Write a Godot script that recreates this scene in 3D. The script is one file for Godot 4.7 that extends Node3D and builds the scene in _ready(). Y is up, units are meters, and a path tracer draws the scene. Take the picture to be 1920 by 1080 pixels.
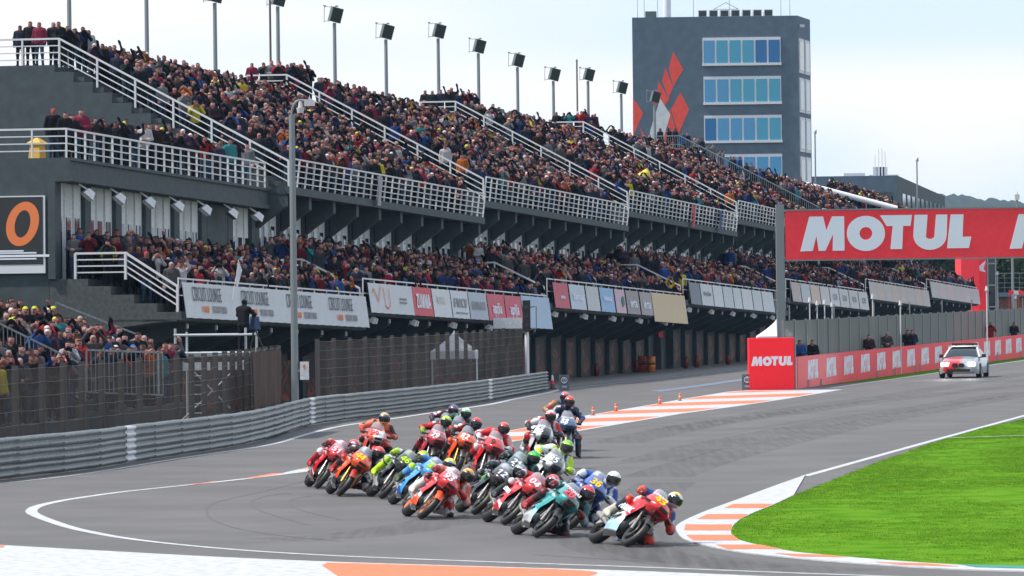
extends Node3D
# Race motorcycles rounding a bend beneath a stepped pit grandstand.
# Scale survey of the place: eye height and the lens give the ground point under a mark of the survey picture.
const F := 10000.0
const EYE := 4.25
const HORIZON := 549.0
const ROLL := 0.0125
const UD := Vector2(0.2, -1.0)          # direction of the pit straight (x, z)

var M := {}
var rng := RandomNumberGenerator.new()
var numbers := {}
var ux := Vector3(0.2, 0, -1).normalized()
var nx := Vector3(1, 0, 0.2).normalized()

func lvl(x: float, y: float) -> Vector2:
	return Vector2(x - (y - 540.0) * ROLL, y + (x - 960.0) * ROLL)

func at(x: float, y: float, d: float) -> Vector3:
	var p := lvl(x, y)
	return Vector3(d * (p.x - 960.0) / F, EYE - d * (p.y - HORIZON) / F, -d)

func gp(x: float, y: float, h := 0.0) -> Vector3:
	var p := lvl(x, y)
	var d := F * EYE / (p.y - HORIZON)
	return Vector3(d * (p.x - 960.0) / F, h, -d)

# point on the garage line (b metres toward the track, y up) at depth d
func pit(d: float, b := 0.0, y := 0.0) -> Vector3:
	return Vector3(0.2 * d - 49.5, y, -d) + nx * b

func lin(hex: String) -> Color:
	return Color(hex).srgb_to_linear()

# ---------------------------------------------------------------- mesh builder
class MB:
	var st := SurfaceTool.new()
	var col := Color.WHITE
	var empty := true
	func _init(smooth := false) -> void:
		st.begin(Mesh.PRIMITIVE_TRIANGLES)
		st.set_smooth_group(0 if smooth else -1)
	func sm(on: bool) -> MB:
		st.set_smooth_group(0 if on else -1)
		return self
	func tri(a: Vector3, b: Vector3, c: Vector3) -> void:
		empty = false
		st.set_color(col); st.add_vertex(a)
		st.set_color(col); st.add_vertex(b)
		st.set_color(col); st.add_vertex(c)
	func tric(a: Vector3, b: Vector3, c: Vector3, ca: Color, cb: Color, cc: Color) -> void:
		empty = false
		st.set_color(ca); st.add_vertex(a)
		st.set_color(cb); st.add_vertex(b)
		st.set_color(cc); st.add_vertex(c)
	# corners anticlockwise as seen from outside
	func quad(a: Vector3, b: Vector3, c: Vector3, d: Vector3) -> void:
		tri(a, c, b)
		tri(a, d, c)
	func box(c: Vector3, s: Vector3, bs := Basis()) -> void:
		hexa(c, s, s, bs)
	# box whose top (local y+) has another size
	func hexa(c: Vector3, s: Vector3, t: Vector3, bs := Basis()) -> void:
		var p := []
		for k in 8:
			var q := s if not (k & 2) else t
			p.append(c + bs * Vector3((0.5 if k & 1 else -0.5) * q.x, (0.5 if k & 2 else -0.5) * s.y, (0.5 if k & 4 else -0.5) * q.z))
		quad(p[4], p[5], p[7], p[6])
		quad(p[1], p[0], p[2], p[3])
		quad(p[5], p[1], p[3], p[7])
		quad(p[0], p[4], p[6], p[2])
		quad(p[6], p[7], p[3], p[2])
		quad(p[0], p[1], p[5], p[4])
	func bar(a: Vector3, b: Vector3, w: float, h: float, up := Vector3.UP) -> void:
		var z := (b - a)
		var l := z.length()
		if l < 0.0001: return
		z /= l
		if absf(z.dot(up)) > 0.98: up = Vector3.RIGHT if absf(z.x) < 0.9 else Vector3.BACK
		var x := up.cross(z).normalized()
		var y := z.cross(x)
		box((a + b) / 2.0, Vector3(w, h, l), Basis(x, y, z))
	func tube(a: Vector3, b: Vector3, r0: float, r1: float, n := 8, caps := true) -> void:
		var z := (b - a).normalized()
		var up := Vector3.UP if absf(z.y) < 0.95 else Vector3.RIGHT
		var x := up.cross(z).normalized()
		var y := z.cross(x)
		st.set_smooth_group(1)
		for k in n:
			var t0 := TAU * k / n
			var t1 := TAU * (k + 1) / n
			var e0 := x * cos(t0) + y * sin(t0)
			var e1 := x * cos(t1) + y * sin(t1)
			quad(a + e0 * r0, a + e1 * r0, b + e1 * r1, b + e0 * r1)
		if caps:
			st.set_smooth_group(-1)
			for k in n:
				var t0 := TAU * k / n
				var t1 := TAU * (k + 1) / n
				var e0 := x * cos(t0) + y * sin(t0)
				var e1 := x * cos(t1) + y * sin(t1)
				tri(b, b + e1 * r1, b + e0 * r1)
				tri(a, a + e0 * r0, a + e1 * r0)
		st.set_smooth_group(-1)
	func path(pts: Array, r: float, n := 6) -> void:
		for k in pts.size() - 1:
			tube(pts[k], pts[k + 1], r, r, n)
	# polygon in the plane (ax, ay) at o, extruded along ez by depth
	func prism(poly: PackedVector2Array, o: Vector3, ax: Vector3, ay: Vector3, ez: Vector3) -> void:
		var idx := Geometry2D.triangulate_polygon(poly)
		var flip := ax.cross(ay).dot(ez) < 0.0
		if Geometry2D.is_polygon_clockwise(poly):
			flip = not flip
		for k in range(0, idx.size(), 3):
			var a := o + ax * poly[idx[k]].x + ay * poly[idx[k]].y
			var b := o + ax * poly[idx[k + 1]].x + ay * poly[idx[k + 1]].y
			var c := o + ax * poly[idx[k + 2]].x + ay * poly[idx[k + 2]].y
			var nn := (b - a).cross(c - a)
			if nn.dot(ez) < 0.0:
				var t := b; b = c; c = t
			tri(a + ez, c + ez, b + ez)
			tri(a, b, c)
		for k in poly.size():
			var p := poly[k]
			var q := poly[(k + 1) % poly.size()]
			var a := o + ax * p.x + ay * p.y
			var b := o + ax * q.x + ay * q.y
			if flip: quad(b, a, a + ez, b + ez)
			else: quad(a, b, b + ez, a + ez)
	# flat sheet from a polygon of ground points
	func sheet(pts: PackedVector3Array) -> void:
		var poly := PackedVector2Array()
		for p in pts: poly.append(Vector2(p.x, p.z))
		var idx := Geometry2D.triangulate_polygon(poly)
		for k in range(0, idx.size(), 3):
			var a := pts[idx[k]]; var b := pts[idx[k + 1]]; var c := pts[idx[k + 2]]
			if (b - a).cross(c - a).y > 0.0: tri(a, c, b)
			else: tri(a, b, c)
	func ribbon(l: Array, r: Array) -> void:
		for k in l.size() - 1:
			quad(l[k], r[k], r[k + 1], l[k + 1])
	# closed profile [(radius, height)...] turned round the axis
	func lathe(prof: Array, o: Vector3, axis: Vector3, n := 16, from := 0.0, to := TAU) -> void:
		var up := Vector3.UP if absf(axis.y) < 0.95 else Vector3.RIGHT
		var x := up.cross(axis).normalized()
		var y := axis.cross(x)
		for k in n:
			var t0 := lerpf(from, to, float(k) / n)
			var t1 := lerpf(from, to, float(k + 1) / n)
			var e0 := x * cos(t0) + y * sin(t0)
			var e1 := x * cos(t1) + y * sin(t1)
			for j in prof.size() - 1:
				var p: Vector2 = prof[j]
				var q: Vector2 = prof[j + 1]
				quad(o + e0 * p.x + axis * p.y, o + e1 * p.x + axis * p.y, o + e1 * q.x + axis * q.y, o + e0 * q.x + axis * q.y)
	# grid of points [row][col], smooth
	func grid(g: Array, c = null) -> void:
		for i in g.size() - 1:
			for j in g[i].size() - 1:
				if c == null:
					quad(g[i][j], g[i][j + 1], g[i + 1][j + 1], g[i + 1][j])
				else:
					tric(g[i][j], g[i + 1][j + 1], g[i][j + 1], c[i][j], c[i + 1][j + 1], c[i][j + 1])
					tric(g[i][j], g[i + 1][j], g[i + 1][j + 1], c[i][j], c[i + 1][j], c[i + 1][j + 1])
	func done() -> ArrayMesh:
		st.index()
		st.generate_normals()
		return st.commit()

# ---------------------------------------------------------------- nodes
func numbered(called: String) -> String:
	var k: int = numbers.get(called, 0)
	numbers[called] = k + 1
	return called if k == 0 else "%s_%03d" % [called, k]

func tag(o: Node, label: String, category: String, group := "") -> void:
	o.set_meta("label", label)
	o.set_meta("category", category)
	if group != "": o.set_meta("group", group)

func thing(called: String, label: String, category: String, pos := Vector3.ZERO, group := "") -> Node3D:
	var o := Node3D.new()
	o.name = numbered(called)
	add_child(o)
	o.position = pos
	tag(o, label, category, group)
	return o

func obj(called: String, mesh: Mesh, m: Material, parent: Node = null) -> MeshInstance3D:
	var o := MeshInstance3D.new()
	o.mesh = mesh
	o.material_override = m
	if parent == null or parent == self:
		o.name = numbered(called)
		add_child(o)
	else:
		o.name = called
		parent.add_child(o, true)
	return o

func part(called: String, b: MB, m: Material, parent: Node = null) -> MeshInstance3D:
	return obj(called, b.done(), m, parent)

func struct(called: String, b: MB, m: Material) -> MeshInstance3D:
	var o := part(called, b, m)
	o.set_meta("kind", "structure")
	return o

# ---------------------------------------------------------------- materials
func noise_tex(freq: float, oct: int, lo: Color, hi: Color, size := 512, seed_ := 1, normal := false, mid = null) -> NoiseTexture2D:
	var n := FastNoiseLite.new()
	n.seed = seed_
	n.noise_type = FastNoiseLite.TYPE_SIMPLEX_SMOOTH
	n.frequency = freq
	n.fractal_octaves = oct
	var t := NoiseTexture2D.new()
	t.width = size; t.height = size
	t.seamless = true
	t.noise = n
	if normal:
		t.as_normal_map = true
		t.bump_strength = 4.0
	else:
		var g := Gradient.new()
		g.set_color(0, lo); g.set_color(1, hi)
		if mid != null: g.add_point(0.5, mid)
		t.color_ramp = g
	return t

func mat(called: String, c: Color, rough := 0.7, metal := 0.0) -> StandardMaterial3D:
	var m := StandardMaterial3D.new()
	m.resource_name = called
	var s := c.linear_to_srgb()
	s.a = c.a
	m.albedo_color = s
	m.roughness = rough
	m.metallic = metal
	M[called] = m
	return m

# matte surface with mottled tone, laid on in world space
func mottled(called: String, c: Color, spread: float, metres: float, rough := 0.8, freq := 0.02, seed_ := 3, fine := 0.0) -> StandardMaterial3D:
	var m := mat(called, c, rough)
	var a := clampf(1.0 - spread, 0, 1)
	m.albedo_texture = noise_tex(freq, 5, Color(a, a, a), Color(1, 1, 1), 512, seed_)
	m.uv1_triplanar = true
	m.uv1_world_triplanar = true
	m.uv1_scale = Vector3.ONE / metres
	if fine > 0.0:
		m.detail_enabled = true
		m.detail_blend_mode = BaseMaterial3D.BLEND_MODE_MUL
		m.detail_albedo = noise_tex(0.2, 3, Color(1 - fine, 1 - fine, 1 - fine), Color(1, 1, 1), 512, seed_ + 7)
		m.detail_uv_layer = BaseMaterial3D.DETAIL_UV_1
	return m

# ================================================================ camera, sky, sun
func make_view() -> void:
	var cam := Camera3D.new()
	cam.name = "camera"
	cam.fov = rad_to_deg(2.0 * atan(540.0 / F))
	cam.near = 1.0
	cam.far = 9000.0
	cam.position = Vector3(0, EYE, 0)
	cam.rotation = Vector3((HORIZON - 540.0) / F, 0, -ROLL)
	cam.current = true
	add_child(cam)
	var e := Environment.new()
	e.background_mode = Environment.BG_SKY
	e.tonemap_mode = Environment.TONE_MAPPER_LINEAR
	e.tonemap_exposure = 1.22
	e.sdfgi_enabled = true
	e.ssao_enabled = true
	e.ssil_enabled = true
	e.fog_enabled = true
	e.fog_density = 0.00006
	e.fog_light_color = Color(0.62, 0.78, 0.95)
	var sky := Sky.new()
	var pan := PanoramaSkyMaterial.new()
	pan.panorama = sky_picture()
	sky.sky_material = pan
	e.sky = sky
	var we := WorldEnvironment.new()
	we.name = "world_environment"
	we.environment = e
	add_child(we)
	var sun := DirectionalLight3D.new()
	sun.name = "sun"
	sun.light_energy = 1.5
	sun.light_angular_distance = 2.0
	sun.light_color = Color(1.0, 0.96, 0.9)
	sun.shadow_enabled = true
	add_child(sun)
	var from := Vector3(-0.58, 0.80, 0.06).normalized()
	sun.look_at_from_position(from * 300.0, Vector3.ZERO, Vector3.UP)

func sky_picture() -> ImageTexture:
	var w := 1024
	var h := 512
	var im := Image.create(w, h, false, Image.FORMAT_RGBF)
	var n := FastNoiseLite.new()
	n.seed = 12
	n.noise_type = FastNoiseLite.TYPE_SIMPLEX_SMOOTH
	n.frequency = 1.0
	n.fractal_octaves = 5
	for j in h:
		var el := PI * (0.5 - (j + 0.5) / h)
		var y := sin(el)
		for i in w:
			var az := TAU * (i + 0.5) / w
			var c: Color
			if el < -0.02:
				c = Color(0.35, 0.35, 0.34)
			else:
				# sheets of high cloud, flattened toward the horizon
				var k := 1.0 / maxf(y + 0.06, 0.06)
				var p := Vector3(sin(az) * cos(el) * k * 0.55, cos(az) * cos(el) * k * 0.55, el * 22.0)
				var q := n.get_noise_3dv(p) * 0.5 + 0.5
				var cover := smoothstep(0.36, 0.66, q)
				var blue := Color(0.65, 0.785, 0.89).lerp(Color(0.48, 0.64, 0.9), smoothstep(0.0, 0.8, y))
				var white := Color(0.895, 0.885, 0.895).lerp(Color(0.88, 0.89, 0.92), smoothstep(0.1, 0.9, y))
				c = blue.lerp(white, cover)
			im.set_pixel(i, j, c)
	return ImageTexture.create_from_image(im)

# ================================================================ materials
func make_materials() -> void:
	var a := mottled("asphalt", Color(0.138, 0.136, 0.144), 0.16, 26.0, 0.78, 0.012, 5)
	a.detail_enabled = true
	a.detail_blend_mode = BaseMaterial3D.BLEND_MODE_MUL
	a.detail_albedo = noise_tex(0.25, 2, Color(0.80, 0.80, 0.80), Color(1, 1, 1), 512, 9)
	a.detail_uv_layer = BaseMaterial3D.DETAIL_UV_2
	a.uv2_triplanar = true
	a.uv2_world_triplanar = true
	a.uv2_scale = Vector3.ONE / 2.2
	var pc := mottled("pit_concrete", Color(0.20, 0.195, 0.20), 0.2, 9.0, 0.8, 0.02, 6)
	pc.roughness = 0.8
	mottled("paint_white", Color(0.53, 0.56, 0.61), 0.22, 5.0, 0.6, 0.03, 7)
	mottled("paint_orange", Color(0.72, 0.17, 0.06), 0.14, 5.0, 0.6, 0.03, 8)
	mottled("paint_teal", Color(0.01, 0.23, 0.19), 0.1, 5.0, 0.6)
	mottled("paint_blue", Color(0.22, 0.29, 0.44), 0.5, 3.0, 0.7, 0.05, 4)
	mottled("rubber_mark", Color(0.100, 0.098, 0.104), 0.2, 1.5, 0.8, 0.1, 4)
	var g := mottled("turf", Color(0.110, 0.232, 0.018), 0.42, 9.0, 0.95, 0.011, 15)
	g.albedo_texture = noise_tex(0.012, 5, Color(0.62, 0.80, 0.60), Color(1, 1, 1), 512, 15, false, Color(0.88, 0.94, 0.85))
	g.metallic_specular = 0.05
	var gb := mat("grass_blade", Color(0.20, 0.36, 0.03), 0.75)
	gb.backlight_enabled = true
	gb.backlight = Color(0.14, 0.26, 0.02)
	gb.vertex_color_use_as_albedo = true
	gb.albedo_color = Color.WHITE
	gb.metallic_specular = 0.05
	mottled("earth", Color(0.12, 0.11, 0.07), 0.4, 60.0, 0.95)
	mottled("hill", Color(0.020, 0.045, 0.035), 0.45, 160.0, 0.95, 0.03)
	# buildings
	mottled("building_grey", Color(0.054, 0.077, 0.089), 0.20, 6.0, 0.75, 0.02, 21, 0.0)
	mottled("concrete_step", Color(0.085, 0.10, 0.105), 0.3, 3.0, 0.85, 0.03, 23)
	mottled("tower_grey", Color(0.100, 0.152, 0.212), 0.12, 12.0, 0.8, 0.02, 24)
	mottled("tower_red", Color(0.82, 0.085, 0.060), 0.1, 8.0, 0.7)
	mottled("tower_white", Color(0.62, 0.67, 0.72), 0.1, 8.0, 0.7)
	mottled("rail_white", Color(0.68, 0.70, 0.74), 0.12, 1.3, 0.45, 0.05, 25)
	mottled("panel_white", Color(0.74, 0.77, 0.82), 0.14, 2.2, 0.6, 0.03, 26)
	var gl := mat("dark_glass", Color(0.010, 0.020, 0.025), 0.06)
	gl.metallic_specular = 0.6
	var bg := mat("blue_glass", Color(0.010, 0.22, 0.46), 0.05)
	bg.metallic_specular = 0.9
	mat("lamp_housing", Color(0.55, 0.56, 0.58), 0.5)
	mat("steel", Color(0.30, 0.33, 0.35), 0.4, 0.7)
	mottled("galvanised", Color(0.30, 0.34, 0.36), 0.30, 1.6, 0.45, 0.03, 27)
	M.galvanised.metallic = 0.25
	mottled("rail_steel", Color(0.30, 0.335, 0.345), 0.36, 1.9, 0.5, 0.025, 28)
	M.rail_steel.metallic = 0.2
	mat("floodlight_grey", Color(0.09, 0.115, 0.13), 0.55)
	mat("floodlight_face", Color(0.022, 0.030, 0.036), 0.3)
	mat("black", Color(0.012, 0.013, 0.015), 0.5)
	mat("rubber", Color(0.011, 0.011, 0.012), 0.5)
	mat("pole_grey", Color(0.20, 0.23, 0.25), 0.5, 0.3)
	mottled("banner_red", Color(0.92, 0.028, 0.048), 0.06, 3.0, 0.55)
	mat("banner_white", Color(0.62, 0.66, 0.72), 0.6)
	mat("letter_white", Color(0.72, 0.78, 0.88), 0.6)
	mat("letter_grey", Color(0.10, 0.11, 0.125), 0.7)
	mat("letter_orange", Color(0.75, 0.20, 0.06), 0.7)
	var net := mat("fence_net", Color(0.085, 0.068, 0.058, 0.60), 0.9)
	net.transparency = BaseMaterial3D.TRANSPARENCY_ALPHA
	net.albedo_color.a = 0.46
	var net2 := mat("screen_panel", Color(0.115, 0.13, 0.125, 0.8), 0.5)
	net2.transparency = BaseMaterial3D.TRANSPARENCY_ALPHA
	net2.albedo_color.a = 0.74
	mat("fence_post", Color(0.075, 0.070, 0.070), 0.7)
	mat("fence_wire", Color(0.15, 0.135, 0.125), 0.6)
	mat("canvas_white", Color(0.66, 0.68, 0.73), 0.8)
	var vp := mat("painted", Color.WHITE, 0.28)
	vp.vertex_color_use_as_albedo = true
	vp.clearcoat_enabled = true
	vp.clearcoat = 0.8
	vp.clearcoat_roughness = 0.06
	var vm := mat("vertex_matte", Color.WHITE, 0.85)
	vm.vertex_color_use_as_albedo = true
	vm.metallic_specular = 0.22
	var vl := mat("leather", Color.WHITE, 0.48)
	vl.vertex_color_use_as_albedo = true

# ================================================================ ground
func sheet_px(called: String, pts: Array, h: float, m: Material, owner_: Node = null) -> MeshInstance3D:
	var b := MB.new()
	var p := PackedVector3Array()
	for q in pts: p.append(gp(q.x, q.y, h))
	b.sheet(p)
	var o := part(called, b, m, owner_)
	if owner_ == null: o.set_meta("kind", "structure")
	return o

func smooth_px(pts: Array, n: int) -> Array:
	var out := []
	for k in pts.size() - 1:
		var p0: Vector2 = pts[maxi(k - 1, 0)]
		var p1: Vector2 = pts[k]
		var p2: Vector2 = pts[k + 1]
		var p3: Vector2 = pts[mini(k + 2, pts.size() - 1)]
		for j in n:
			out.append(p1.cubic_interpolate(p2, p0, p3, float(j) / n))
	out.append(pts[-1])
	return out

# painted line of real width along ground points
func line_px(called: String, pts: Array, w0: float, w1: float, h: float, m: Material, owner_: Node = null) -> MeshInstance3D:
	var g := []
	for q in pts: g.append(gp(q.x, q.y, h))
	var l := []
	var r := []
	for k in g.size():
		var t: Vector3 = (g[mini(k + 1, g.size() - 1)] - g[maxi(k - 1, 0)]).normalized()
		var s := Vector3(-t.z, 0, t.x) * lerpf(w0, w1, float(k) / (g.size() - 1)) * 0.5
		l.append(g[k] - s)
		r.append(g[k] + s)
	var b := MB.new()
	b.ribbon(r, l)
	var o := part(called, b, m, owner_)
	if owner_ == null: o.set_meta("kind", "structure")
	return o

func v2(a: Array) -> Array:
	var out := []
	for k in range(0, a.size(), 2): out.append(Vector2(a[k], a[k + 1]))
	return out

func lane(d0: float, d1: float, x0: float, x1: float, h: float) -> PackedVector3Array:
	return PackedVector3Array([Vector3(0.2 * d0 + x0, h, -d0), Vector3(0.2 * d0 + x1, h, -d0), Vector3(0.2 * d1 + x1, h, -d1), Vector3(0.2 * d1 + x0, h, -d1)])

func make_ground() -> void:
	var b := MB.new()
	b.sheet(PackedVector3Array([Vector3(-4000, -0.05, 1500), Vector3(4000, -0.05, 1500), Vector3(4000, -0.05, -6000), Vector3(-4000, -0.05, -6000)]))
	struct("ground", b, M.earth)
	b = MB.new()
	b.sheet(PackedVector3Array([Vector3(-60, 0, 20), Vector3(70, 0, 20), Vector3(70, 0, -90), Vector3(22, 0, -190), Vector3(0.2 * 640 - 16.2, 0, -640), Vector3(0.2 * 640 - 49.2, 0, -640), Vector3(0.2 * 150 - 49.2, 0, -150), Vector3(-60, 0, -150)]))
	struct("race_track", b, M.asphalt)
	# paved apron in front of the garages
	b = MB.new()
	b.sheet(PackedVector3Array([pit(238, 4.0, 0.004), pit(640, 6.4, 0.004), pit(640, -0.5, 0.004), pit(150, -0.5, 0.004), pit(150, 1.0, 0.004), pit(220, 2.0, 0.004)]))
	struct("pit_apron", b, M.pit_concrete)
	# grass infield
	var edge := v2([1488, 930, 1563, 900, 1646.7, 866.7, 1746.7, 831.7, 1846.7, 801.7, 1913, 788])
	var inner := smooth_px(v2([1488, 930, 1450, 948, 1413, 963, 1386.7, 976.7, 1373, 990, 1371.7, 1003, 1383, 1013, 1423, 1024, 1466.7, 1032.7, 1513, 1039, 1613, 1048, 1713, 1055.7, 1813, 1061.7, 1920, 1064, 2300, 1070]), 4)
	var poly := PackedVector3Array()
	for q in inner: poly.append(gp(q.x, q.y, 0.012))
	poly.append(Vector3(60, 0.012, -82))
	poly.append(Vector3(90, 0.012, -260))
	poly.append(Vector3(0.2 * 420 - 15.6, 0.012, -420))
	edge.reverse()
	for q in edge:
		if q.x > 1500: poly.append(gp(q.x, q.y, 0.012))
	b = MB.new()
	b.sheet(poly)
	struct("grass_infield", b, M.turf)
	make_grass(poly)
	line_px("line_on_grass", v2([1780, 824.5, 1850, 822, 1925, 819.5]), 0.16, 0.16, 0.055, M.paint_white)
	# kerb with orange blocks, a low slab
	var outer := smooth_px(v2([1510, 891.7, 1450, 913, 1376.7, 940, 1330, 957, 1290, 974, 1270, 986, 1268, 995, 1280, 1010, 1313, 1021.7, 1380, 1035, 1446.7, 1043, 1546.7, 1052.7, 1646.7, 1060, 1780, 1068, 1920, 1072.7, 2300, 1083]), 4)
	var kp := []
	for q in outer: kp.append(q)
	var inr: Array = inner.duplicate()
	inr.reverse()
	for q in inr: kp.append(q)
	var kb := MB.new()
	var top := PackedVector3Array()
	for q in kp: top.append(gp(q.x, q.y, 0.02))
	kb.sheet(top)
	for k in outer.size() - 1:
		kb.quad(gp(outer[k].x, outer[k].y, 0.0), gp(outer[k + 1].x, outer[k + 1].y, 0.0), gp(outer[k + 1].x, outer[k + 1].y, 0.02), gp(outer[k].x, outer[k].y, 0.02))
	var kerb := part("kerb", kb, M.paint_white)
	tag(kerb, "white kerb with orange blocks curving round the tip of the grass", "kerb")
	for s in [[1357, 954.5, 1450, 946.5, 1432, 954.5, 1376, 946.5], [1307, 975.3, 1403, 966, 1388, 975.3, 1326, 966], [1283, 996.5, 1372.5, 985.5, 1371.5, 996.5, 1285, 985.5], [1300, 1015.5, 1374, 1005, 1387, 1015.5, 1286, 1005], [1365, 1032, 1425, 1023.5, 1466, 1032, 1341, 1023.5], [1492, 1045.6, 1548, 1042.6, 1592, 1047.2, 1452, 1039.6], [1690, 1061.6, 1745, 1059, 1800, 1065, 1640, 1056.2]]:
		# left bottom, right top, right bottom, left top
		sheet_px("kerb_block", [Vector2(s[0], s[1]), Vector2(s[4], s[5]), Vector2(s[2], s[3]), Vector2(s[6], s[7])], 0.024, M.paint_orange, kerb)
	sheet_px("verge_strip", v2([1800, 1061, 1830, 1066, 1925, 1068.8, 1925, 1064]), 0.026, M.paint_teal)
	# lines
	line_px("track_edge_line", v2([1510, 892.5, 1600, 867.5, 1746, 827, 1920, 779.5, 2050, 745]), 0.20, 0.20, 0.004, M.paint_white)
	line_px("pit_exit_line", smooth_px(v2([-30, 910, 0, 906.7, 166.7, 887, 333, 860, 500, 835, 573, 815, 640, 799, 750, 783, 830, 771, 914, 759, 970, 747, 1025, 737, 1049, 730.5]), 4), 0.13, 0.28, 0.004, M.paint_white)
	# the long hairpin line
	var hp := smooth_px(v2([1700, 1082, 1460, 1073.5, 1200, 1063.5, 900, 1053, 640, 1042.7, 466.7, 1032.7, 333, 1021, 233, 1009, 166.7, 997, 126.7, 987.5, 84, 973, 62, 963, 60, 956, 74, 948.5, 113, 939.5, 166.7, 931, 233, 922, 333, 911.5, 400, 904.5]), 4)
	var wl := MB.new()
	var L := []
	var R := []
	for k in hp.size():
		var g0 := gp(hp[k].x, hp[k].y, 0.005)
		var t := (gp(hp[mini(k + 1, hp.size() - 1)].x, hp[mini(k + 1, hp.size() - 1)].y, 0.005) - gp(hp[maxi(k - 1, 0)].x, hp[maxi(k - 1, 0)].y, 0.005)).normalized()
		var s := Vector3(-t.z, 0, t.x)
		var near: float = clampf(absf(hp[k].x - 62.0) / 260.0, 0, 1)
		var w := lerpf(0.24, 0.16, near)
		w = lerpf(w, 0.5, clampf((hp[k].y - 905.0) / -10.0, 0, 1))
		L.append(g0 + s * w * 0.5)
		R.append(g0 - s * w * 0.5)
	wl.ribbon(L, R)
	struct("track_limit_line", wl, M.paint_white)
	# widening band up to the hatching: white with orange dashes
	sheet_px("pit_wedge", v2([396, 904.3, 396, 906, 460, 899, 530, 890.3, 586, 883.5, 760, 860, 945, 831, 1082, 809, 1280, 775.5, 1380, 762.2, 1480, 747.2, 1580, 730.5, 1490, 731.5, 1405, 731.8, 1365, 734.5, 1283.7, 747.7, 1220.5, 759, 1082, 782, 977, 803.7, 946, 809.5, 760, 847.5, 586, 874.5, 530, 887, 460, 897]), 0.006, M.paint_white)
	sheet_px("orange_dash", v2([352, 910.2, 400, 902.8, 408, 902.6, 360, 910]), 0.0085, M.paint_orange)
	sheet_px("orange_dash", v2([458, 897.5, 512, 887.8, 534, 887, 480, 896]), 0.0085, M.paint_orange)
	sheet_px("orange_dash", v2([560, 880.5, 600, 872.5, 640, 866.5, 600, 877]), 0.0085, M.paint_orange)
	# hatching of the island at the pit exit
	var isle := PackedVector2Array(v2([930, 833, 949, 829.6, 1082, 807, 1280, 773.5, 1380, 760.7, 1480, 745.7, 1560, 731.7, 1490, 732.5, 1405, 732.8, 1365, 735.5, 1283.7, 748.7, 1220.5, 760, 1082, 783, 977, 804.7, 946, 810.5, 925, 815]))
	var y := 828.0
	var hatch := MB.new()
	var hb := Node3D.new()
	while y > 729.0:
		var w := (y - 640.0) * 0.046
		var sl := -0.030
		var band := PackedVector2Array([Vector2(880, y + w - (880 - 1200) * -sl), Vector2(1620, y + w + (1620 - 1200) * sl), Vector2(1620, y + (1620 - 1200) * sl), Vector2(880, y - (880 - 1200) * -sl)])
		for piece in Geometry2D.intersect_polygons(band, isle):
			if piece.size() >= 3 and absf(area2(piece)) > 6.0:
				var pp := []
				for q in piece: pp.append(q)
				sheet_px("orange_hatch", pp, 0.0095, M.paint_orange)
		y -= w * 1.95
	hb.free()
	# broad painted run-off at the near edge
	sheet_px("painted_runoff", smooth_px(v2([-40, 1020, 0, 1022, 233, 1035, 433, 1045.5, 640, 1054, 900, 1062, 1200, 1071, 1460, 1081.5]), 3) + v2([1460, 1120, -40, 1120]), 0.004, M.paint_white)
	sheet_px("orange_field", smooth_px(v2([604, 1061, 612, 1057.5, 640, 1056, 900, 1063.5, 1060, 1068.5, 1120, 1074, 1100, 1082]), 3) + v2([1000, 1100, 640, 1085]), 0.008, M.paint_orange)
	sheet_px("orange_field", v2([-30, 1021.5, 10, 1023.5, 6, 1027, -30, 1028]), 0.008, M.paint_orange)
	# pit lane lines
	line_px("pit_lane_line", v2([1052, 730.5, 1080, 727, 1240, 709, 1404, 691.7, 1500, 682]), 0.12, 0.12, 0.009, M.paint_white)
	sheet_px("pit_entry_mark", v2([1215, 733, 1260, 729, 1392, 710, 1400, 713, 1300, 727, 1240, 735]), 0.008, M.paint_blue)
	# darker joins and tyre marks across the tarmac
	for t in [[590, 897, 500, 920, 405, 942, 388, 958, 400, 975, 450, 992, 540, 1006, 640, 1015], [545, 925, 500, 930, 470, 944, 500, 962, 580, 985], [585, 930, 545, 938, 560, 955, 640, 975], [1000, 1040, 1200, 1052, 1400, 1058], [1300, 795, 1420, 782, 1600, 760], [1330, 810, 1500, 792, 1700, 760], [1100, 878, 1300, 850, 1500, 818]]:
		line_px("tyre_mark", smooth_px(v2(t), 5), 0.05, 0.04, 0.003, M.rubber_mark)
	# rubbered racing line, broad and faint
	var rb := mat("rubbered", Color(0.058, 0.057, 0.062), 0.75)
	rb.albedo_texture = noise_tex(0.022, 5, Color(1, 1, 1, 0.0), Color(1, 1, 1, 0.22), 512, 12, false, Color(1, 1, 1, 0.12))
	rb.transparency = BaseMaterial3D.TRANSPARENCY_ALPHA
	rb.uv1_triplanar = true
	rb.uv1_world_triplanar = true
	rb.uv1_scale = Vector3(0.35, 1.0, 0.012)
	for t in [[1920, 740, 1700, 778, 1500, 820, 1330, 862, 1230, 895], [1920, 735, 1700, 768, 1500, 802, 1330, 835, 1220, 865], [1000, 905, 900, 960, 700, 1000, 500, 1012], [1920, 700, 1700, 738, 1500, 766, 1250, 806], [1920, 722, 1650, 752, 1450, 778, 1300, 800, 1150, 830], [1250, 905, 1180, 960, 1180, 1010, 1260, 1042, 1420, 1062, 1600, 1072], [1000, 880, 1050, 930, 1100, 1000, 1200, 1040, 1400, 1066]]:
		line_px("racing_line", smooth_px(v2(t), 6), 1.3, 1.7, 0.0025 + 0.00002 * t[0] / 100.0 + 0.0000011 * t[1], M.rubbered)
	# paving seams along the straight
	mat("seam", Color(0.065, 0.064, 0.068), 0.8)
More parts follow.
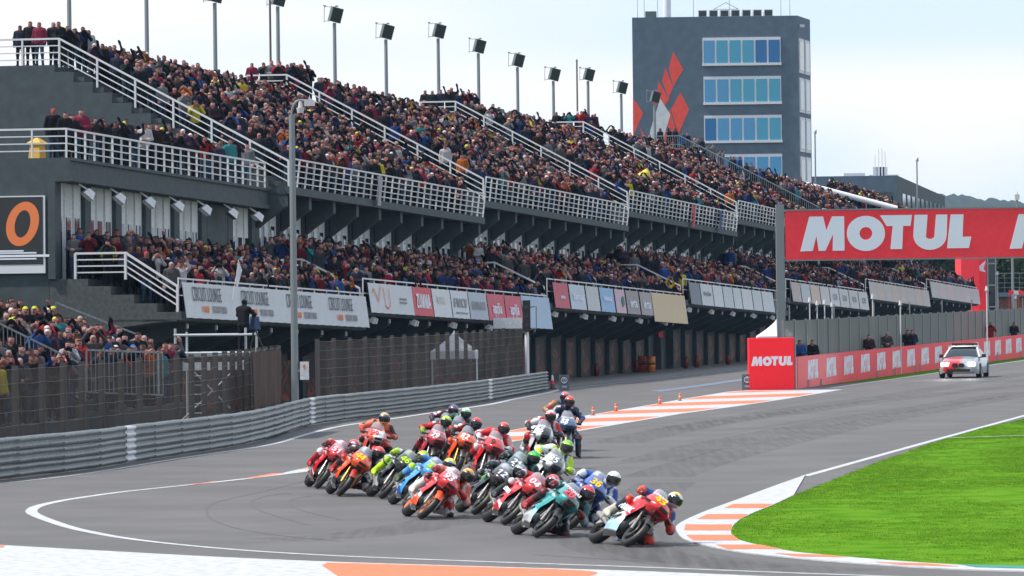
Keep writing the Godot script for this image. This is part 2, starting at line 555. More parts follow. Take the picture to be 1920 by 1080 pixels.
	for x0 in [-29.6, -25.2]:
		b = MB.new()
		b.sheet(lane(150.0, 470.0, x0, x0 + 0.05, 0.0022))
		struct("paving_seam", b, M.seam)
	# grass strip along the foot of the pit wall
	b = MB.new()
	b.sheet(PackedVector3Array([Vector3(0.2 * 232 - 33.3, 0.007, -232), Vector3(0.2 * 250 - 32.2, 0.007, -250), Vector3(0.2 * 470 - 32.2, 0.007, -470), Vector3(0.2 * 470 - 33.4, 0.007, -470)]))
	struct("wall_verge", b, M.turf)
	b = MB.new()
	b.sheet(PackedVector3Array([Vector3(0.2 * 228 - 32.2, 0.006, -228), Vector3(0.2 * 228 - 31.95, 0.006, -228), Vector3(0.2 * 470 - 31.55, 0.006, -470), Vector3(0.2 * 470 - 31.8, 0.006, -470)]))
	struct("track_edge_line", b, M.paint_white)

func area2(p: PackedVector2Array) -> float:
	var s := 0.0
	for k in p.size(): s += p[k].cross(p[(k + 1) % p.size()])
	return s * 0.5

func make_grass(poly: PackedVector3Array) -> void:
	var p2 := PackedVector2Array()
	for p in poly: p2.append(Vector2(p.x, p.z))
	var r := RandomNumberGenerator.new()
	r.seed = 77
	var b := MB.new()
	for k in 9:
		var a := r.randf() * TAU
		var o := Vector3(r.randf_range(-0.09, 0.09), 0, r.randf_range(-0.09, 0.09))
		var h := r.randf_range(0.010, 0.022)
		var s := Vector3(cos(a), 0, sin(a)) * 0.0055
		var lean := Vector3(r.randf_range(-0.018, 0.018), h, r.randf_range(-0.018, 0.018))
		b.col = [Color(0.085, 0.210, 0.018), Color(0.115, 0.232, 0.020), Color(0.142, 0.238, 0.024)][k % 3]   # one plain green for each whole blade
		b.tri(o - s, o + lean, o + s)
	var mesh := b.done()
	var thick := FastNoiseLite.new()
	thick.seed = 4
	thick.frequency = 0.22
	thick.fractal_octaves = 3
	var ts := []
	for k in 260000:
		var d := sqrt(r.randf_range(82.0 * 82.0, 172.0 * 172.0))
		var x := r.randf_range(-6, 18.5)
		if x > d * 0.1 or not Geometry2D.is_point_in_polygon(Vector2(x, -d), p2): continue
		if thick.get_noise_2d(x, d * 0.4) < r.randf_range(-0.5, 0.35): continue
		var sc := r.randf_range(0.7, 1.25)
		ts.append(Transform3D(Basis(Vector3.UP, r.randf() * TAU).scaled(Vector3(sc, sc, sc)), Vector3(x, 0.01, -d)))
	var mm := MultiMesh.new()
	mm.transform_format = MultiMesh.TRANSFORM_3D
	mm.mesh = mesh
	mm.instance_count = ts.size()
	for k in ts.size():
		mm.set_instance_transform(k, ts[k])
	var o := MultiMeshInstance3D.new()
	o.name = "grass"
	o.multimesh = mm
	o.material_override = M.grass_blade
	add_child(o)
	o.set_meta("kind", "stuff")
	tag(o, "short bright green grass of the infield beside the kerb", "grass")

# ================================================================ grandstand
var SD := [179.4, 206.6, 243.4, 280.3, 316.6, 352.0, 385.0, 417.0]
var sec := []     # transform of each section
var slen := []

func section_frames() -> void:
	for i in 7:
		var tilt := 0.021
		var bs := Basis(ux, Vector3.UP, nx) * Basis(Vector3(0, 0, 1), -tilt)
		sec.append(Transform3D(bs, pit(SD[i])))
		slen.append((SD[i + 1] - SD[i]) * 1.0198 - 0.02)

func s_at(i: int, x: float, y: float, b: float) -> float:
	var t := (lvl(x, y).x - 960.0) / F
	var d := (49.5 - 0.98 * b) / (0.2 - t)
	# b shifts the depth a little as well
	d = (49.5 - 0.98 * b - 0.0) / (0.2 - t)
	return (d - SD[i]) * 1.0198

func lower_profile() -> PackedVector2Array:
	return PackedVector2Array([Vector2(2.45, 3.5), Vector2(2.45, 3.75), Vector2(1.7, 3.75), Vector2(1.7, 4.05), Vector2(0.9, 4.05), Vector2(0.9, 4.35), Vector2(0.1, 4.35), Vector2(0.1, 4.65), Vector2(-0.7, 4.65), Vector2(-0.7, 4.9), Vector2(-2.04, 4.9), Vector2(-2.04, 2.6), Vector2(-0.06, 2.6), Vector2(0.0, 3.2)])

func upper_profile(back: float, rows := 12) -> PackedVector2Array:
	var p := PackedVector2Array([Vector2(-0.5, 8.2), Vector2(-0.5, 8.5), Vector2(-1.3, 8.5)])
	for r in range(1, rows):
		p.append(Vector2(-1.3 - 0.78 * (r - 1), 8.5 + 0.42 * r))
		p.append(Vector2(-1.3 - 0.78 * r, 8.5 + 0.42 * r))
	var top := 13.4 if rows == 12 else 8.5 + 0.42 * rows
	p.append(Vector2(-1.3 - 0.78 * (rows - 1), top))
	p.append(Vector2(back, top))
	p.append(Vector2(back, -1.0))
	p.append(Vector2(-2.05, -1.0))
	p.append(Vector2(-2.05, 8.2))
	return p

func up_floor(b: float) -> float:
	if b > -1.3: return 8.5
	var r := ceili((-1.3 - b) / 0.78)
	return minf(8.5 + 0.42 * r, 13.4) if r < 12 else 13.4

func low_floor(b: float) -> float:
	for q in [[1.7, 3.75], [0.9, 4.05], [0.1, 4.35], [-0.7, 4.65]]:
		if b > q[0]: return q[1]
	return 4.9

func profile_solid(p: PackedVector2Array, s0: float, s1: float) -> MB:
	var b := MB.new()
	b.prism(p, Vector3(s0, 0, 0), Vector3(0, 0, 1), Vector3(0, 1, 0), Vector3(s1 - s0, 0, 0))
	return b

# row of posts and bars between points; posts tilt by lean
func railing(parent: Node, pts: Array, h: float, bars: int, step: float, m: Material, lean := Vector3.ZERO, r := 0.035, pw := 0.07) -> void:
	for k in pts.size() - 1:
		var a: Vector3 = pts[k]
		var b: Vector3 = pts[k + 1]
		var up := Vector3(0, h, 0) + lean
		for j in bars:
			var f := float(j + 1) / bars
			var q := MB.new()
			var rr := r * (1.1 if j == bars - 1 else 0.68)
			q.bar(a + up * f, b + up * f, rr * 1.8, rr * 1.8)
			part("rail_bar", q, m, parent)
		var n := maxi(1, roundi((b - a).length() / step))
		for j in range(0 if k == 0 else 1, n + 1):
			var p := a.lerp(b, float(j) / n)
			var q := MB.new()
			q.bar(p - up * 0.04, p + up * 1.0, pw * 0.85, pw * 0.7, (b - a).normalized())
			part("rail_post", q, m, parent)

func make_stand() -> void:
	section_frames()
	var words := ["first stepped grandstand section, with flat upper deck and floodlit white window bays", "second grandstand section, its stair wall rising behind the flat deck", "third grandstand section from the camera scaffold, packed with spectators", "fourth grandstand section, above the beige banner", "fifth grandstand section, next to the gantry post", "grandstand section seen under the red gantry, above plain white banners", "farthest grandstand section, above pale curtain banners"]
	for i in 7:
		var t := thing("grandstand_section", words[i], "grandstand", Vector3.ZERO, "grandstand sections along the pit lane")
		t.transform = sec[i]
		var L: float = slen[i]
		# lower tier
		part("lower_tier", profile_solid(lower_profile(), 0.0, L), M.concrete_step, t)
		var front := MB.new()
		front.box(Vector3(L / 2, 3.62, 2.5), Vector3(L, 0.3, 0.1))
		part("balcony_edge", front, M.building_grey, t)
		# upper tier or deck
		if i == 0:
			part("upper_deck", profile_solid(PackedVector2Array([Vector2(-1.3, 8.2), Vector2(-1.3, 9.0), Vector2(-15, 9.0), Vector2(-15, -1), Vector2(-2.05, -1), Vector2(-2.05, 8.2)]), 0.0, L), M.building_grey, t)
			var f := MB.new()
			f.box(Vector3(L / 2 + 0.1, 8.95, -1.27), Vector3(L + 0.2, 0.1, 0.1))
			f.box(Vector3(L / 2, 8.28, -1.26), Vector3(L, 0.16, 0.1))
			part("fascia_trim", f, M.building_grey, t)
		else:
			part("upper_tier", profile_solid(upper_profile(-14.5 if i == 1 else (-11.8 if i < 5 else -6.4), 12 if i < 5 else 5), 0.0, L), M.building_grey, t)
			var f := MB.new()
			f.box(Vector3(L / 2, 8.34, -0.46), Vector3(L, 0.3, 0.09))
			part("deck_edge", f, M.building_grey, t)
		# bays of the middle floor
		var bays := roundi(L / 4.0)
		var w := L / bays
		for k in bays + 1:
			var pm := MB.new()
			var ps := clampf(k * w, 0.25, L - 0.25)
			pm.box(Vector3(ps, 6.55, -1.92), Vector3(0.75 if i == 0 else 0.6, 3.3, 0.25))
			part("pillar", pm, M.building_grey, t)
			if i > 0:
				var br := MB.new()
				br.prism(PackedVector2Array([Vector2(-1.75, 6.9), Vector2(-1.5, 7.1), Vector2(-0.62, 7.72), Vector2(-0.62, 8.2), Vector2(-1.75, 8.2)]), Vector3(ps - 0.22, 0, 0), Vector3(0, 0, 1), Vector3(0, 1, 0), Vector3(0.44, 0, 0))
				part("bracket", br, M.building_grey, t)
		for k in bays:
			var c := (k + 0.5) * w
			if i == 0 and k == 5:
				var sm := MB.new()
				sm.box(Vector3(c, 7.4, -1.95), Vector3(w - 0.9, 1.5, 0.3))
				part("blank_panel", sm, M.building_grey, t)
				var fr := MB.new()
				fr.box(Vector3(c, 6.2, -1.98), Vector3(1.6, 0.9, 0.12))
				var wn := part("window", fr, M.panel_white, t)
				var pn := MB.new()
				pn.box(Vector3(c, 6.2, -1.90), Vector3(1.3, 0.62, 0.05))
				part("pane", pn, M.dark_glass, wn)
				continue
			var fm := MB.new()
			fm.box(Vector3(c, 6.55, -2.0), Vector3(w - 0.6, 3.3, 0.1))
			var win := part("window", fm, M.panel_white, t)
			for j in 3:
				var pw := (w - 0.75) / 3.0
				var ps := c + (j - 1) * pw
				var pn := MB.new()
				pn.box(Vector3(ps, 6.0, -1.935), Vector3(pw * 0.46, 2.1, 0.04))
				part("pane", pn, M.dark_glass, win)
				var mu := MB.new()
				mu.box(Vector3(ps - pw * 0.5 + 0.02, 6.55, -1.92), Vector3(0.06, 3.3, 0.07))
				part("mullion", mu, M.panel_white, win)
		# wall and brackets below the balcony
		var nb := roundi(L / 3.9)
		for k in nb:
			var br := MB.new()
			var ps := (k + 0.5) * L / nb
			br.prism(PackedVector2Array([Vector2(-0.05, 2.3), Vector2(0.4, 2.4), Vector2(2.2, 3.15), Vector2(2.2, 3.5), Vector2(-0.05, 3.5)]), Vector3(ps - 0.15, 0, 0), Vector3(0, 0, 1), Vector3(0, 1, 0), Vector3(0.3, 0, 0))
			var bb := part("balcony_bracket", br, M.building_grey, t)
			var tip := MB.new()
			tip.box(Vector3(ps, 3.3, 2.23), Vector3(0.14, 0.16, 0.05))
			part("bracket_cap", tip, M.lamp_housing, bb)
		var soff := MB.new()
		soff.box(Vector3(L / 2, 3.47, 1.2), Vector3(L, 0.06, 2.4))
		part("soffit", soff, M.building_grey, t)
		# railings
		railing(t, [Vector3(0.1, 3.75, 2.42), Vector3(L - 0.1, 3.75, 2.42)], 1.13, 2, 2.0, M.rail_white, Vector3.ZERO, 0.028, 0.05)
		if i == 0:
			railing(t, [Vector3(0.12, 9.0, -13.5), Vector3(0.12, 9.0, -1.45), Vector3(L - 0.1, 9.0, -1.4)], 0.98, 4, 1.15, M.rail_white, Vector3.ZERO, 0.032, 0.075)
			railing(t, [Vector3(0.08, 4.9, -1.15), Vector3(0.08, 4.9, 0.6), Vector3(0.08, 3.75, 2.4)], 0.86, 4, 1.75, M.rail_white, Vector3.ZERO, 0.036, 0.11)
		else:
			railing(t, [Vector3(0.15, 8.45, -0.5), Vector3(L - 0.1, 8.45, -0.5)], 1.12, 5, 1.28, M.rail_white, Vector3(0, 0, 0.13), 0.03, 0.075)
			if i < 5: railing(t, [Vector3(0.1, 13.35, -14.2 if i == 1 else -11.6), Vector3(0.1, 13.35, -9.7), Vector3(0.1, 8.4, -0.5)], 1.08, 4, 1.62, M.rail_white, Vector3.ZERO, 0.036, 0.10)
			railing(t, [Vector3(0.08, 4.9, -1.9), Vector3(0.08, 4.9, 0.0), Vector3(0.08, 3.75, 2.3)], 0.75, 2, 2.2, M.rail_white, Vector3.ZERO, 0.036, 0.07)
			# stair treads beside the end railing
			for r in range(1, 12 if i < 5 else 5):
				var q := MB.new()
				q.box(Vector3(0.75, 8.5 + 0.42 * r - 0.30, -1.3 - 0.78 * (r - 1) + 0.2), Vector3(1.3, 0.2, 0.4))
				part("stair_tread", q, M.concrete_step, t)
			if i < 5:
				# short rail half way up the seats
				railing(t, [Vector3(L * 0.45, up_floor(-4.0) + 0.4, -4.2), Vector3(L * 0.45 + 1.6, up_floor(-4.0) + 0.4, -4.2), Vector3(L * 0.45 + 1.6, up_floor(-3.0) + 0.2, -2.6)], 0.8, 2, 1.6, M.rail_white, Vector3.ZERO, 0.03, 0.07)

# the next stand, whose shade falls on the fence and the low crowd
func make_side_stand() -> void:
	var t := thing("side_grandstand", "grey stepped grandstand beside the temporary stand", "grandstand", Vector3(-17.5, 0, -126))
	var dir := Vector3(-4.0, 0, -52).normalized()
	var side := Vector3(dir.z, 0, -dir.x)
	for k in 8:
		var q := MB.new()
		q.prism(PackedVector2Array([Vector2(k * 1.2, 0), Vector2(k * 1.2 + 1.2, 0), Vector2(k * 1.2 + 1.2, 6.4 + k * 0.5), Vector2(k * 1.2, 6.4 + k * 0.5)]), Vector3.ZERO, side, Vector3.UP, dir * 52.0)
		part("step", q, M.building_grey, t)
	railing(t, [Vector3(0, 6.4, 0) + side * 0.1, Vector3(0, 6.4, 0) + side * 0.1 + dir * 51.0], 1.0, 4, 2.0, M.rail_white)

# lamps, panels and signs that hang on the near section
func make_facade_fittings() -> void:
	var L: float = slen[0]
	var w := L / 7.0
	for k in 7:
		var t := thing("floodlight", "white wall floodlight hung over a window bay of the near section", "floodlight", Vector3.ZERO, "floodlights above the window bays")
		t.transform = sec[0] * Transform3D(Basis(Vector3.UP, 0.5) * Basis(Vector3.RIGHT, 0.5), Vector3((k + 0.5) * w, 7.85, -1.2))
		var b := MB.new()
		b.hexa(Vector3.ZERO, Vector3(0.56, 0.26, 0.42), Vector3(0.36, 0.26, 0.26), Basis(Vector3.RIGHT, 0.2))
		part("housing", b, M.panel_white, t)
		b = MB.new()
		b.box(Vector3(0, -0.14, 0), Vector3(0.56, 0.02, 0.36), Basis(Vector3.RIGHT, 0.2))
		part("glass", b, M.dark_glass, t)
		b = MB.new()
		b.bar(Vector3(0, 0.1, -0.1), Vector3(-0.15, 0.1, -0.5), 0.05, 0.05)
		part("arm", b, M.lamp_housing, t)
	for i in range(1, 4):
		for k in 5:
			var t := thing("spotlight", "pair of small white lamps under the balcony edge", "spotlight", Vector3.ZERO, "lamps under the balcony edge")
			t.transform = sec[i] * Transform3D(Basis(), Vector3(1.6 + k * slen[i] / 5.0, 3.28, 2.5))
			for s in [-0.22, 0.22]:
				var b := MB.new()
				b.hexa(Vector3(s, 0, 0), Vector3(0.34, 0.2, 0.22), Vector3(0.24, 0.2, 0.14), Basis(Vector3.RIGHT, 0.5))
				part("lamp_head", b, M.lamp_housing, t)
			var b2 := MB.new()
			b2.box(Vector3(0, 0.13, -0.05), Vector3(0.5, 0.05, 0.06))
			part("bracket", b2, M.black, t)
	# framed sign on the end wall
	var t := thing("wall_sign", "framed dark sign with a big orange O and white lines on the end wall", "sign")
	t.transform = sec[0] * Transform3D(Basis(Vector3(0, 0, 1), Vector3(0, 1, 0), Vector3(-1, 0, 0)), Vector3(-0.05, 0, 0))
	# local x = toward the track, y up, z toward the viewer
	var b := MB.new()
	b.box(Vector3(-3.65, 6.42, 0.02), Vector3(3.0, 2.62, 0.08))
	part("frame", b, M.banner_white, t)
	b = MB.new()
	b.box(Vector3(-3.65, 6.55, 0.062), Vector3(2.86, 2.28, 0.02))
	part("board", b, mat("sign_board", Color(0.02, 0.025, 0.03), 0.6), t)
	b = MB.new()
	var n := 32
	for k in n:
		var a0 := TAU * k / n
		var a1 := TAU * (k + 1) / n
		var e := func(a: float, rx: float, ry: float) -> Vector3: return Vector3(-2.93 + rx * cos(a) + 0.16 * ry * sin(a), 6.78 + ry * sin(a), 0.078)
		b.quad(e.call(a0, 0.27, 0.46), e.call(a0, 0.57, 0.75), e.call(a1, 0.57, 0.75), e.call(a1, 0.27, 0.46))
	part("letter", b, M.letter_orange, t)
	for q in [[-3.4, 5.87, 1.0], [-3.2, 5.80, 1.5], [-3.05, 5.70, 2.1], [-3.2, 5.60, 1.5]]:
		b = MB.new()
		b.box(Vector3(q[0], q[1], 0.078), Vector3(q[2], 0.05 if q[1] != 5.70 else 0.08, 0.006))
		part("line", b, M.letter_white, t)

func text(parent: Node, s: String, size: float, xf: Transform3D, m: Material, depth := 0.012, called := "lettering", wid := 0.0, bold := true) -> MeshInstance3D:
	var tm := TextMesh.new()
	var f := SystemFont.new()
	f.font_names = PackedStringArray(["Droid Sans"])
	f.font_weight = 700 if bold else 400
	tm.font = f
	tm.text = s
	tm.font_size = 64
	tm.pixel_size = size / 64.0
	tm.depth = depth
	tm.curve_step = 2.0
	var o := MeshInstance3D.new()
	o.mesh = tm
	o.material_override = m
	o.name = called
	parent.add_child(o, true)
	o.transform = xf
	if wid > 0.0:
		var a := tm.get_aabb()
		o.transform = xf * Transform3D(Basis().scaled(Vector3(wid / maxf(a.size.x, 0.01), 1, 1)), Vector3.ZERO)
	return o

# ================================================================ balcony banners
func banner(i: int, x0: float, x1: float, col: Color, label: String, words := [], hh := 1.18, low := 3.56, tilt := 0.13) -> Node3D:
	var s0 := maxf(s_at(i, x0, 540, 2.6), 0.03)
	var s1 := minf(s_at(i, x1, 540, 2.6), slen[i] - 0.03)
	var t := thing("banner", label, "banner", Vector3.ZERO, "banners along the balcony rail")
	t.transform = sec[i] * Transform3D(Basis(Vector3.RIGHT, -tilt), Vector3((s0 + s1) / 2, low, 2.72))
	var key := "banner_%02x%02x%02x" % [int(col.r * 255), int(col.g * 255), int(col.b * 255)]
	if not M.has(key): mottled(key, col, 0.10, 2.5, 0.65, 0.03, 31)
	var w := s1 - s0 - 0.05
	var b := MB.new()
	# cloth with slight sag between its ties
	var nseg := maxi(3, int(w / 1.2))
	var g0 := []
	var g1 := []
	var g2 := []
	for k in nseg * 2 + 1:
		var f := float(k) / (nseg * 2)
		var z := 0.02 if k % 2 else 0.0
		g0.append(Vector3(-w / 2 + w * f, 0.012 if k % 2 else 0.0, z * 0.7))
		g1.append(Vector3(-w / 2 + w * f, hh * 0.5, -z))
		g2.append(Vector3(-w / 2 + w * f, hh - (0.015 if k % 2 else 0.0), z * 0.4))
	b.grid([g0, g1, g2])
	var bk := []
	for g in [g0, g1, g2]:
		var row := []
		for q in g: row.append(q - Vector3(0, 0, 0.015))
		row.reverse()
		bk.append(row)
	b.grid(bk)
	part("cloth", b, M[key], t)
	for q in words:
		# text, x as share of width, y share, letter height share, width in metres, colour material
		text(t, q[0], hh * q[3] * 1.35, Transform3D(Basis(), Vector3((q[1] - 0.5) * w, hh * q[2], 0.032)), M[q[5]], 0.01, "lettering", q[4], q[5] != "letter_grey")
	return t

func make_banners() -> void:
	mat("letter_red", Color(0.55, 0.05, 0.06), 0.7)
	mat("letter_soft", Color(0.28, 0.29, 0.31), 0.7)
	mat("letter_pale", Color(0.62, 0.60, 0.60), 0.7)
	var W := Color(0.60, 0.64, 0.70)
	var b0: float = maxf(s_at(0, 336, 540, 2.6), 0.03)
	var lw: float = minf(s_at(0, 688, 540, 2.6), slen[0] - 0.03) - b0
	var lounge := []
	for x in [386, 476, 559, 637]:
		var sh := (s_at(0, x, 540, 2.6) - b0) / lw
		lounge.append(["CIRCUIT LOUNGE", sh, 0.68, 0.40, 3.9, "letter_grey"])
		lounge.append(["RICARDO TORMO", sh + 0.055, 0.27, 0.2, 1.9, "letter_soft"])
	var lb := banner(0, 336, 688, W, "long white banner with dark lounge lettering repeated along it", lounge, 1.22, 3.55)
	for x in [386, 476, 559, 637]:
		var sh := (s_at(0, x, 540, 2.6) - b0) / lw
		for j in 5:
			var q := MB.new()
			q.box(Vector3((sh - 0.5) * lw - 0.9 + j * 0.22, 0.33, 0.034), Vector3(0.03 + j * 0.035, 0.21, 0.008))
			part("stripe_mark", q, M.letter_orange, lb)
	var vo := banner(1, 690, 772, W, "white banner with an orange line drawing of a V and a loop", [["CIRCUIT RICARDO", 0.75, 0.52, 0.07, 1.3, "letter_soft"], ["TORMO VALENCIA", 0.75, 0.40, 0.07, 1.3, "letter_soft"]])
	var vb := MB.new()
	var zz := 0.035
	for q in [[-3.4, 0.8, -3.1, 0.95], [-3.1, 0.95, -2.5, 0.45], [-2.5, 0.45, -1.9, 1.05], [-1.4, 1.0, -1.3, 0.3], [-1.3, 0.3, -0.9, 0.2], [-0.9, 0.2, -0.5, 0.3], [-0.5, 0.3, -0.4, 1.0]]:
		vb.bar(Vector3(q[0], q[1], zz), Vector3(q[2], q[3], zz), 0.05, 0.01, Vector3(0, 0, 1))
	part("emblem", vb, M.letter_orange, vo)
	banner(1, 772, 808, Color(0.62, 0.10, 0.13), "small red banner lettered in white, next to the orange line drawing", [["ZUMMA", 0.5, 0.5, 0.5, 2.6, "letter_white"]])
	banner(1, 809, 843, Color(0.66, 0.70, 0.75), "plain white banner with a pale crest, between red banner and race club banner", [["RFME", 0.45, 0.6, 0.25, 1.5, "letter_pale"]])
	banner(1, 844, 876, Color(0.64, 0.69, 0.75), "white banner with the dark club initials", [["FMCV", 0.5, 0.55, 0.33, 2.6, "letter_soft"], ["www.fmcv.es", 0.5, 0.2, 0.08, 2.4, "letter_soft"]])
	banner(1, 877, 911, Color(0.46, 0.52, 0.60), "grey banner lettered in dark blue, left of the red pair", [["UNI R MOTO", 0.5, 0.5, 0.3, 2.8, "letter_soft"]])
	banner(1, 912, 944, Color(0.62, 0.12, 0.17), "left one of two red banners lettered in white lower case", [["aprilia", 0.5, 0.45, 0.38, 1.9, "letter_white"]])
	banner(1, 945, 976, Color(0.62, 0.12, 0.17), "right one of two red banners lettered in white lower case", [["aprilia", 0.5, 0.45, 0.38, 1.9, "letter_white"]])
	banner(1, 978, 1042, Color(0.42, 0.55, 0.72), "pale blue creased banner hung behind the black signal board", [], 1.45, 3.35)
	var x2 := [1036, 1066, 1097, 1123, 1151, 1172, 1198, 1222, 1291]
	var c2 := [Color(0.56, 0.11, 0.16), Color(0.55, 0.64, 0.74), Color(0.55, 0.58, 0.60), Color(0.30, 0.50, 0.74), Color(0.62, 0.44, 0.52), Color(0.34, 0.30, 0.31), Color(0.38, 0.34, 0.36), Color(0.62, 0.50, 0.32)]
	var n2 := ["red banner with tiny white letters at the start of the third section", "pale blue banner beside the small red one", "white and fawn banner between the pale blue and sky blue ones", "sky blue banner with faint lettering", "pink banner with a green map patch", "mauve grey banner lettered in white, next to the pink one", "mauve grey banner lettered in white, next to the beige one", "wide plain beige banner drooping below the others"]
	for k in 8:
		var wd := []
		if k == 0: wd = [["anton", 0.55, 0.45, 0.14, 1.0, "letter_white"]]
		if k == 1: wd = [["Bancaja", 0.5, 0.5, 0.25, 2.4, "letter_white"]]
		if k == 3: wd = [["Valencia", 0.5, 0.55, 0.2, 2.2, "letter_white"]]
		if k == 5 or k == 6: wd = [["ierta", 0.5, 0.45, 0.35, 1.9, "letter_white"]]
		var t := banner(2, x2[k], x2[k + 1] - 2, c2[k], n2[k], wd, 1.5 if k == 7 else 1.18, 3.28 if k == 7 else 3.56)
		if k == 4:
			var q := MB.new()
			q.prism(PackedVector2Array([Vector2(0.3, 0.3), Vector2(1.0, 0.45), Vector2(0.9, 0.8), Vector2(0.5, 0.85), Vector2(0.2, 0.6)]), Vector3(0, 0, 0.03), Vector3.RIGHT, Vector3.UP, Vector3(0, 0, 0.008))
			part("map_patch", q, mat("patch_green", Color(0.02, 0.2, 0.15), 0.7), t)
	var x3 := [1291, 1312, 1335, 1354, 1373, 1389, 1409, 1427, 1449]
	for k in 8:
		var c := Color(0.20, 0.225, 0.27) if k == 0 else Color(0.55, 0.60, 0.65).lerp(Color(0.66, 0.69, 0.72), fmod(k * 0.37, 1.0))
		var lab: String = ["slate grey banner with two pale marks above the gantry pit box", "white banner with faint dark script", "plain white banner left of the round prints", "plain white banner left of the round prints", "plain white banner left of the round prints", "white banner with small dark round prints", "light grey banner right of the round prints", "pale grey banner beside the gantry post"][k]
		var wd := [["Motociclisme", 0.5, 0.55, 0.2, 2.4, "letter_soft"]] if k == 1 else []
		banner(3, x3[k], x3[k + 1] - 1, c, lab, wd)
	for k in 8:
		var x := 1482.0 + k * 18.0
		banner(4, x, x + 17, [Color(0.5, 0.42, 0.42), Color(0.5, 0.55, 0.6), Color(0.62, 0.50, 0.42), Color(0.60, 0.58, 0.58), Color(0.62, 0.64, 0.66), Color(0.58, 0.60, 0.60), Color(0.56, 0.58, 0.58), Color(0.58, 0.60, 0.60)][k], "pale banner under the red gantry, on the fifth section", [["CLUB", 0.5, 0.5, 0.3, 1.8, "letter_soft"]] if k > 3 else [])
	for k in 8:
		var x := 1628.0 + k * 14.2
		banner(5, x, x + 14, Color(0.50, 0.48, 0.46).lerp(Color(0.56, 0.45, 0.40), fmod(k * 0.61, 1.0)), "grey creased curtain banner under the red gantry", [])
	for k in 6:
		var x := 1743.0 + k * 15.2
		banner(6, x, x + 15, Color(0.50, 0.48, 0.47).lerp(Color(0.58, 0.46, 0.46), fmod(k * 0.43, 1.0)), "grey creased curtain banner at the far end of the stand", [])

# ================================================================ garages
func make_garages() -> void:
	var tex := []
	for v in 3:
		var im := Image.create(64, 128, false, Image.FORMAT_RGB8)
		var r := RandomNumberGenerator.new()
		r.seed = 50 + v
		for y in 128:
			for x in 64:
				var c := Color(0.09, 0.095, 0.11)
				var cx := 24.0 + 8.0 * sin(y * 0.06 + v * 2.0)
				var wd := 7.0 + 4.0 * sin(y * 0.13 + v)
				if y > 14 and y < 118 and absf(x - cx) < wd: c = Color(0.62, 0.28, 0.14)
				if y > 14 and y < 100 and absf(x - cx) < wd * 0.35: c = Color(0.18, 0.12, 0.11)
				if y > 62 and y < 108 and absf(x - cx - 16) < 9 - absf(y - 85) * 0.3: c = Color(0.40, 0.20, 0.12)
				c = c.lerp(Color(0.12, 0.10, 0.10), r.randf() * 0.35)
				im.set_pixel(x, y, c)
		var m := mat("door_print_%d" % v, Color.WHITE, 0.6)
		m.albedo_texture = ImageTexture.create_from_image(im)
		tex.append(m)
	var t := thing("pit_garage_row", "dark row of pit garages with orange printed doors under the balcony", "garage", pit(179.4))
	t.transform = Transform3D(Basis(ux, Vector3.UP, nx), pit(179.4))
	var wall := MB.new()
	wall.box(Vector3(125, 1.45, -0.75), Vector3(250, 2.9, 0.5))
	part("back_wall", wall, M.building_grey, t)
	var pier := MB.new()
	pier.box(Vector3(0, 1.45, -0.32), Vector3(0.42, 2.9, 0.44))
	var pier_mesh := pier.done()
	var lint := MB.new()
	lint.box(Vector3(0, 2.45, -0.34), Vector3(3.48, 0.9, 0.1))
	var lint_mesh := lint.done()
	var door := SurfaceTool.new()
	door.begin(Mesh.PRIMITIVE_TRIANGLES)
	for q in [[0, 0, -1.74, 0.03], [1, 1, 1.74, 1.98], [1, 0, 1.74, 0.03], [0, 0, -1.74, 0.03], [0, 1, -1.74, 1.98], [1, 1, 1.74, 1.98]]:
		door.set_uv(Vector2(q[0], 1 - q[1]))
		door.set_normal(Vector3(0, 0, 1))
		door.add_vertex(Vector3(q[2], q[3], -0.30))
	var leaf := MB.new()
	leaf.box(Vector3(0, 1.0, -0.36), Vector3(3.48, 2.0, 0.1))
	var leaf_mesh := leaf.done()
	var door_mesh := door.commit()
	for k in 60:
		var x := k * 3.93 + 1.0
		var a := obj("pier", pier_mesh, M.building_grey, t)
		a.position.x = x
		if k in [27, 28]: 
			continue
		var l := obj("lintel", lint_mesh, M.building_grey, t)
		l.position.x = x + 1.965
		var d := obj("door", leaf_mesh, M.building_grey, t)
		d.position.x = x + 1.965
		var pr := obj("door_print", door_mesh, tex[k % 3], d)
		pr.position = Vector3.ZERO

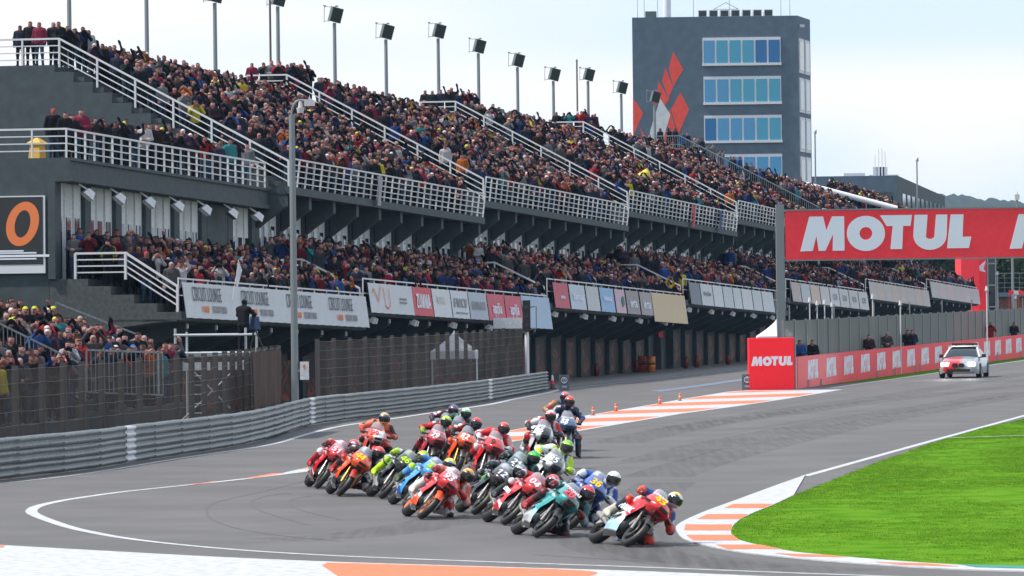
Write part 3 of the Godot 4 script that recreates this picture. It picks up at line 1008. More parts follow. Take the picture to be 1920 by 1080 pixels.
# ================================================================ floodlight masts behind the stand
func make_masts() -> void:
	var b := MB.new()
	b.tube(Vector3.ZERO, Vector3(0, 18.0, 0), 0.13, 0.09, 10)
	var pole := b.done()
	b = MB.new()
	b.box(Vector3(0.12, 0.0, 0.05), Vector3(1.02, 1.22, 0.42), Basis(Vector3(0, 0, 1), -0.26) * Basis(Vector3.UP, 0.5))
	var head := b.done()
	b = MB.new()
	b.box(Vector3(0.12, 0.0, 0.05) + Basis(Vector3(0, 0, 1), -0.26) * Basis(Vector3.UP, 0.5) * Vector3(0.0, 0, 0.22), Vector3(0.90, 1.1, 0.02), Basis(Vector3(0, 0, 1), -0.26) * Basis(Vector3.UP, 0.5))
	b.box(Vector3(0.12, 0.0, 0.05) + Basis(Vector3(0, 0, 1), -0.26) * Basis(Vector3.UP, 0.5) * Vector3(0.515, 0, 0.0), Vector3(0.02, 1.1, 0.34), Basis(Vector3(0, 0, 1), -0.26) * Basis(Vector3.UP, 0.5))
	var face := b.done()
	b = MB.new()
	b.bar(Vector3(-0.82, 0.75, -0.1), Vector3(-0.86, -0.62, -0.1), 0.05, 0.05)
	b.bar(Vector3(-0.85, 0.7, -0.1), Vector3(-0.2, 0.66, 0), 0.05, 0.05)
	b.bar(Vector3(-0.85, -0.5, -0.1), Vector3(-0.4, -0.5, 0), 0.05, 0.05)
	b.box(Vector3(-0.8, 0.78, -0.1), Vector3(0.22, 0.10, 0.1))
	b.box(Vector3(0.2, 0.72, 0), Vector3(0.25, 0.12, 0.2))
	var arm := b.done()
	var xs := [127, 272, 400, 518, 624, 720, 818, 893, 966, 1033, 1098, 1160, 1222]
	var tops := [0, 0, -20, 0, 15, 46, 44, 72, 98, 124, 124, 148, 165]
	for k in xs.size():
		var x0: float = xs[k] + 4.0
		var t := (lvl(x0, 120).x - 960.0) / F
		var d := (49.5 + 12.6 * 0.98) / (0.2 - t)
		var p := Vector3(d * t, 0, -d)
		var h := 17.6
		if k >= 4: h = at(xs[k], tops[k] + 28.0, d).y
		elif k == 3: h = at(xs[k], 12.0, d).y
		var o := thing("floodlight_mast", ("tall grey floodlight mast rising behind the packed stand" if k < 12 else "grey floodlight mast standing before the tower mural"), "floodlight mast", p, "floodlight masts behind the stand")
		var pl := obj("pole", pole, M.pole_grey, o)
		pl.scale.y = h / 18.0
		var hd := obj("lamp_head", head, M.floodlight_grey, o)
		hd.position.y = h + 0.4
		hd.scale = Vector3.ONE * 0.60
		var fc := obj("lamp_face", face, M.floodlight_face, hd)
		fc.position = Vector3.ZERO
		var ar := obj("mounting_frame", arm, M.steel, o)
		ar.position.y = h + 0.4
		ar.scale = Vector3.ONE * 0.60
	for q in [[504, 0.0, 19.0], [1078, 0.0, 0.0]]:
		var t: float = (lvl(q[0] + 4.0, 160).x - 960.0) / F
		var d := (49.5 + 12.2 * 0.98) / (0.2 - t)
		var h: float = q[2] if q[2] > 0 else at(1078, 114, d).y
		var bb := MB.new()
		bb.tube(Vector3.ZERO, Vector3(0, h, 0), 0.07, 0.05, 8)
		bb.tube(Vector3(0, h, 0), Vector3(0, h + 0.1, 0), 0.09, 0.02, 8)
		var o := part("flag_pole", bb, mat("pole_brown", Color(0.10, 0.08, 0.075), 0.6))
		o.position = Vector3(d * t, 0, -d)
		tag(o, "thin bare brown pole behind the stand", "pole", "bare poles behind the stand")

# ================================================================ bodies: tapered bones joined smoothly, meshed as surface nets
class Body:
	var cell := 0.035
	var k := 48.0
	var bones := []                       # [a, b, ra, rb, zone]
	var verts := PackedVector3Array()
	var norms := PackedVector3Array()
	var zones := PackedInt32Array()
	var index := PackedInt32Array()
	func bone(a: Vector3, b: Vector3, ra: float, rb: float, zone: int) -> void:
		bones.append([a, b, ra, rb, zone])
	func chain(pts: Array, rs: Array, zone: int) -> void:
		for j in pts.size() - 1: bone(pts[j], pts[j + 1], rs[j], rs[j + 1], zone)
	func mesh_bones(list: Array, cell_: float, kk: float) -> void:
		var lo := Vector3(1e9, 1e9, 1e9)
		var hi := -lo
		for q in list:
			var r: float = maxf(q[2], q[3]) + cell_ * 2.5
			lo = lo.min(q[0] - Vector3.ONE * r).min(q[1] - Vector3.ONE * r)
			hi = hi.max(q[0] + Vector3.ONE * r).max(q[1] + Vector3.ONE * r)
		var nx_ := int((hi.x - lo.x) / cell_) + 2
		var ny_ := int((hi.y - lo.y) / cell_) + 2
		var nz_ := int((hi.z - lo.z) / cell_) + 2
		var n := nx_ * ny_ * nz_
		var acc := PackedFloat32Array()
		acc.resize(n)
		var best := PackedFloat32Array()
		best.resize(n)
		best.fill(1e9)
		var who := PackedInt32Array()
		who.resize(n)
		for q in list:
			var a: Vector3 = q[0]
			var b: Vector3 = q[1]
			var ra: float = q[2]
			var rb: float = q[3]
			var zn: int = q[4]
			var ab := b - a
			var l2 := maxf(ab.length_squared(), 1e-8)
			var mg := maxf(ra, rb) + maxf(cell_ * 2.2, 3.2 / kk)
			var p0 := (a.min(b) - Vector3.ONE * mg - lo) / cell_
			var p1 := (a.max(b) + Vector3.ONE * mg - lo) / cell_
			for z in range(maxi(0, int(p0.z)), mini(nz_, int(p1.z) + 2)):
				for y in range(maxi(0, int(p0.y)), mini(ny_, int(p1.y) + 2)):
					var row := (z * ny_ + y) * nx_
					for x in range(maxi(0, int(p0.x)), mini(nx_, int(p1.x) + 2)):
						var p := lo + Vector3(x, y, z) * cell_
						var t := clampf((p - a).dot(ab) / l2, 0.0, 1.0)
						var d := p.distance_to(a + ab * t) - (ra + (rb - ra) * t)
						var id := row + x
						acc[id] += exp(-kk * d)
						if d < best[id]:
							best[id] = d
							who[id] = zn
		# field: below zero inside
		var cellv := {}
		var sx := 1
		var sy := nx_
		var sz := nx_ * ny_
		var corner := [0, sx, sy, sx + sy, sz, sx + sz, sy + sz, sx + sy + sz]
		var base := verts.size()
		for z in nz_ - 1:
			for y in ny_ - 1:
				var row := (z * ny_ + y) * nx_
				for x in nx_ - 1:
					var id := row + x
					var cnt := 0
					for c in corner:
						if acc[id + c] > 1.0: cnt += 1
					if cnt == 0 or cnt == 8: continue
					var sum := Vector3.ZERO
					var m := 0
					for e in [[0, 1], [2, 3], [4, 5], [6, 7], [0, 2], [1, 3], [4, 6], [5, 7], [0, 4], [1, 5], [2, 6], [3, 7]]:
						var fa: float = acc[id + corner[e[0]]]
						var fb: float = acc[id + corner[e[1]]]
						if (fa > 1.0) == (fb > 1.0): continue
						var la := log(maxf(fa, 1e-6))
						var lb := log(maxf(fb, 1e-6))
						var t := la / (la - lb)
						var pa := Vector3(e[0] & 1, (e[0] >> 1) & 1, e[0] >> 2)
						var pb := Vector3(e[1] & 1, (e[1] >> 1) & 1, e[1] >> 2)
						sum += pa.lerp(pb, t)
						m += 1
					cellv[id] = verts.size()
					verts.append(lo + (Vector3(x, y, z) + sum / m) * cell_)
					var g := Vector3(log(maxf(acc[id + 1] , 1e-6)) - log(maxf(acc[id], 1e-6)) + log(maxf(acc[id + sx + sy + sz], 1e-6)) - log(maxf(acc[id + sy + sz], 1e-6)),
						log(maxf(acc[id + sy], 1e-6)) - log(maxf(acc[id], 1e-6)) + log(maxf(acc[id + sx + sy + sz], 1e-6)) - log(maxf(acc[id + sx + sz], 1e-6)),
						log(maxf(acc[id + sz], 1e-6)) - log(maxf(acc[id], 1e-6)) + log(maxf(acc[id + sx + sy + sz], 1e-6)) - log(maxf(acc[id + sx + sy], 1e-6)))
					norms.append((-g).normalized() if g.length() > 1e-6 else Vector3.UP)
					var bz := 1e9
					var bw := 0
					for c in corner:
						if best[id + c] < bz:
							bz = best[id + c]
							bw = who[id + c]
					zones.append(bw)
		for id in cellv:
			var x: int = id % nx_
			var y: int = (id / nx_) % ny_
			var z: int = id / sz
			var ins: bool = acc[id] > 1.0
			if y > 0 and z > 0 and ins != (acc[id + sx] > 1.0):
				face(cellv, id, id - sy, id - sy - sz, id - sz, ins)
			if x > 0 and z > 0 and ins != (acc[id + sy] > 1.0):
				face(cellv, id, id - sz, id - sz - sx, id - sx, ins)
			if x > 0 and y > 0 and ins != (acc[id + sz] > 1.0):
				face(cellv, id, id - sx, id - sx - sy, id - sy, ins)
	func face(cv: Dictionary, a: int, b: int, c: int, d: int, ins: bool) -> void:
		if not (cv.has(a) and cv.has(b) and cv.has(c) and cv.has(d)): return
		var p: int = cv[a]
		var q: int = cv[b]
		var r: int = cv[c]
		var s: int = cv[d]
		if ins: index.append_array(PackedInt32Array([p, r, q, p, s, r]))
		else: index.append_array(PackedInt32Array([p, q, r, p, r, s]))
	func build() -> void:
		mesh_bones(bones, cell, k)
		# let faces agree with normals
		for j in range(0, index.size(), 3):
			var a := verts[index[j]]
			var nn := (verts[index[j + 2]] - a).cross(verts[index[j + 1]] - a)
			if nn.dot(norms[index[j]] + norms[index[j + 1]] + norms[index[j + 2]]) < 0.0:
				var t := index[j + 1]
				index[j + 1] = index[j + 2]
				index[j + 2] = t
	func mesh(cols: PackedColorArray) -> ArrayMesh:
		var arr := []
		arr.resize(Mesh.ARRAY_MAX)
		arr[Mesh.ARRAY_VERTEX] = verts
		arr[Mesh.ARRAY_NORMAL] = norms
		arr[Mesh.ARRAY_COLOR] = cols
		arr[Mesh.ARRAY_INDEX] = index
		var m := ArrayMesh.new()
		m.add_surface_from_arrays(Mesh.PRIMITIVE_TRIANGLES, arr)
		return m

# zones: 0 jacket, 1 trousers, 2 head, 3 hands, 4 shoes
# a standing figure faces +z; arms from hand targets
func person_body(left: Array, right: Array, lean := 0.0, cell := 0.036, hood := false) -> Body:
	var b := Body.new()
	b.cell = cell
	b.k = 52.0
	var hip := Vector3(0, 0.93, 0)
	var ch := Vector3(0, 1.30, lean * 0.30)
	var nk := Vector3(0, 1.48, lean * 0.45)
	var hd := Vector3(0, 1.60, lean * 0.55 + 0.02)
	for s in [-1, 1]:
		b.bone(hip + Vector3(0.09 * s, -0.02, 0), Vector3(0.11 * s, 0.50, 0.02), 0.095, 0.068, 1)
		b.bone(Vector3(0.11 * s, 0.50, 0.02), Vector3(0.12 * s, 0.09, -0.02), 0.068, 0.05, 1)
		b.bone(Vector3(0.12 * s, 0.05, -0.05), Vector3(0.15 * s, 0.04, 0.13), 0.048, 0.04, 4)
		b.bone(ch + Vector3(0.07 * s, 0.05, 0), hip + Vector3(0.07 * s, 0.0, 0), 0.125, 0.115, 0)
		b.bone(ch + Vector3(0.17 * s, 0.12, 0), ch + Vector3(0.05 * s, 0.14, 0), 0.075, 0.08, 0)
	b.bone(nk + Vector3(0, -0.06, 0), nk + Vector3(0, 0.02, 0.01), 0.065, 0.052, 2 if not hood else 0)
	# skull, jaw, nose, ears
	b.bone(hd + Vector3(0, 0.035, -0.015), hd + Vector3(0, 0.02, 0.01), 0.084, 0.082, 2)
	b.bone(hd + Vector3(0, -0.03, 0.02), hd + Vector3(0, -0.065, 0.04), 0.064, 0.042, 2)
	b.bone(hd + Vector3(0, 0.0, 0.092), hd + Vector3(0, -0.025, 0.104), 0.012, 0.016, 2)
	for s in [-1, 1]:
		var sh := ch + Vector3(0.205 * s, 0.10, 0)
		var pts: Array = left if s < 0 else right
		var el: Vector3 = pts[0]
		var wr: Vector3 = pts[1]
		b.bone(sh, el, 0.068, 0.055, 0)
		b.bone(el, wr, 0.055, 0.040, 0)
		var f := (wr - el).normalized()
		b.bone(wr, wr + f * 0.07, 0.036, 0.042, 3)
		b.bone(wr + f * 0.07, wr + f * 0.13 + Vector3(-0.02 * s, 0.02, 0.02), 0.036, 0.022, 3)
		b.bone(wr + f * 0.03, wr + f * 0.08 + Vector3(-0.05 * s, 0.02, 0.02), 0.02, 0.016, 3)
	b.build()
	return b

var bodies := []
var pose_words := ["standing", "arms folded", "hands at face", "filming", "arm raised", "arms overhead"]
var palettes := []
var pal_words := []
var person_mesh := {}

func make_people_kit() -> void:
	var A := [
		[[Vector3(-0.27, 1.14, -0.02), Vector3(-0.25, 0.90, 0.08)], [Vector3(0.27, 1.14, -0.02), Vector3(0.25, 0.90, 0.08)], 0.0],
		[[Vector3(-0.27, 1.14, 0.02), Vector3(-0.06, 1.10, 0.24)], [Vector3(0.27, 1.14, 0.02), Vector3(0.06, 1.12, 0.25)], 0.05],
		[[Vector3(-0.30, 1.20, 0.16), Vector3(-0.10, 1.44, 0.24)], [Vector3(0.30, 1.20, 0.16), Vector3(0.10, 1.44, 0.24)], 0.05],
		[[Vector3(-0.29, 1.30, 0.24), Vector3(-0.10, 1.55, 0.36)], [Vector3(0.29, 1.30, 0.24), Vector3(0.10, 1.55, 0.36)], 0.04],
		[[Vector3(-0.27, 1.14, 0.02), Vector3(-0.20, 0.98, 0.2)], [Vector3(0.30, 1.50, 0.16), Vector3(0.22, 1.76, 0.24)], 0.0],
		[[Vector3(-0.32, 1.55, 0.10), Vector3(-0.13, 1.80, 0.14)], [Vector3(0.32, 1.55, 0.10), Vector3(0.13, 1.80, 0.14)], 0.0],
	]
	for a in A:
		bodies.append(person_body(a[0], a[1], a[2]))
	var skin := [Color(0.37, 0.185, 0.165), Color(0.28, 0.135, 0.118), Color(0.44, 0.24, 0.22), Color(0.21, 0.102, 0.090)]
	var dark := Color(0.014, 0.012, 0.012)
	var brown := Color(0.026, 0.016, 0.012)
	var grey := Color(0.26, 0.25, 0.24)
	var blond := Color(0.24, 0.15, 0.075)
	var jeans := Color(0.035, 0.055, 0.10)
	var blk := Color(0.014, 0.014, 0.017)
	# jacket, trousers, head top, colour words, eyes (0 bare, 1 dark glasses), cap
	var list := [
		[blk, blk, dark, "black jacket, bare dark hair", 0], [blk, jeans, brown, "black jacket and jeans, brown hair", 1], [Color(0.02, 0.024, 0.045), jeans, dark, "navy jacket, dark hair", 0],
		[Color(0.02, 0.024, 0.045), blk, Color(0.015, 0.015, 0.02), "navy jacket and black cap", 1], [Color(0.055, 0.057, 0.062), blk, grey, "dark grey jacket, grey hair", 0], [blk, blk, Color(0.015, 0.015, 0.018), "black jacket and black beanie", 0],
		[Color(0.034, 0.022, 0.024), jeans, brown, "dark brown jacket, brown hair", 0], [Color(0.028, 0.034, 0.038), blk, dark, "charcoal jacket, dark hair", 1], [Color(0.24, 0.016, 0.02), jeans, dark, "red jacket, dark hair", 0],
		[Color(0.02, 0.06, 0.20), jeans, brown, "blue jacket, brown hair", 0], [Color(0.12, 0.125, 0.14), jeans, brown, "mid grey jacket, brown hair", 0], [blk, jeans, Color(0.40, 0.02, 0.03), "black jacket and red cap", 0],
		[blk, blk, Color(0.42, 0.55, 0.03), "black jacket and lime yellow cap", 1], [Color(0.09, 0.01, 0.018), blk, dark, "maroon jacket, dark hair", 0], [Color(0.30, 0.31, 0.34), jeans, dark, "pale grey hooded top", 0],
		[Color(0.06, 0.02, 0.022), blk, blond, "plum jacket, fair hair", 0], [Color(0.30, 0.085, 0.012), blk, dark, "orange jacket, dark hair", 0], [Color(0.018, 0.02, 0.026), jeans, skin[0] * 0.95, "black jacket, bald head", 1],
		[Color(0.04, 0.025, 0.045), blk, Color(0.5, 0.52, 0.55), "dark purple jacket and white cap", 0], [Color(0.38, 0.31, 0.03), blk, dark, "yellow jacket, dark hair", 0], [Color(0.03, 0.03, 0.034), blk, Color(0.02, 0.13, 0.36), "black jacket and blue beanie", 0],
		[Color(0.03, 0.16, 0.18), jeans, brown, "teal jacket, brown hair", 0],
		[Color(0.22, 0.012, 0.02), blk, Color(0.22, 0.012, 0.02), "red hooded top", 0], [Color(0.012, 0.03, 0.12), blk, dark, "royal blue jacket, dark hair", 1], [Color(0.16, 0.02, 0.05), jeans, brown, "crimson jacket, brown hair", 0],
		[Color(0.34, 0.33, 0.36), blk, dark, "white jacket, dark hair", 1], [Color(0.03, 0.012, 0.014), blk, Color(0.03, 0.012, 0.014), "dark maroon hooded top", 0], [blk, blk, blk, "black hooded top", 0],
	]
	for k in list.size():
		var q: Array = list[k]
		palettes.append([q[0], q[1], q[2], skin[k % 4], q[4], 1 if k % 3 != 1 else 0])
		pal_words.append(q[3])

func person_colors(b: Body, pal: Array, lean: float) -> PackedColorArray:
	var c := PackedColorArray()
	c.resize(b.verts.size())
	var hd := Vector3(0, 1.60, lean * 0.55 + 0.02)
	for j in b.verts.size():
		var z := b.zones[j]
		var col: Color = pal[0]
		if z == 1: col = pal[1]
		elif z == 3: col = pal[3] if pal[5] == 0 else Color(0.014, 0.014, 0.016)
		elif z == 4: col = Color(0.03, 0.03, 0.032)
		elif z == 2:
			var p := b.verts[j] - hd
			col = pal[3]
			if p.y > 0.05 or (p.z < 0.015 and p.y > -0.05) or p.z < -0.04 and p.y > -0.10: col = pal[2]
			elif p.y > 0.012 and p.y < 0.04 and p.z > 0.05:
				col = Color(0.012, 0.012, 0.014) if pal[4] == 1 else (pal[3] as Color) * 0.35
			elif p.y < -0.052 and p.y > -0.075 and p.z > 0.06: col = Color(0.26, 0.09, 0.07)
		c[j] = col
	return c

func get_person(pose: int, pal: int) -> ArrayMesh:
	var key := pose * 100 + pal
	if not person_mesh.has(key):
		var b: Body = bodies[pose]
		person_mesh[key] = b.mesh(person_colors(b, palettes[pal], [0.0, 0.05, 0.05, 0.04, 0.0, 0.0][pose]))
	return person_mesh[key]

# every place where a spectator stands: [feet, turn, area, scale]
var places := []
func stand_row(i: int, s0: float, s1: float, b: float, floor_: float, step: float, area: int, r: RandomNumberGenerator, chance := 1.0) -> void:
	var s := s0 + r.randf() * step
	while s < s1:
		if r.randf() < chance:
			var p: Vector3 = sec[i] * Vector3(s, floor_, b + r.randf_range(-0.2, 0.2))
			places.append([p, r.randf_range(-0.5, 0.6), area, r.randf_range(0.88, 1.07)])
		s += step * r.randf_range(0.8, 1.25)

func make_crowd() -> void:
	var r := RandomNumberGenerator.new()
	r.seed = 99
	# areas: 0 temporary stand, 1 low balcony near section, 2 flat deck, 3 upper rows, 4 low balcony far
	for i in 7:
		var L: float = slen[i]
		for b in [2.0, 1.3, 0.55, -0.25, -0.95, -1.45]:
			var s0 := 0.5 if b > 0.6 else 0.3
			if i == 0 and b < -0.7: stand_row(i, 0.3, L - 0.4, b, low_floor(b), 0.50, 1, r, 0.95 if b > -1.2 else 0.6)
			else: stand_row(i, s0, L - 0.3, b, low_floor(b), 0.47, 1 if i == 0 else 4, r, 0.97 if b > -1.2 else 0.45)
		if i == 0:
			stand_row(i, 1.0, L - 0.5, -1.9, 9.0, 0.75, 2, r, 0.75)
			stand_row(i, 1.0, L - 0.5, -2.7, 9.0, 0.8, 2, r, 0.6)
			stand_row(i, 9.0, L - 0.5, -3.6, 9.0, 0.9, 2, r, 0.4)
			continue
		var nrow: int = [0, 11, 11, 11, 10, 5, 5][i]
		for row in nrow:
			var b := -0.95 - 0.78 * row
			stand_row(i, 1.6, L - 2.6, b, up_floor(b - 0.02), 0.47, 3, r, 0.97)
			if r.randf() < 0.8: stand_row(i, 0.35, 1.3, b, up_floor(b - 0.02) + 0.1, 0.7, 3, r, 0.55)
		if i >= 5:
			stand_row(i, 2.0, L - 0.2, -5.0, 10.6, 0.5, 3, r, 0.9)
			continue
		stand_row(i, 0.5, 6.0, -9.95, 13.4, 0.47, 3, r, 0.9)
		stand_row(i, 0.5, L - 2.0, -9.6, 12.9, 0.9, 3, r, 0.35)
		# the corner at the head of each stair
		for k in 4: places.append([sec[i] * Vector3(r.randf_range(0.4, 1.2), 13.4, -10.2 - k * 0.42), r.randf_range(-0.4, 0.4), 3, r.randf_range(0.95, 1.05)])
	# temporary stand by the fence
	for q in temp_places(r): places.append(q)
	# a bright yellow jacket on the second stair
	var yj := obj("person", get_person(2, 19), M.vertex_matte)
	yj.transform = Transform3D(Basis(Vector3.UP, 0.3).scaled(Vector3.ONE * 1.05), sec[1] * Vector3(0.8, up_floor(-4.4), -4.4))
	tag(yj, "spectator in bright yellow jacket alone on the stair of the second section", "person")
	places.sort_custom(func(a, b): return a[0].z > b[0].z)
	var freq := [0, 0, 0, 0, 1, 1, 1, 2, 2, 2, 2, 3, 3, 3, 4, 4, 5, 5, 5, 6, 6, 7, 7, 8, 8, 9, 9, 10, 10, 11, 12, 13, 13, 14, 15, 16, 17, 18, 18, 20, 21, 22, 23, 23, 24, 24, 25, 26, 26, 26, 27, 27, 27, 0, 1, 2, 3, 5, 4, 19]
	var posef := [0, 0, 0, 1, 1, 1, 2, 2, 2, 3, 3, 4, 5, 0, 1, 2, 0, 0]
	var place_words := ["on the temporary stand", "on the near lower balcony", "on the flat upper deck", "in the upper rows", "on the further balconies"]
	var group_words := ["spectators on the temporary stand", "spectators on the near lower balcony", "spectators on the flat upper deck", "spectators in the upper rows", "spectators on the further balconies"]
	var many := {}
	var count := 0
	for q in places:
		var pose: int = posef[r.randi() % posef.size()]
		var pal: int = freq[r.randi() % freq.size()]
		if pose == 5 and r.randf() < 0.6: pose = 3
		var xf := Transform3D(Basis(Vector3.UP, q[1] + 0.12).scaled(Vector3(q[3], q[3], q[3])), q[0])
		if count < 296:
			count += 1
			var o := obj("person", get_person(pose, pal), M.vertex_matte)
			o.transform = xf
			tag(o, "spectator in %s, %s, %s" % [pal_words[pal], pose_words[pose], place_words[q[2]]], "person", group_words[q[2]])
		else:
			var key := pose * 100 + pal
			if not many.has(key): many[key] = []
			many[key].append(xf)
	var root := Node3D.new()
	root.name = "spectator_crowd"
	add_child(root)
	root.set_meta("kind", "stuff")
	tag(root, "dense crowd of spectators filling the rows of the long grandstand", "crowd")
	for key in many:
		var mm := MultiMesh.new()
		mm.transform_format = MultiMesh.TRANSFORM_3D
		mm.mesh = get_person(key / 100, key % 100)
		mm.instance_count = many[key].size()
		for j in many[key].size(): mm.set_instance_transform(j, many[key][j])
		var o := MultiMeshInstance3D.new()
		o.name = "spectators"
		o.multimesh = mm
		o.material_override = M.vertex_matte
		root.add_child(o, true)
		o.set_meta("kind", "stuff")

# rows of the temporary stand, parallel to the rail: [offset behind the rail, floor, nearest depth, farthest depth]
var temp_rows := []
func temp_line(row: Array, step: float) -> Array:
	var out := []
	for p in resample(offset_line(rail_line(), -row[0]), step):
		var x: float = p.x / -p.z * F + 960
		if -p.z > row[2] and -p.z < row[3] and x > -60 and x < 322: out.append(p)
	return out

func temp_setup() -> void:
	for j in 5: temp_rows.append([2.3 + 0.8 * j, 1.08 + 0.22 * j, 120.0, 141.0])
	for j in 8: temp_rows.append([2.5 + 0.85 * j, 1.18 + 0.27 * j, 144.5, 157.0 - j * 0.4])

func temp_places(r: RandomNumberGenerator) -> Array:
	temp_setup()
	var out := []
	for row in temp_rows:
		for p in temp_line(row, 0.52):
			if r.randf() < 0.06: continue
			out.append([Vector3(p.x + r.randf_range(-0.25, 0.25), row[1], p.z + r.randf_range(-0.1, 0.1)), r.randf_range(-0.4, 0.6), 0, r.randf_range(0.93, 1.05)])
	return out

# ================================================================ race motorcycles and riders
# bike frame: x to the rider's left, y up, z forward, origin on the ground midway between the wheels
var bike_mesh := {}

func tab(rows: Array, y: float, c: int) -> float:
	# rows sorted by falling y
	for k in rows.size() - 1:
		if y <= rows[k][0] and y >= rows[k + 1][0]:
			var t: float = (rows[k][0] - y) / maxf(rows[k][0] - rows[k + 1][0], 1e-5)
			t = t * t * (3 - 2 * t) * 0.4 + t * 0.6
			return lerpf(rows[k][c], rows[k + 1][c], t)
	return rows[-1][c] if y < rows[-1][0] else rows[0][c]

var FAIR := [[0.95, 0.50, 0.30, 0.16], [0.85, 0.69, 0.20, 0.21], [0.74, 0.70, 0.10, 0.262], [0.69, 0.66, 0.07, 0.225], [0.60, 0.55, 0.04, 0.228], [0.45, 0.36, -0.06, 0.240], [0.30, 0.27, -0.22, 0.20], [0.18, 0.22, -0.30, 0.135], [0.12, 0.20, -0.34, 0.05]]
var NOSE := [[1.00, 0.155, 0.45, 0.17], [0.95, 0.18, 0.51, 0.245], [0.88, 0.208, 0.57, 0.32], [0.80, 0.23, 0.62, 0.35], [0.74, 0.225, 0.64, 0.29], [0.665, 0.14, 0.62, 0.12]]

func paint_at(L: Dictionary, y: float, z: float, s: int) -> Color:
	var v := y + 0.42 * z
	var a: float = L.get("t1", 0.42)
	var b: float = L.get("t2", 0.55)
	var w := 0.015 * sin(z * 21.0 + y * 13.0)
	# sponsor print: small blocks in rows
	var h := sin(floorf(z * 9.0) * 12.9 + floorf(y * 13.0) * 78.2 + L.get("seed", 0.0)) * 43758.5
	h -= floorf(h)
	var fy := y * 13.0 - floorf(y * 13.0)
	if h > 0.80 and fy > 0.25 and fy < 0.8 and y < 0.8: return Color(0.62, 0.64, 0.68) if h < 0.93 else Color(0.02, 0.02, 0.025)
	if y < 0.20: return Color(0.02, 0.02, 0.022)
	if v + w < a: return L.c2
	if v + w < b: return L.c3
	return L.c1

func tyre(R: float, cr: float, n: int) -> ArrayMesh:
	var prof := []
	for k in 13:
		var t := deg_to_rad(-84.0 + 14.0 * k)
		prof.append(Vector2(R - cr * 1.02 + cr * 1.02 * cos(t), cr * sin(t)))
	prof.append(Vector2(R * 0.72, cr * 0.78))
	prof.push_front(Vector2(R * 0.72, -cr * 0.78))
	var b := MB.new(true)
	b.lathe(prof, Vector3.ZERO, Vector3(1, 0, 0), n)
	return b.done()

func wheel_rim(R: float, w: float) -> ArrayMesh:
	var b := MB.new(true)
	b.lathe([Vector2(R * 0.735, -w), Vector2(R * 0.68, -w * 0.92), Vector2(R * 0.64, 0), Vector2(R * 0.68, w * 0.92), Vector2(R * 0.735, w)], Vector3.ZERO, Vector3(1, 0, 0), 28)
	b.sm(false)
	for k in 7:
		var a := TAU * k / 7
		b.bar(Vector3(0, cos(a), sin(a)) * 0.03, Vector3(0, cos(a), sin(a)) * R * 0.67, 0.03, 0.022, Vector3(1, 0, 0))
	b.tube(Vector3(-w, 0, 0), Vector3(w, 0, 0), 0.04, 0.04, 12)
	return b.done()

func disc(r0: float, r1: float, x: float, th: float) -> MB:
	var b := MB.new(true)
	b.lathe([Vector2(r0, x - th), Vector2(r1, x - th), Vector2(r1, x + th), Vector2(r0, x + th), Vector2(r0, x - th)], Vector3.ZERO, Vector3(1, 0, 0), 24)
	return b

# closed loft through oval sections [z, y, half width, half height, squareness]
func oval_loft(rows: Array, n: int, cols = null) -> MB:
	var b := MB.new(true)
	var g := []
	var cc := []
	for q in rows:
		var ring := []
		var rc := []
		for k in n + 1:
			var t := TAU * k / n
			var e: float = q[4]
			var cx := signf(cos(t)) * pow(absf(cos(t)), e)
			var cy := signf(sin(t)) * pow(absf(sin(t)), e)
			var p := Vector3(q[2] * cx, q[1] + q[3] * cy, q[0])
			ring.append(p)
			rc.append(cols.call(p) if cols != null else Color.WHITE)
		g.append(ring)
		cc.append(rc)
	# end caps closed to a point
	for f in [0, rows.size() - 1]:
		var c := Vector3(0, rows[f][1], rows[f][0])
		for k in n:
			if f == 0: b.tric(c, g[f][k], g[f][k + 1], cc[f][k], cc[f][k], cc[f][k])
			else: b.tric(c, g[f][k + 1], g[f][k], cc[f][k], cc[f][k], cc[f][k])
	b.grid(g, cc)
	return b

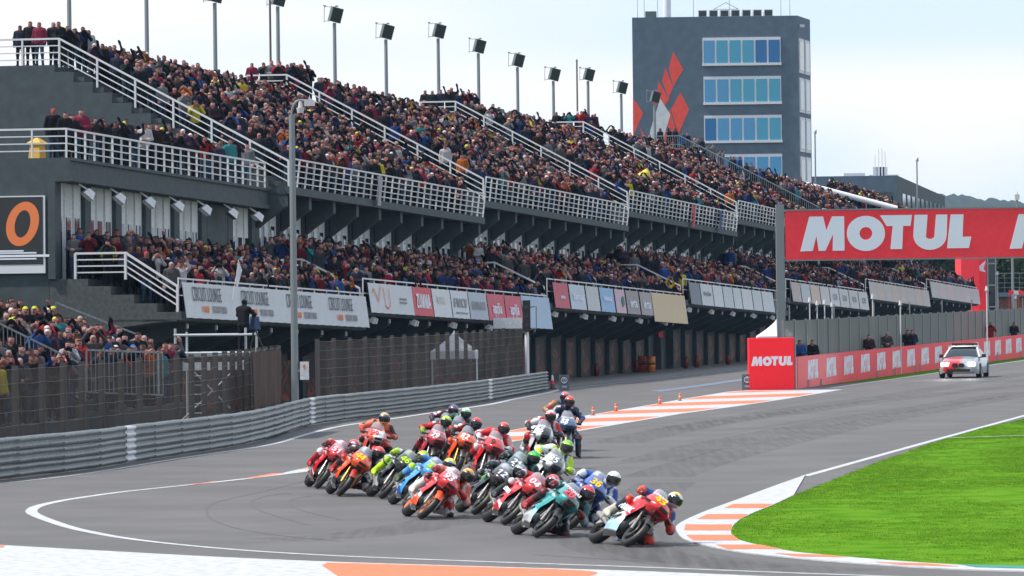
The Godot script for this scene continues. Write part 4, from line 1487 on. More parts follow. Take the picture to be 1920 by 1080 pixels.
func bike_kit() -> void:
	bike_mesh.tyre_f = tyre(0.30, 0.062, 36)
	bike_mesh.tyre_r = tyre(0.318, 0.097, 36)
	bike_mesh.rim_f = wheel_rim(0.30, 0.045)
	bike_mesh.rim_r = wheel_rim(0.318, 0.075)
	var b := disc(0.09, 0.165, 0.075, 0.004)
	bike_mesh.disc_l = b.done()
	bike_mesh.disc_r = disc(0.09, 0.165, -0.075, 0.004).done()
	b = MB.new()
	b.box(Vector3.ZERO, Vector3(0.06, 0.14, 0.08), Basis(Vector3.RIGHT, 0.5))
	bike_mesh.caliper = b.done()
	b = MB.new()
	b.tube(Vector3(0.10, 0.27, 0.71), Vector3(0.105, 0.52, 0.61), 0.028, 0.028, 10)
	b.tube(Vector3(0.105, 0.50, 0.618), Vector3(0.11, 0.90, 0.46), 0.022, 0.022, 10)
	bike_mesh.fork_l = b.done()
	b = MB.new()
	b.tube(Vector3(-0.10, 0.27, 0.71), Vector3(-0.105, 0.52, 0.61), 0.028, 0.028, 10)
	b.tube(Vector3(-0.105, 0.50, 0.618), Vector3(-0.11, 0.90, 0.46), 0.022, 0.022, 10)
	bike_mesh.fork_r = b.done()
	b = oval_loft([[0.36, 0.48, 0.10, 0.16, 0.7], [0.30, 0.48, 0.17, 0.24, 0.6], [0.0, 0.46, 0.18, 0.28, 0.6], [-0.22, 0.46, 0.15, 0.22, 0.6], [-0.34, 0.46, 0.10, 0.12, 0.7]], 14)
	bike_mesh.engine = b.done()
	b = MB.new()
	for s in [-1, 1]:
		b.hexa(Vector3(0.125 * s, 0.37, -0.47), Vector3(0.05, 0.10, 0.60), Vector3(0.04, 0.10, 0.52), Basis(Vector3.RIGHT, -0.22))
	b.box(Vector3(0, 0.42, -0.26), Vector3(0.26, 0.10, 0.08))
	bike_mesh.swingarm = b.done()
	b = MB.new(true)
	b.tube(Vector3(-0.12, 0.26, -0.20), Vector3(-0.17, 0.36, -0.52), 0.035, 0.042, 10)
	b.tube(Vector3(-0.17, 0.36, -0.52), Vector3(-0.18, 0.44, -0.86), 0.048, 0.052, 12)
	bike_mesh.exhaust = b.done()
	for s in [-1, 1]:
		b = MB.new()
		b.tube(Vector3(0.10 * s, 0.885, 0.44), Vector3(0.36 * s, 0.845, 0.34), 0.016, 0.018, 8)
		b.tube(Vector3(0.13 * s, 0.875, 0.44), Vector3(0.35 * s, 0.86, 0.42), 0.007, 0.006, 6)
		b.bar(Vector3(0.36 * s, 0.845, 0.34), Vector3(0.30 * s, 0.86, 0.47), 0.012, 0.025)
		bike_mesh["handlebar_l" if s > 0 else "handlebar_r"] = b.done()
	b = MB.new()
	b.tube(Vector3(-0.07, 0.395, -0.365), Vector3(0.07, 0.395, -0.365), 0.014, 0.014, 8)
	bike_mesh.footpeg = b.done()
	# front mudguard
	b = MB.new(true)
	var g := []
	for k in 11:
		var a := deg_to_rad(28.0 + 11.0 * k)
		var row := []
		for j in 7:
			var t := deg_to_rad(-78.0 + 26.0 * j)
			var r := 0.262 + 0.068 * cos(t)
			row.append(Vector3(0.078 * sin(t), 0.30 + r * sin(a), 0.70 - r * cos(a) * -1.0))
		g.append(row)
	b.grid(g)
	bike_mesh.mudguard = b.done()
	b = MB.new()
	b.box(Vector3(0, 0.775, 0.93), Vector3(0.16, 0.055, 0.10), Basis(Vector3.RIGHT, 0.1))
	b.box(Vector3(0, 0.70, 0.82), Vector3(0.13, 0.05, 0.12), Basis(Vector3.RIGHT, 0.4))
	bike_mesh.intake = b.done()
	# screen: the upper bubble above the nose
	var S := [[0.995, 0.158, 0.45, 0.175], [1.05, 0.14, 0.385, 0.175], [1.10, 0.115, 0.34, 0.165], [1.14, 0.075, 0.29, 0.115]]
	b = MB.new(true)
	g = []
	for q in S:
		var row := []
		for k in 17:
			var t := deg_to_rad(-92.0 + 11.5 * k)
			row.append(Vector3(q[1] * sin(t), q[0], q[2] + q[3] * cos(t)))
		g.append(row)
	b.grid(g)
	bike_mesh.screen = b.done()
	for s in [-1, 1]:
		b = MB.new()
		b.prism(PackedVector2Array([Vector2(0, 0), Vector2(0.13 * s, -0.035), Vector2(0.13 * s, -0.05), Vector2(0.0, -0.02)]), Vector3(0.185 * s, 0.80, 0.62), Vector3.RIGHT, Vector3.UP, Vector3(0, 0, 0.16))
		bike_mesh["winglet_l" if s > 0 else "winglet_r"] = b.done()
	mat("carbon", Color(0.012, 0.018, 0.02), 0.35)
	mat("bike_steel", Color(0.42, 0.40, 0.37), 0.32, 0.8)
	mat("rim_dark", Color(0.015, 0.015, 0.016), 0.4, 0.3)
	var sc := mat("smoked_screen", Color(0.42, 0.44, 0.50, 0.45), 0.04)
	sc.transparency = BaseMaterial3D.TRANSPARENCY_ALPHA
	sc.albedo_color.a = 0.45
	mat("visor", Color(0.012, 0.013, 0.016), 0.08)
	mat("gold", Color(0.55, 0.33, 0.06), 0.3, 0.8)

func paint_mesh(kind: String, L: Dictionary) -> ArrayMesh:
	if kind == "nose":
		var b := MB.new(true)
		var g := []
		var cc := []
		for k in 15:
			var y := lerpf(1.0, 0.665, k / 14.0)
			var w := tab(NOSE, y, 1)
			var z0 := tab(NOSE, y, 2)
			var l := tab(NOSE, y, 3)
			var row := []
			var rc := []
			for j in 25:
				var t := deg_to_rad(-92.0 + 184.0 * j / 24.0)
				var sx := signf(sin(t)) * pow(absf(sin(t)), 1.0)
				var p := Vector3(w * sx, y, z0 + l * pow(maxf(cos(t), 0.0), 1.05))
				row.append(p)
				var c: Color = L.nose if absf(p.x) < 0.13 - (0.9 - y) * 0.2 else L.c1
				if y > 0.955: c = L.get("lip", L.c1)
				rc.append(c)
			g.append(row)
			cc.append(rc)
		b.grid(g, cc)
		return b.done()
	if kind == "tank":
		return oval_loft([[0.30, 0.84, 0.08, 0.04, 0.8], [0.24, 0.84, 0.16, 0.10, 0.75], [0.10, 0.83, 0.185, 0.15, 0.75], [-0.10, 0.80, 0.165, 0.14, 0.75], [-0.26, 0.76, 0.11, 0.08, 0.8], [-0.30, 0.75, 0.05, 0.04, 0.9]], 16, func(p): return L.tank).done()
	if kind == "tail":
		return oval_loft([[-0.22, 0.76, 0.10, 0.05, 0.7], [-0.30, 0.78, 0.15, 0.06, 0.6], [-0.50, 0.82, 0.145, 0.065, 0.6], [-0.68, 0.885, 0.12, 0.075, 0.6], [-0.84, 0.93, 0.075, 0.05, 0.7], [-0.90, 0.945, 0.03, 0.02, 0.9]], 14, func(p): return L.tail if p.z < -0.42 else Color(0.02, 0.02, 0.02)).done()
	# side fairings
	var s := 1 if kind == "fairing_l" else -1
	var b := MB.new(true)
	var g := []
	var cc := []
	for k in 41:
		var y := lerpf(0.95, 0.12, k / 40.0)
		var zf := tab(FAIR, y, 1)
		var zr := tab(FAIR, y, 2)
		var w := tab(FAIR, y, 3)
		var row := []
		var rc := []
		for j in 25:
			var u := j / 24.0
			var ww := w * (0.80 + 0.20 * sin(minf(u * 2.2, 1.0) * PI / 2)) * (1.0 - 0.08 * maxf(u - 0.6, 0.0) / 0.4)
			var z := lerpf(zf, zr, u)
			row.append(Vector3(ww * s, y, z))
			rc.append(paint_at(L, y, z, s))
		if s < 0:
			row.reverse()
			rc.reverse()
		g.append(row)
		cc.append(rc)
	b.grid(g, cc)
	return b.done()

func make_bike(L: Dictionary, label: String) -> Node3D:
	var t := thing("race_motorcycle", label, "motorcycle", Vector3.ZERO, "race motorcycles in the pack")
	for f in [["front_wheel", "_f", Vector3(0, 0.30, 0.70)], ["rear_wheel", "_r", Vector3(0, 0.318, -0.70)]]:
		var w := Node3D.new()
		w.name = f[0]
		t.add_child(w, true)
		w.position = f[2]
		obj("tyre", bike_mesh["tyre" + f[1]], M.rubber, w)
		obj("rim", bike_mesh["rim" + f[1]], M.rim_dark if not L.has("rim") else M[L.rim], w)
		if f[1] == "_f":
			obj("brake_disc", bike_mesh.disc_l, M.carbon, w)
			obj("brake_disc", bike_mesh.disc_r, M.carbon, w)
	obj("fork_leg", bike_mesh.fork_l, M.gold if L.get("fork", 0) else M.bike_steel, t)
	obj("fork_leg", bike_mesh.fork_r, M.gold if L.get("fork", 0) else M.bike_steel, t)
	for s in [-1, 1]:
		var cl := obj("brake_caliper", bike_mesh.caliper, M.bike_steel, t)
		cl.position = Vector3(0.105 * s, 0.39, 0.60)
	obj("engine", bike_mesh.engine, M.carbon, t)
	obj("swingarm", bike_mesh.swingarm, M.bike_steel, t)
	obj("exhaust", bike_mesh.exhaust, M.bike_steel, t)
	obj("handlebar", bike_mesh.handlebar_l, M.black, t)
	obj("handlebar", bike_mesh.handlebar_r, M.black, t)
	for s in [-1, 1]:
		var fp := obj("footpeg", bike_mesh.footpeg, M.black, t)
		fp.position.x = 0.2 * s
	var mk := "guard_%s" % L.guard.to_html()
	if not M.has(mk):
		mat(mk, L.guard, 0.3)
		M[mk].clearcoat_enabled = true
	obj("mudguard", bike_mesh.mudguard, M[mk], t)
	obj("side_fairing", paint_mesh("fairing_l", L), M.painted, t)
	obj("side_fairing", paint_mesh("fairing_r", L), M.painted, t)
	var ns := obj("nose_fairing", paint_mesh("nose", L), M.painted, t)
	obj("air_intake", bike_mesh.intake, M.black, ns)
	obj("windscreen", bike_mesh.screen, M.smoked_screen, t)
	obj("fuel_tank", paint_mesh("tank", L), M.painted, t)
	obj("tail_unit", paint_mesh("tail", L), M.painted, t)
	obj("winglet", bike_mesh.winglet_l, M[mk], t)
	obj("winglet", bike_mesh.winglet_r, M[mk], t)
	# race number on the front, a little to the right, and a word above it
	if L.get("num", "") != "":
		var nk := "num_%s" % L.numc.to_html()
		if not M.has(nk): mat(nk, L.numc, 0.5)
		var bs := Basis(Vector3.UP, -0.55) * Basis(Vector3.RIGHT, -0.55)
		text(ns, L.num, 0.185, Transform3D(bs, Vector3(-0.10, 0.885, 0.858)), M[nk], 0.02, "race_number")
		if L.get("word", "") != "":
			text(ns, L.word, 0.08, Transform3D(bs, Vector3(-0.075, 0.985, 0.66)), M.letter_white if not L.has("wordc") else M[L.wordc], 0.01, "lettering")
	# dark cooling slots in the flanks
	for sd in [-1, 1]:
		for k in 2:
			var vb := MB.new()
			vb.bar(Vector3(0.242 * sd, 0.56 - k * 0.13, 0.30 - k * 0.07), Vector3(0.244 * sd, 0.47 - k * 0.12, 0.08 - k * 0.08), 0.035, 0.012, Vector3(sd, 0, 0))
			part("vent", vb, M.black, t)
	if L.has("side"):
		for s in [-1, 1]:
			text(t, L.side, 0.15, Transform3D(Basis(Vector3.UP, s * (PI / 2 - 0.06)) * Basis(Vector3(0, 0, 1), 0.15 * s), Vector3(0.255 * s, 0.56, 0.24)), M[L.sidec], 0.006, "lettering")
	if L.has("claw"):
		var b := MB.new()
		for k in 3:
			for s in [-1, 1]:
				b.bar(Vector3(0.243 * s, 0.74 - 0.02 * k, 0.56 - 0.05 * k), Vector3(0.255 * s, 0.60 + 0.02 * k, 0.50 - 0.05 * k), 0.02, 0.01, Vector3(1, 0, 0))
		part("claw_mark", b, mat("claw_green", Color(0.12, 0.50, 0.05), 0.5), t)
	return t

# ---------------------------------------------------------------- riders
# zones: 0 torso, 1 upper sleeves, 2 legs, 3 gloves, 4 boots, 5 sliders, 6 neck, 7 forearms, 8 shins
func finger_hand(b: Body, wrist: Vector3, grip: Vector3, s: float) -> Array:
	# hand closed round the grip, whose axis runs along x
	var out := []
	var palm := grip + Vector3(0, 0.028, -0.012)
	out.append([wrist, palm, 0.033, 0.030, 3])
	for k in 4:
		var dx: float = (k - 1.5) * 0.021
		var k0 := palm + Vector3(dx, 0.004, 0.006)
		var k1 := grip + Vector3(dx, 0.022, 0.034)
		var k2 := grip + Vector3(dx, -0.012, 0.034 - 0.003 * k)
		var k3 := grip + Vector3(dx, -0.026, 0.004)
		out.append([k0, k1, 0.012, 0.0105, 3])
		out.append([k1, k2, 0.0105, 0.0095, 3])
		out.append([k2, k3, 0.0095, 0.0085, 3])
	out.append([palm + Vector3(-0.03 * s, -0.01, -0.005), grip + Vector3(-0.05 * s, -0.012, 0.01), 0.014, 0.011, 3])
	out.append([grip + Vector3(-0.05 * s, -0.012, 0.01), grip + Vector3(-0.038 * s, -0.03, 0.024), 0.011, 0.009, 3])
	return out

func rider_body(J: Dictionary) -> Body:
	var b := Body.new()
	b.cell = 0.021
	b.k = 60.0
	var pel: Vector3 = J.pelvis
	var che: Vector3 = J.chest
	var nk: Vector3 = J.neck
	var mid := pel.lerp(che, 0.5) + Vector3(0, 0.035, -0.02)
	for s in [-1.0, 1.0]:
		var hip: Vector3 = J.hip_l if s > 0 else J.hip_r
		var sh: Vector3 = J.sh_l if s > 0 else J.sh_r
		var el: Vector3 = J.el_l if s > 0 else J.el_r
		var gr: Vector3 = J.gr_l if s > 0 else J.gr_r
		var kn: Vector3 = J.kn_l if s > 0 else J.kn_r
		var an: Vector3 = J.an_l if s > 0 else J.an_r
		var toe: Vector3 = J.toe_l if s > 0 else J.toe_r
		var wr := gr + (el - gr).normalized() * 0.075 + Vector3(0, 0.02, 0)
		b.bone(pel.lerp(hip, 0.6), mid.lerp(hip, 0.35), 0.125, 0.12, 0)
		b.bone(mid.lerp(sh, 0.25), che.lerp(sh, 0.5), 0.115, 0.12, 0)
		b.bone(che.lerp(sh, 0.45), sh, 0.10, 0.085, 0)
		b.bone(sh, el, 0.082, 0.058, 1)
		b.bone(sh, sh.lerp(el, 0.2), 0.09, 0.08, 1)
		b.bone(el, el + (el - sh.lerp(wr, 0.5)).normalized() * 0.02, 0.058, 0.045, 5)
		b.bone(el, wr, 0.056, 0.040, 7)
		b.bone(wr.lerp(el, 0.35), wr, 0.052, 0.046, 3)
		b.bone(hip, kn, 0.112, 0.078, 2)
		b.bone(kn, kn + (kn - hip.lerp(an, 0.5)).normalized() * 0.04, 0.074, 0.055, 5)
		b.bone(kn, an, 0.074, 0.050, 8)
		b.bone(kn.lerp(an, 0.5), an, 0.066, 0.056, 4)
		b.bone(an, toe, 0.050, 0.036, 4)
		b.bone(an + Vector3(0, -0.03, 0), an + (an - toe).normalized() * 0.06 + Vector3(0, -0.03, 0), 0.04, 0.034, 4)
	b.bone(pel, mid, 0.14, 0.13, 0)
	b.bone(mid, che, 0.13, 0.125, 0)
	b.bone(che, nk, 0.10, 0.062, 6)
	b.bone(nk, nk.lerp(J.head, 0.6), 0.062, 0.06, 6)
	# aerodynamic hump
	var back := Vector3(0, 0.07, -0.09)
	b.bone(nk.lerp(che, 0.35) + back, mid.lerp(che, 0.45) + back * 0.9, 0.075, 0.05, 0)
	b.mesh_bones(b.bones, b.cell, b.k)
	for s in [-1.0, 1.0]:
		var el: Vector3 = J.el_l if s > 0 else J.el_r
		var gr: Vector3 = J.gr_l if s > 0 else J.gr_r
		var wr := gr + (el - gr).normalized() * 0.075 + Vector3(0, 0.02, 0)
		b.mesh_bones(finger_hand(b, wr, gr, s), 0.0085, 170.0)
	b.bones.clear()
	for j in range(0, b.index.size(), 3):
		var a := b.verts[b.index[j]]
		var nn := (b.verts[b.index[j + 2]] - a).cross(b.verts[b.index[j + 1]] - a)
		if nn.dot(b.norms[b.index[j]] + b.norms[b.index[j + 1]] + b.norms[b.index[j + 2]]) < 0.0:
			var t := b.index[j + 1]
			b.index[j + 1] = b.index[j + 2]
			b.index[j + 2] = t
	return b

var poses := {}
var pose_bodies := {}
func rider_kit() -> void:
	poses.hang = {
		"pelvis": Vector3(0.19, 0.81, -0.32), "chest": Vector3(0.19, 1.00, 0.06), "neck": Vector3(0.20, 1.10, 0.22), "head": Vector3(0.215, 1.175, 0.34),
		"hip_l": Vector3(0.29, 0.77, -0.28), "hip_r": Vector3(0.10, 0.79, -0.28), "sh_l": Vector3(0.37, 1.01, 0.14), "sh_r": Vector3(0.03, 1.06, 0.13),
		"el_l": Vector3(0.555, 0.84, 0.16), "el_r": Vector3(-0.21, 0.98, 0.10), "gr_l": Vector3(0.315, 0.852, 0.357), "gr_r": Vector3(-0.315, 0.852, 0.357),
		"kn_l": Vector3(0.47, 0.50, 0.02), "kn_r": Vector3(-0.245, 0.72, 0.04), "an_l": Vector3(0.25, 0.42, -0.38), "an_r": Vector3(-0.245, 0.43, -0.38),
		"toe_l": Vector3(0.29, 0.37, -0.20), "toe_r": Vector3(-0.25, 0.375, -0.20), "tilt": 0.35}
	poses.mild = {
		"pelvis": Vector3(0.08, 0.82, -0.32), "chest": Vector3(0.09, 1.04, 0.04), "neck": Vector3(0.10, 1.16, 0.18), "head": Vector3(0.11, 1.245, 0.29),
		"hip_l": Vector3(0.19, 0.78, -0.28), "hip_r": Vector3(-0.02, 0.79, -0.28), "sh_l": Vector3(0.28, 1.06, 0.10), "sh_r": Vector3(-0.09, 1.09, 0.10),
		"el_l": Vector3(0.45, 0.90, 0.14), "el_r": Vector3(-0.33, 0.97, 0.12), "gr_l": Vector3(0.315, 0.852, 0.357), "gr_r": Vector3(-0.315, 0.852, 0.357),
		"kn_l": Vector3(0.40, 0.60, 0.05), "kn_r": Vector3(-0.25, 0.70, 0.06), "an_l": Vector3(0.245, 0.43, -0.38), "an_r": Vector3(-0.245, 0.43, -0.38),
		"toe_l": Vector3(0.28, 0.375, -0.20), "toe_r": Vector3(-0.25, 0.375, -0.20), "tilt": 0.2}
	poses.upright = {
		"pelvis": Vector3(0.0, 0.84, -0.32), "chest": Vector3(0.02, 1.12, -0.04), "neck": Vector3(0.03, 1.26, 0.09), "head": Vector3(0.04, 1.36, 0.17),
		"hip_l": Vector3(0.11, 0.80, -0.28), "hip_r": Vector3(-0.11, 0.80, -0.28), "sh_l": Vector3(0.22, 1.15, 0.03), "sh_r": Vector3(-0.18, 1.16, 0.03),
		"el_l": Vector3(0.40, 1.00, 0.10), "el_r": Vector3(-0.40, 1.00, 0.10), "gr_l": Vector3(0.315, 0.852, 0.357), "gr_r": Vector3(-0.315, 0.852, 0.357),
		"kn_l": Vector3(0.36, 0.52, 0.00), "kn_r": Vector3(-0.27, 0.68, 0.08), "an_l": Vector3(0.40, 0.14, 0.06), "an_r": Vector3(-0.245, 0.43, -0.38),
		"toe_l": Vector3(0.42, 0.07, 0.23), "toe_r": Vector3(-0.25, 0.375, -0.20), "tilt": 0.0}
	for k in poses: pose_bodies[k] = rider_body(poses[k])

func helmet_mesh(H: Dictionary) -> Array:
	var b := MB.new(true)
	var vz := MB.new(true)
	var g := []
	var cc := []
	var gv := []
	var n := 28
	var m := 20
	for i in m + 1:
		var th := PI * i / m
		var row := []
		var rc := []
		for j in n + 1:
			var ph := TAU * j / n
			var d := Vector3(sin(th) * sin(ph), cos(th), sin(th) * cos(ph))
			var p := Vector3(d.x * 0.128, d.y * 0.142, d.z * 0.152)
			if d.y < -0.2 and d.z > 0: p.z += 0.022 * d.z * minf(1.0, (-0.2 - d.y) * 3.0)
			if d.y < -0.6: p.y = -0.6 * 0.142 + (p.y + 0.6 * 0.142) * 0.6
			if d.z < -0.5 and d.y > 0.1: p += Vector3(0, 0.010, -0.02) * minf(1.0, (-d.z - 0.5) * 3.0)
			row.append(p)
			var c: Color = H.a
			var q := sin(ph * 3.0 + d.y * 5.0 + H.get("seed", 0.0))
			if d.y > H.get("cap", 0.72) - 0.1 * absf(d.x): c = H.c
			elif q > H.get("thr", 0.35): c = H.b
			if d.y < -0.42: c = H.get("chin", H.a)
			rc.append(c)
		g.append(row)
		cc.append(rc)
	b.grid(g, cc)
	for i in 9:
		var y := lerpf(0.36, -0.46, i / 8.0)
		var row := []
		for j in 17:
			var ph := deg_to_rad(-80.0 + 160.0 * j / 16.0)
			var st := sqrt(maxf(0.0, 1.0 - y * y))
			var ext := 0.022 * cos(ph) * st * clampf((-0.2 - y) * 3.0, 0, 1)
			row.append(Vector3(st * sin(ph) * 0.1315, y * 0.145, st * cos(ph) * 0.156 + ext))
		gv.append(row)
	vz.grid(gv)
	return [b.done(), vz.done()]

func make_rider(pose: String, C: Dictionary, H: Dictionary, label: String) -> Node3D:
	var bd: Body = pose_bodies[pose]
	var J: Dictionary = poses[pose]
	var cols := PackedColorArray()
	cols.resize(bd.verts.size())
	for j in bd.verts.size():
		var z := bd.zones[j]
		var p := bd.verts[j]
		var c: Color = C.body
		match z:
			1: c = C.arm if sin(p.z * 26.0 + p.y * 9.0 + p.x * 17.0) < 0.55 else C.get("trim", C.arm)
			2: c = C.leg if sin(p.z * 15.0 - p.y * 11.0) < 0.5 else C.get("trim", C.leg)
			3: c = C.glove
			4: c = C.boot
			5: c = C.get("slider", C.trim)
			6: c = C.get("neck", C.body)
			7: c = C.get("fore", C.arm)
			8: c = C.get("shin", C.leg)
			0: 
				if sin(p.z * 13.0 + p.y * 8.0 + absf(p.x - J.chest.x) * 10.0) > 0.45: c = C.get("trim2", C.body)
		# printed patches on the leathers
		if z == 0 or z == 1 or z == 2 or z == 7:
			var h := sin(floorf(p.x * 13.0) * 12.9 + floorf(p.y * 15.0) * 78.2 + floorf(p.z * 11.0) * 37.7 + C.body.r * 91.0) * 43758.5
			h -= floorf(h)
			if h > 0.88: c = Color(0.60, 0.62, 0.66) if h < 0.95 else (C.body as Color) * 0.3
		cols[j] = c
	var o := Node3D.new()
	o.name = numbered("person")
	add_child(o)
	tag(o, label, "person", "riders of the pack")
	obj("body", bd.mesh(cols), M.leather, o)
	var hm := helmet_mesh(H)
	var h := obj("helmet", hm[0], M.painted, o)
	h.position = J.head
	h.rotation = Vector3(0.02, 0.0, J.tilt)
	obj("visor", hm[1], M.visor, h)
	return o

func place_bike(fx: float, fy: float, head: float, lean: float, pose: String, L: Dictionary, C: Dictionary, H: Dictionary, bl: String, rl: String) -> void:
	var f := Vector3(sin(deg_to_rad(head)), 0, cos(deg_to_rad(head)))
	var th := deg_to_rad(lean)
	var bs := Basis(Vector3.UP, deg_to_rad(head)) * Basis(Vector3(0, 0, 1), -th)
	var p := gp(fx, fy) - f * 0.75
	p.y = 0.078 * (1.0 - cos(th)) + 0.004
	var xf := Transform3D(bs.scaled_local(Vector3.ONE * 1.07), p)
	var bike := make_bike(L, bl)
	bike.transform = xf
	var r := make_rider(pose, C, H, rl)
	r.transform = xf

func make_pack() -> void:
	bike_kit()
	rider_kit()
	var red := lin("c8141e"); var dred := lin("8c0f16"); var white := lin("d8dde4"); var blk := Color(0.014, 0.014, 0.016); var navy := lin("131c3a"); var blue := lin("1a4fa8")
	var sky := lin("3d8fd0"); var teal := lin("1f8f92"); var orange := lin("f0521c"); var lime := lin("b8e010"); var grn := lin("2ab82a"); var grey := lin("6a6e76"); var yel := lin("f0c818"); var pink := lin("e8505c")
	var silver := lin("a8adb5"); var ltb := lin("9cc4e6")
	# front-wheel contact, heading, lean, pose, livery, leathers, helmet
	place_bike(1170, 1026, 20, 46, "hang", {"c1": red, "c2": ltb, "c3": white, "t1": 0.42, "t2": 0.60, "nose": red, "lip": white, "tank": white, "tail": white, "guard": blk, "seed": 1.0, "num": "43", "numc": yel, "side": "PRAMAC", "sidec": "letter_white", "word": "Lenovo"},
		{"body": lin("1d2c5a"), "arm": lin("23458c"), "trim": lin("d84a3a"), "trim2": lin("c03428"), "leg": lin("1a2038"), "shin": lin("1a2038"), "fore": lin("d84a3a"), "glove": lin("c8402e"), "boot": lin("b0aca2"), "slider": lin("c23020"), "neck": lin("c03428")}, {"a": white, "b": navy, "c": yel, "chin": silver, "thr": 0.4},
		"red, white and pale blue race bike leading the pack", "leading rider in navy and red leathers hanging low off the red and white bike")
	place_bike(1001, 1009, 14, 46, "hang", {"c1": teal, "c2": silver, "c3": ltb, "t1": 0.40, "t2": 0.52, "nose": lin("4a5258"), "lip": teal, "tank": teal, "tail": lin("1c2a2e"), "guard": blk, "num": "20", "numc": pink, "word": "PETRONAS"},
		{"body": lin("12343a"), "arm": lin("1b6a70"), "trim": lin("1a1a20"), "trim2": lin("15252b"), "leg": lin("181c20"), "shin": lin("3a1a20"), "fore": lin("8a8f96"), "glove": lin("7a1a24"), "boot": lin("8a1a26"), "slider": lin("6a1420"), "neck": lin("10282c")}, {"a": lin("d8343c"), "b": lin("e04a50"), "c": lin("c02430"), "chin": lin("3a1418"), "thr": 0.5},
		"teal and silver race bike with a red 20 on the nose", "rider in dark teal leathers and red helmet leaning on the teal bike")
	place_bike(1064, 993, 13, 38, "hang", {"c1": blue, "c2": sky, "c3": white, "nose": blue, "tank": blue, "tail": blue, "guard": blk, "num": "36", "numc": yel},
		{"body": blue, "arm": blue, "trim": white, "trim2": lin("123a80"), "leg": lin("16306a"), "shin": lin("1a2a50"), "fore": white, "glove": white, "boot": white, "slider": lin("10182c"), "neck": white}, {"a": white, "b": lin("c4c8ce"), "c": lin("d6d9de"), "chin": grey, "thr": 0.6},
		"blue and white race bike close behind the teal one", "rider in blue leathers and white helmet beside the teal bike")
	place_bike(941, 985, 13, 45, "hang", {"c1": red, "c2": lin("b01820"), "c3": white, "t1": 0.34, "t2": 0.42, "nose": red, "lip": lin("e0483e"), "tank": red, "tail": red, "guard": blk, "num": "04", "numc": white, "side": "Lenovo", "sidec": "letter_white"},
		{"body": red, "arm": lin("b51822"), "trim": lin("a0121c"), "trim2": lin("98121a"), "leg": lin("16161a"), "shin": lin("16161a"), "fore": lin("c0c4ca"), "glove": lin("26282e"), "boot": lin("2a2c30"), "slider": lin("c8ccd2"), "neck": red}, {"a": lin("d8303a"), "b": silver, "c": lin("e4464c"), "chin": blk, "thr": 0.55},
		"red race bike with the number 04 in white", "rider in red leathers behind the teal bike, with grey and red helmet")
	place_bike(886, 966, 12, 42, "hang", {"c1": blk, "c2": silver, "c3": lin("30343c"), "t1": 0.40, "t2": 0.48, "nose": blk, "tank": lin("20242c"), "tail": blk, "guard": blk, "num": "12", "numc": white, "claw": 1},
		{"body": blk, "arm": lin("1c2028"), "trim": lin("c4c8ce"), "trim2": lin("20242c"), "leg": blk, "shin": lin("3a3e46"), "fore": lin("252930"), "glove": lin("30343a"), "boot": lin("c0c4ca"), "slider": lin("30343a")}, {"a": lin("8a9098"), "b": lin("b4bac2"), "c": lin("767c86"), "chin": blk, "thr": 0.2},
		"black and silver race bike with the number 12", "rider in black leathers and silver grey helmet on the black and silver bike")
	place_bike(785, 974, 12, 43, "hang", {"c1": red, "c2": orange, "c3": white, "t1": 0.44, "t2": 0.52, "nose": red, "lip": orange, "tank": orange, "tail": orange, "guard": orange, "num": "93", "numc": white, "word": "REPSOL", "rim": "letter_orange"},
		{"body": lin("e0643c"), "arm": lin("d86c50"), "trim": white, "trim2": white, "leg": lin("c83a2a"), "shin": white, "fore": lin("c8a49c"), "glove": lin("a01c22"), "boot": lin("e0d4d0"), "slider": lin("1a1a20"), "neck": lin("1a1a20")}, {"a": lin("c89a3c"), "b": blk, "c": lin("d4a850"), "chin": blk, "thr": 0.45},
		"red and orange race bike with the number 93", "rider in orange and white leathers with a gold helmet")
	place_bike(757, 951, 12, 42, "hang", {"c1": sky, "c2": blue, "c3": sky, "t1": 0.30, "t2": 0.36, "nose": sky, "lip": lime, "tank": sky, "tail": blue, "guard": sky, "num": "42", "numc": lime},
		{"body": blue, "arm": lin("2f6fc0"), "trim": lin("a8c4e0"), "trim2": sky, "leg": lin("3a7fc8"), "shin": lin("4a90d0"), "fore": lin("2f6fc0"), "glove": lin("2c3a20"), "boot": lin("3a4a2c"), "slider": lime}, {"a": yel, "b": sky, "c": lin("f2d83a"), "chin": blk, "thr": 0.55},
		"bright blue race bike beside the number 93 bike", "rider in blue leathers and yellow helmet on the bright blue bike")
	place_bike(712, 936, 11, 40, "hang", {"c1": blk, "c2": silver, "c3": lin("24303a"), "t1": 0.36, "t2": 0.44, "nose": lin("1c2a22"), "tank": lin("1a2030"), "tail": blk, "guard": blk, "num": "46", "numc": lime, "claw": 1},
		{"body": lin("10141c"), "arm": lin("1c2430"), "trim": lin("8fb410"), "trim2": lin("1b2330"), "leg": lin("1c2420"), "shin": lime, "fore": lin("a8d018"), "glove": lin("9cc414"), "boot": lin("a8d018"), "slider": lin("9cc414")}, {"a": lin("a8d414"), "b": lin("c4ec20"), "c": lin("90b810"), "chin": blk, "thr": 0.3},
		"black race bike with a yellow 46 on its nose", "rider in black leathers with lime gloves and lime helmet")
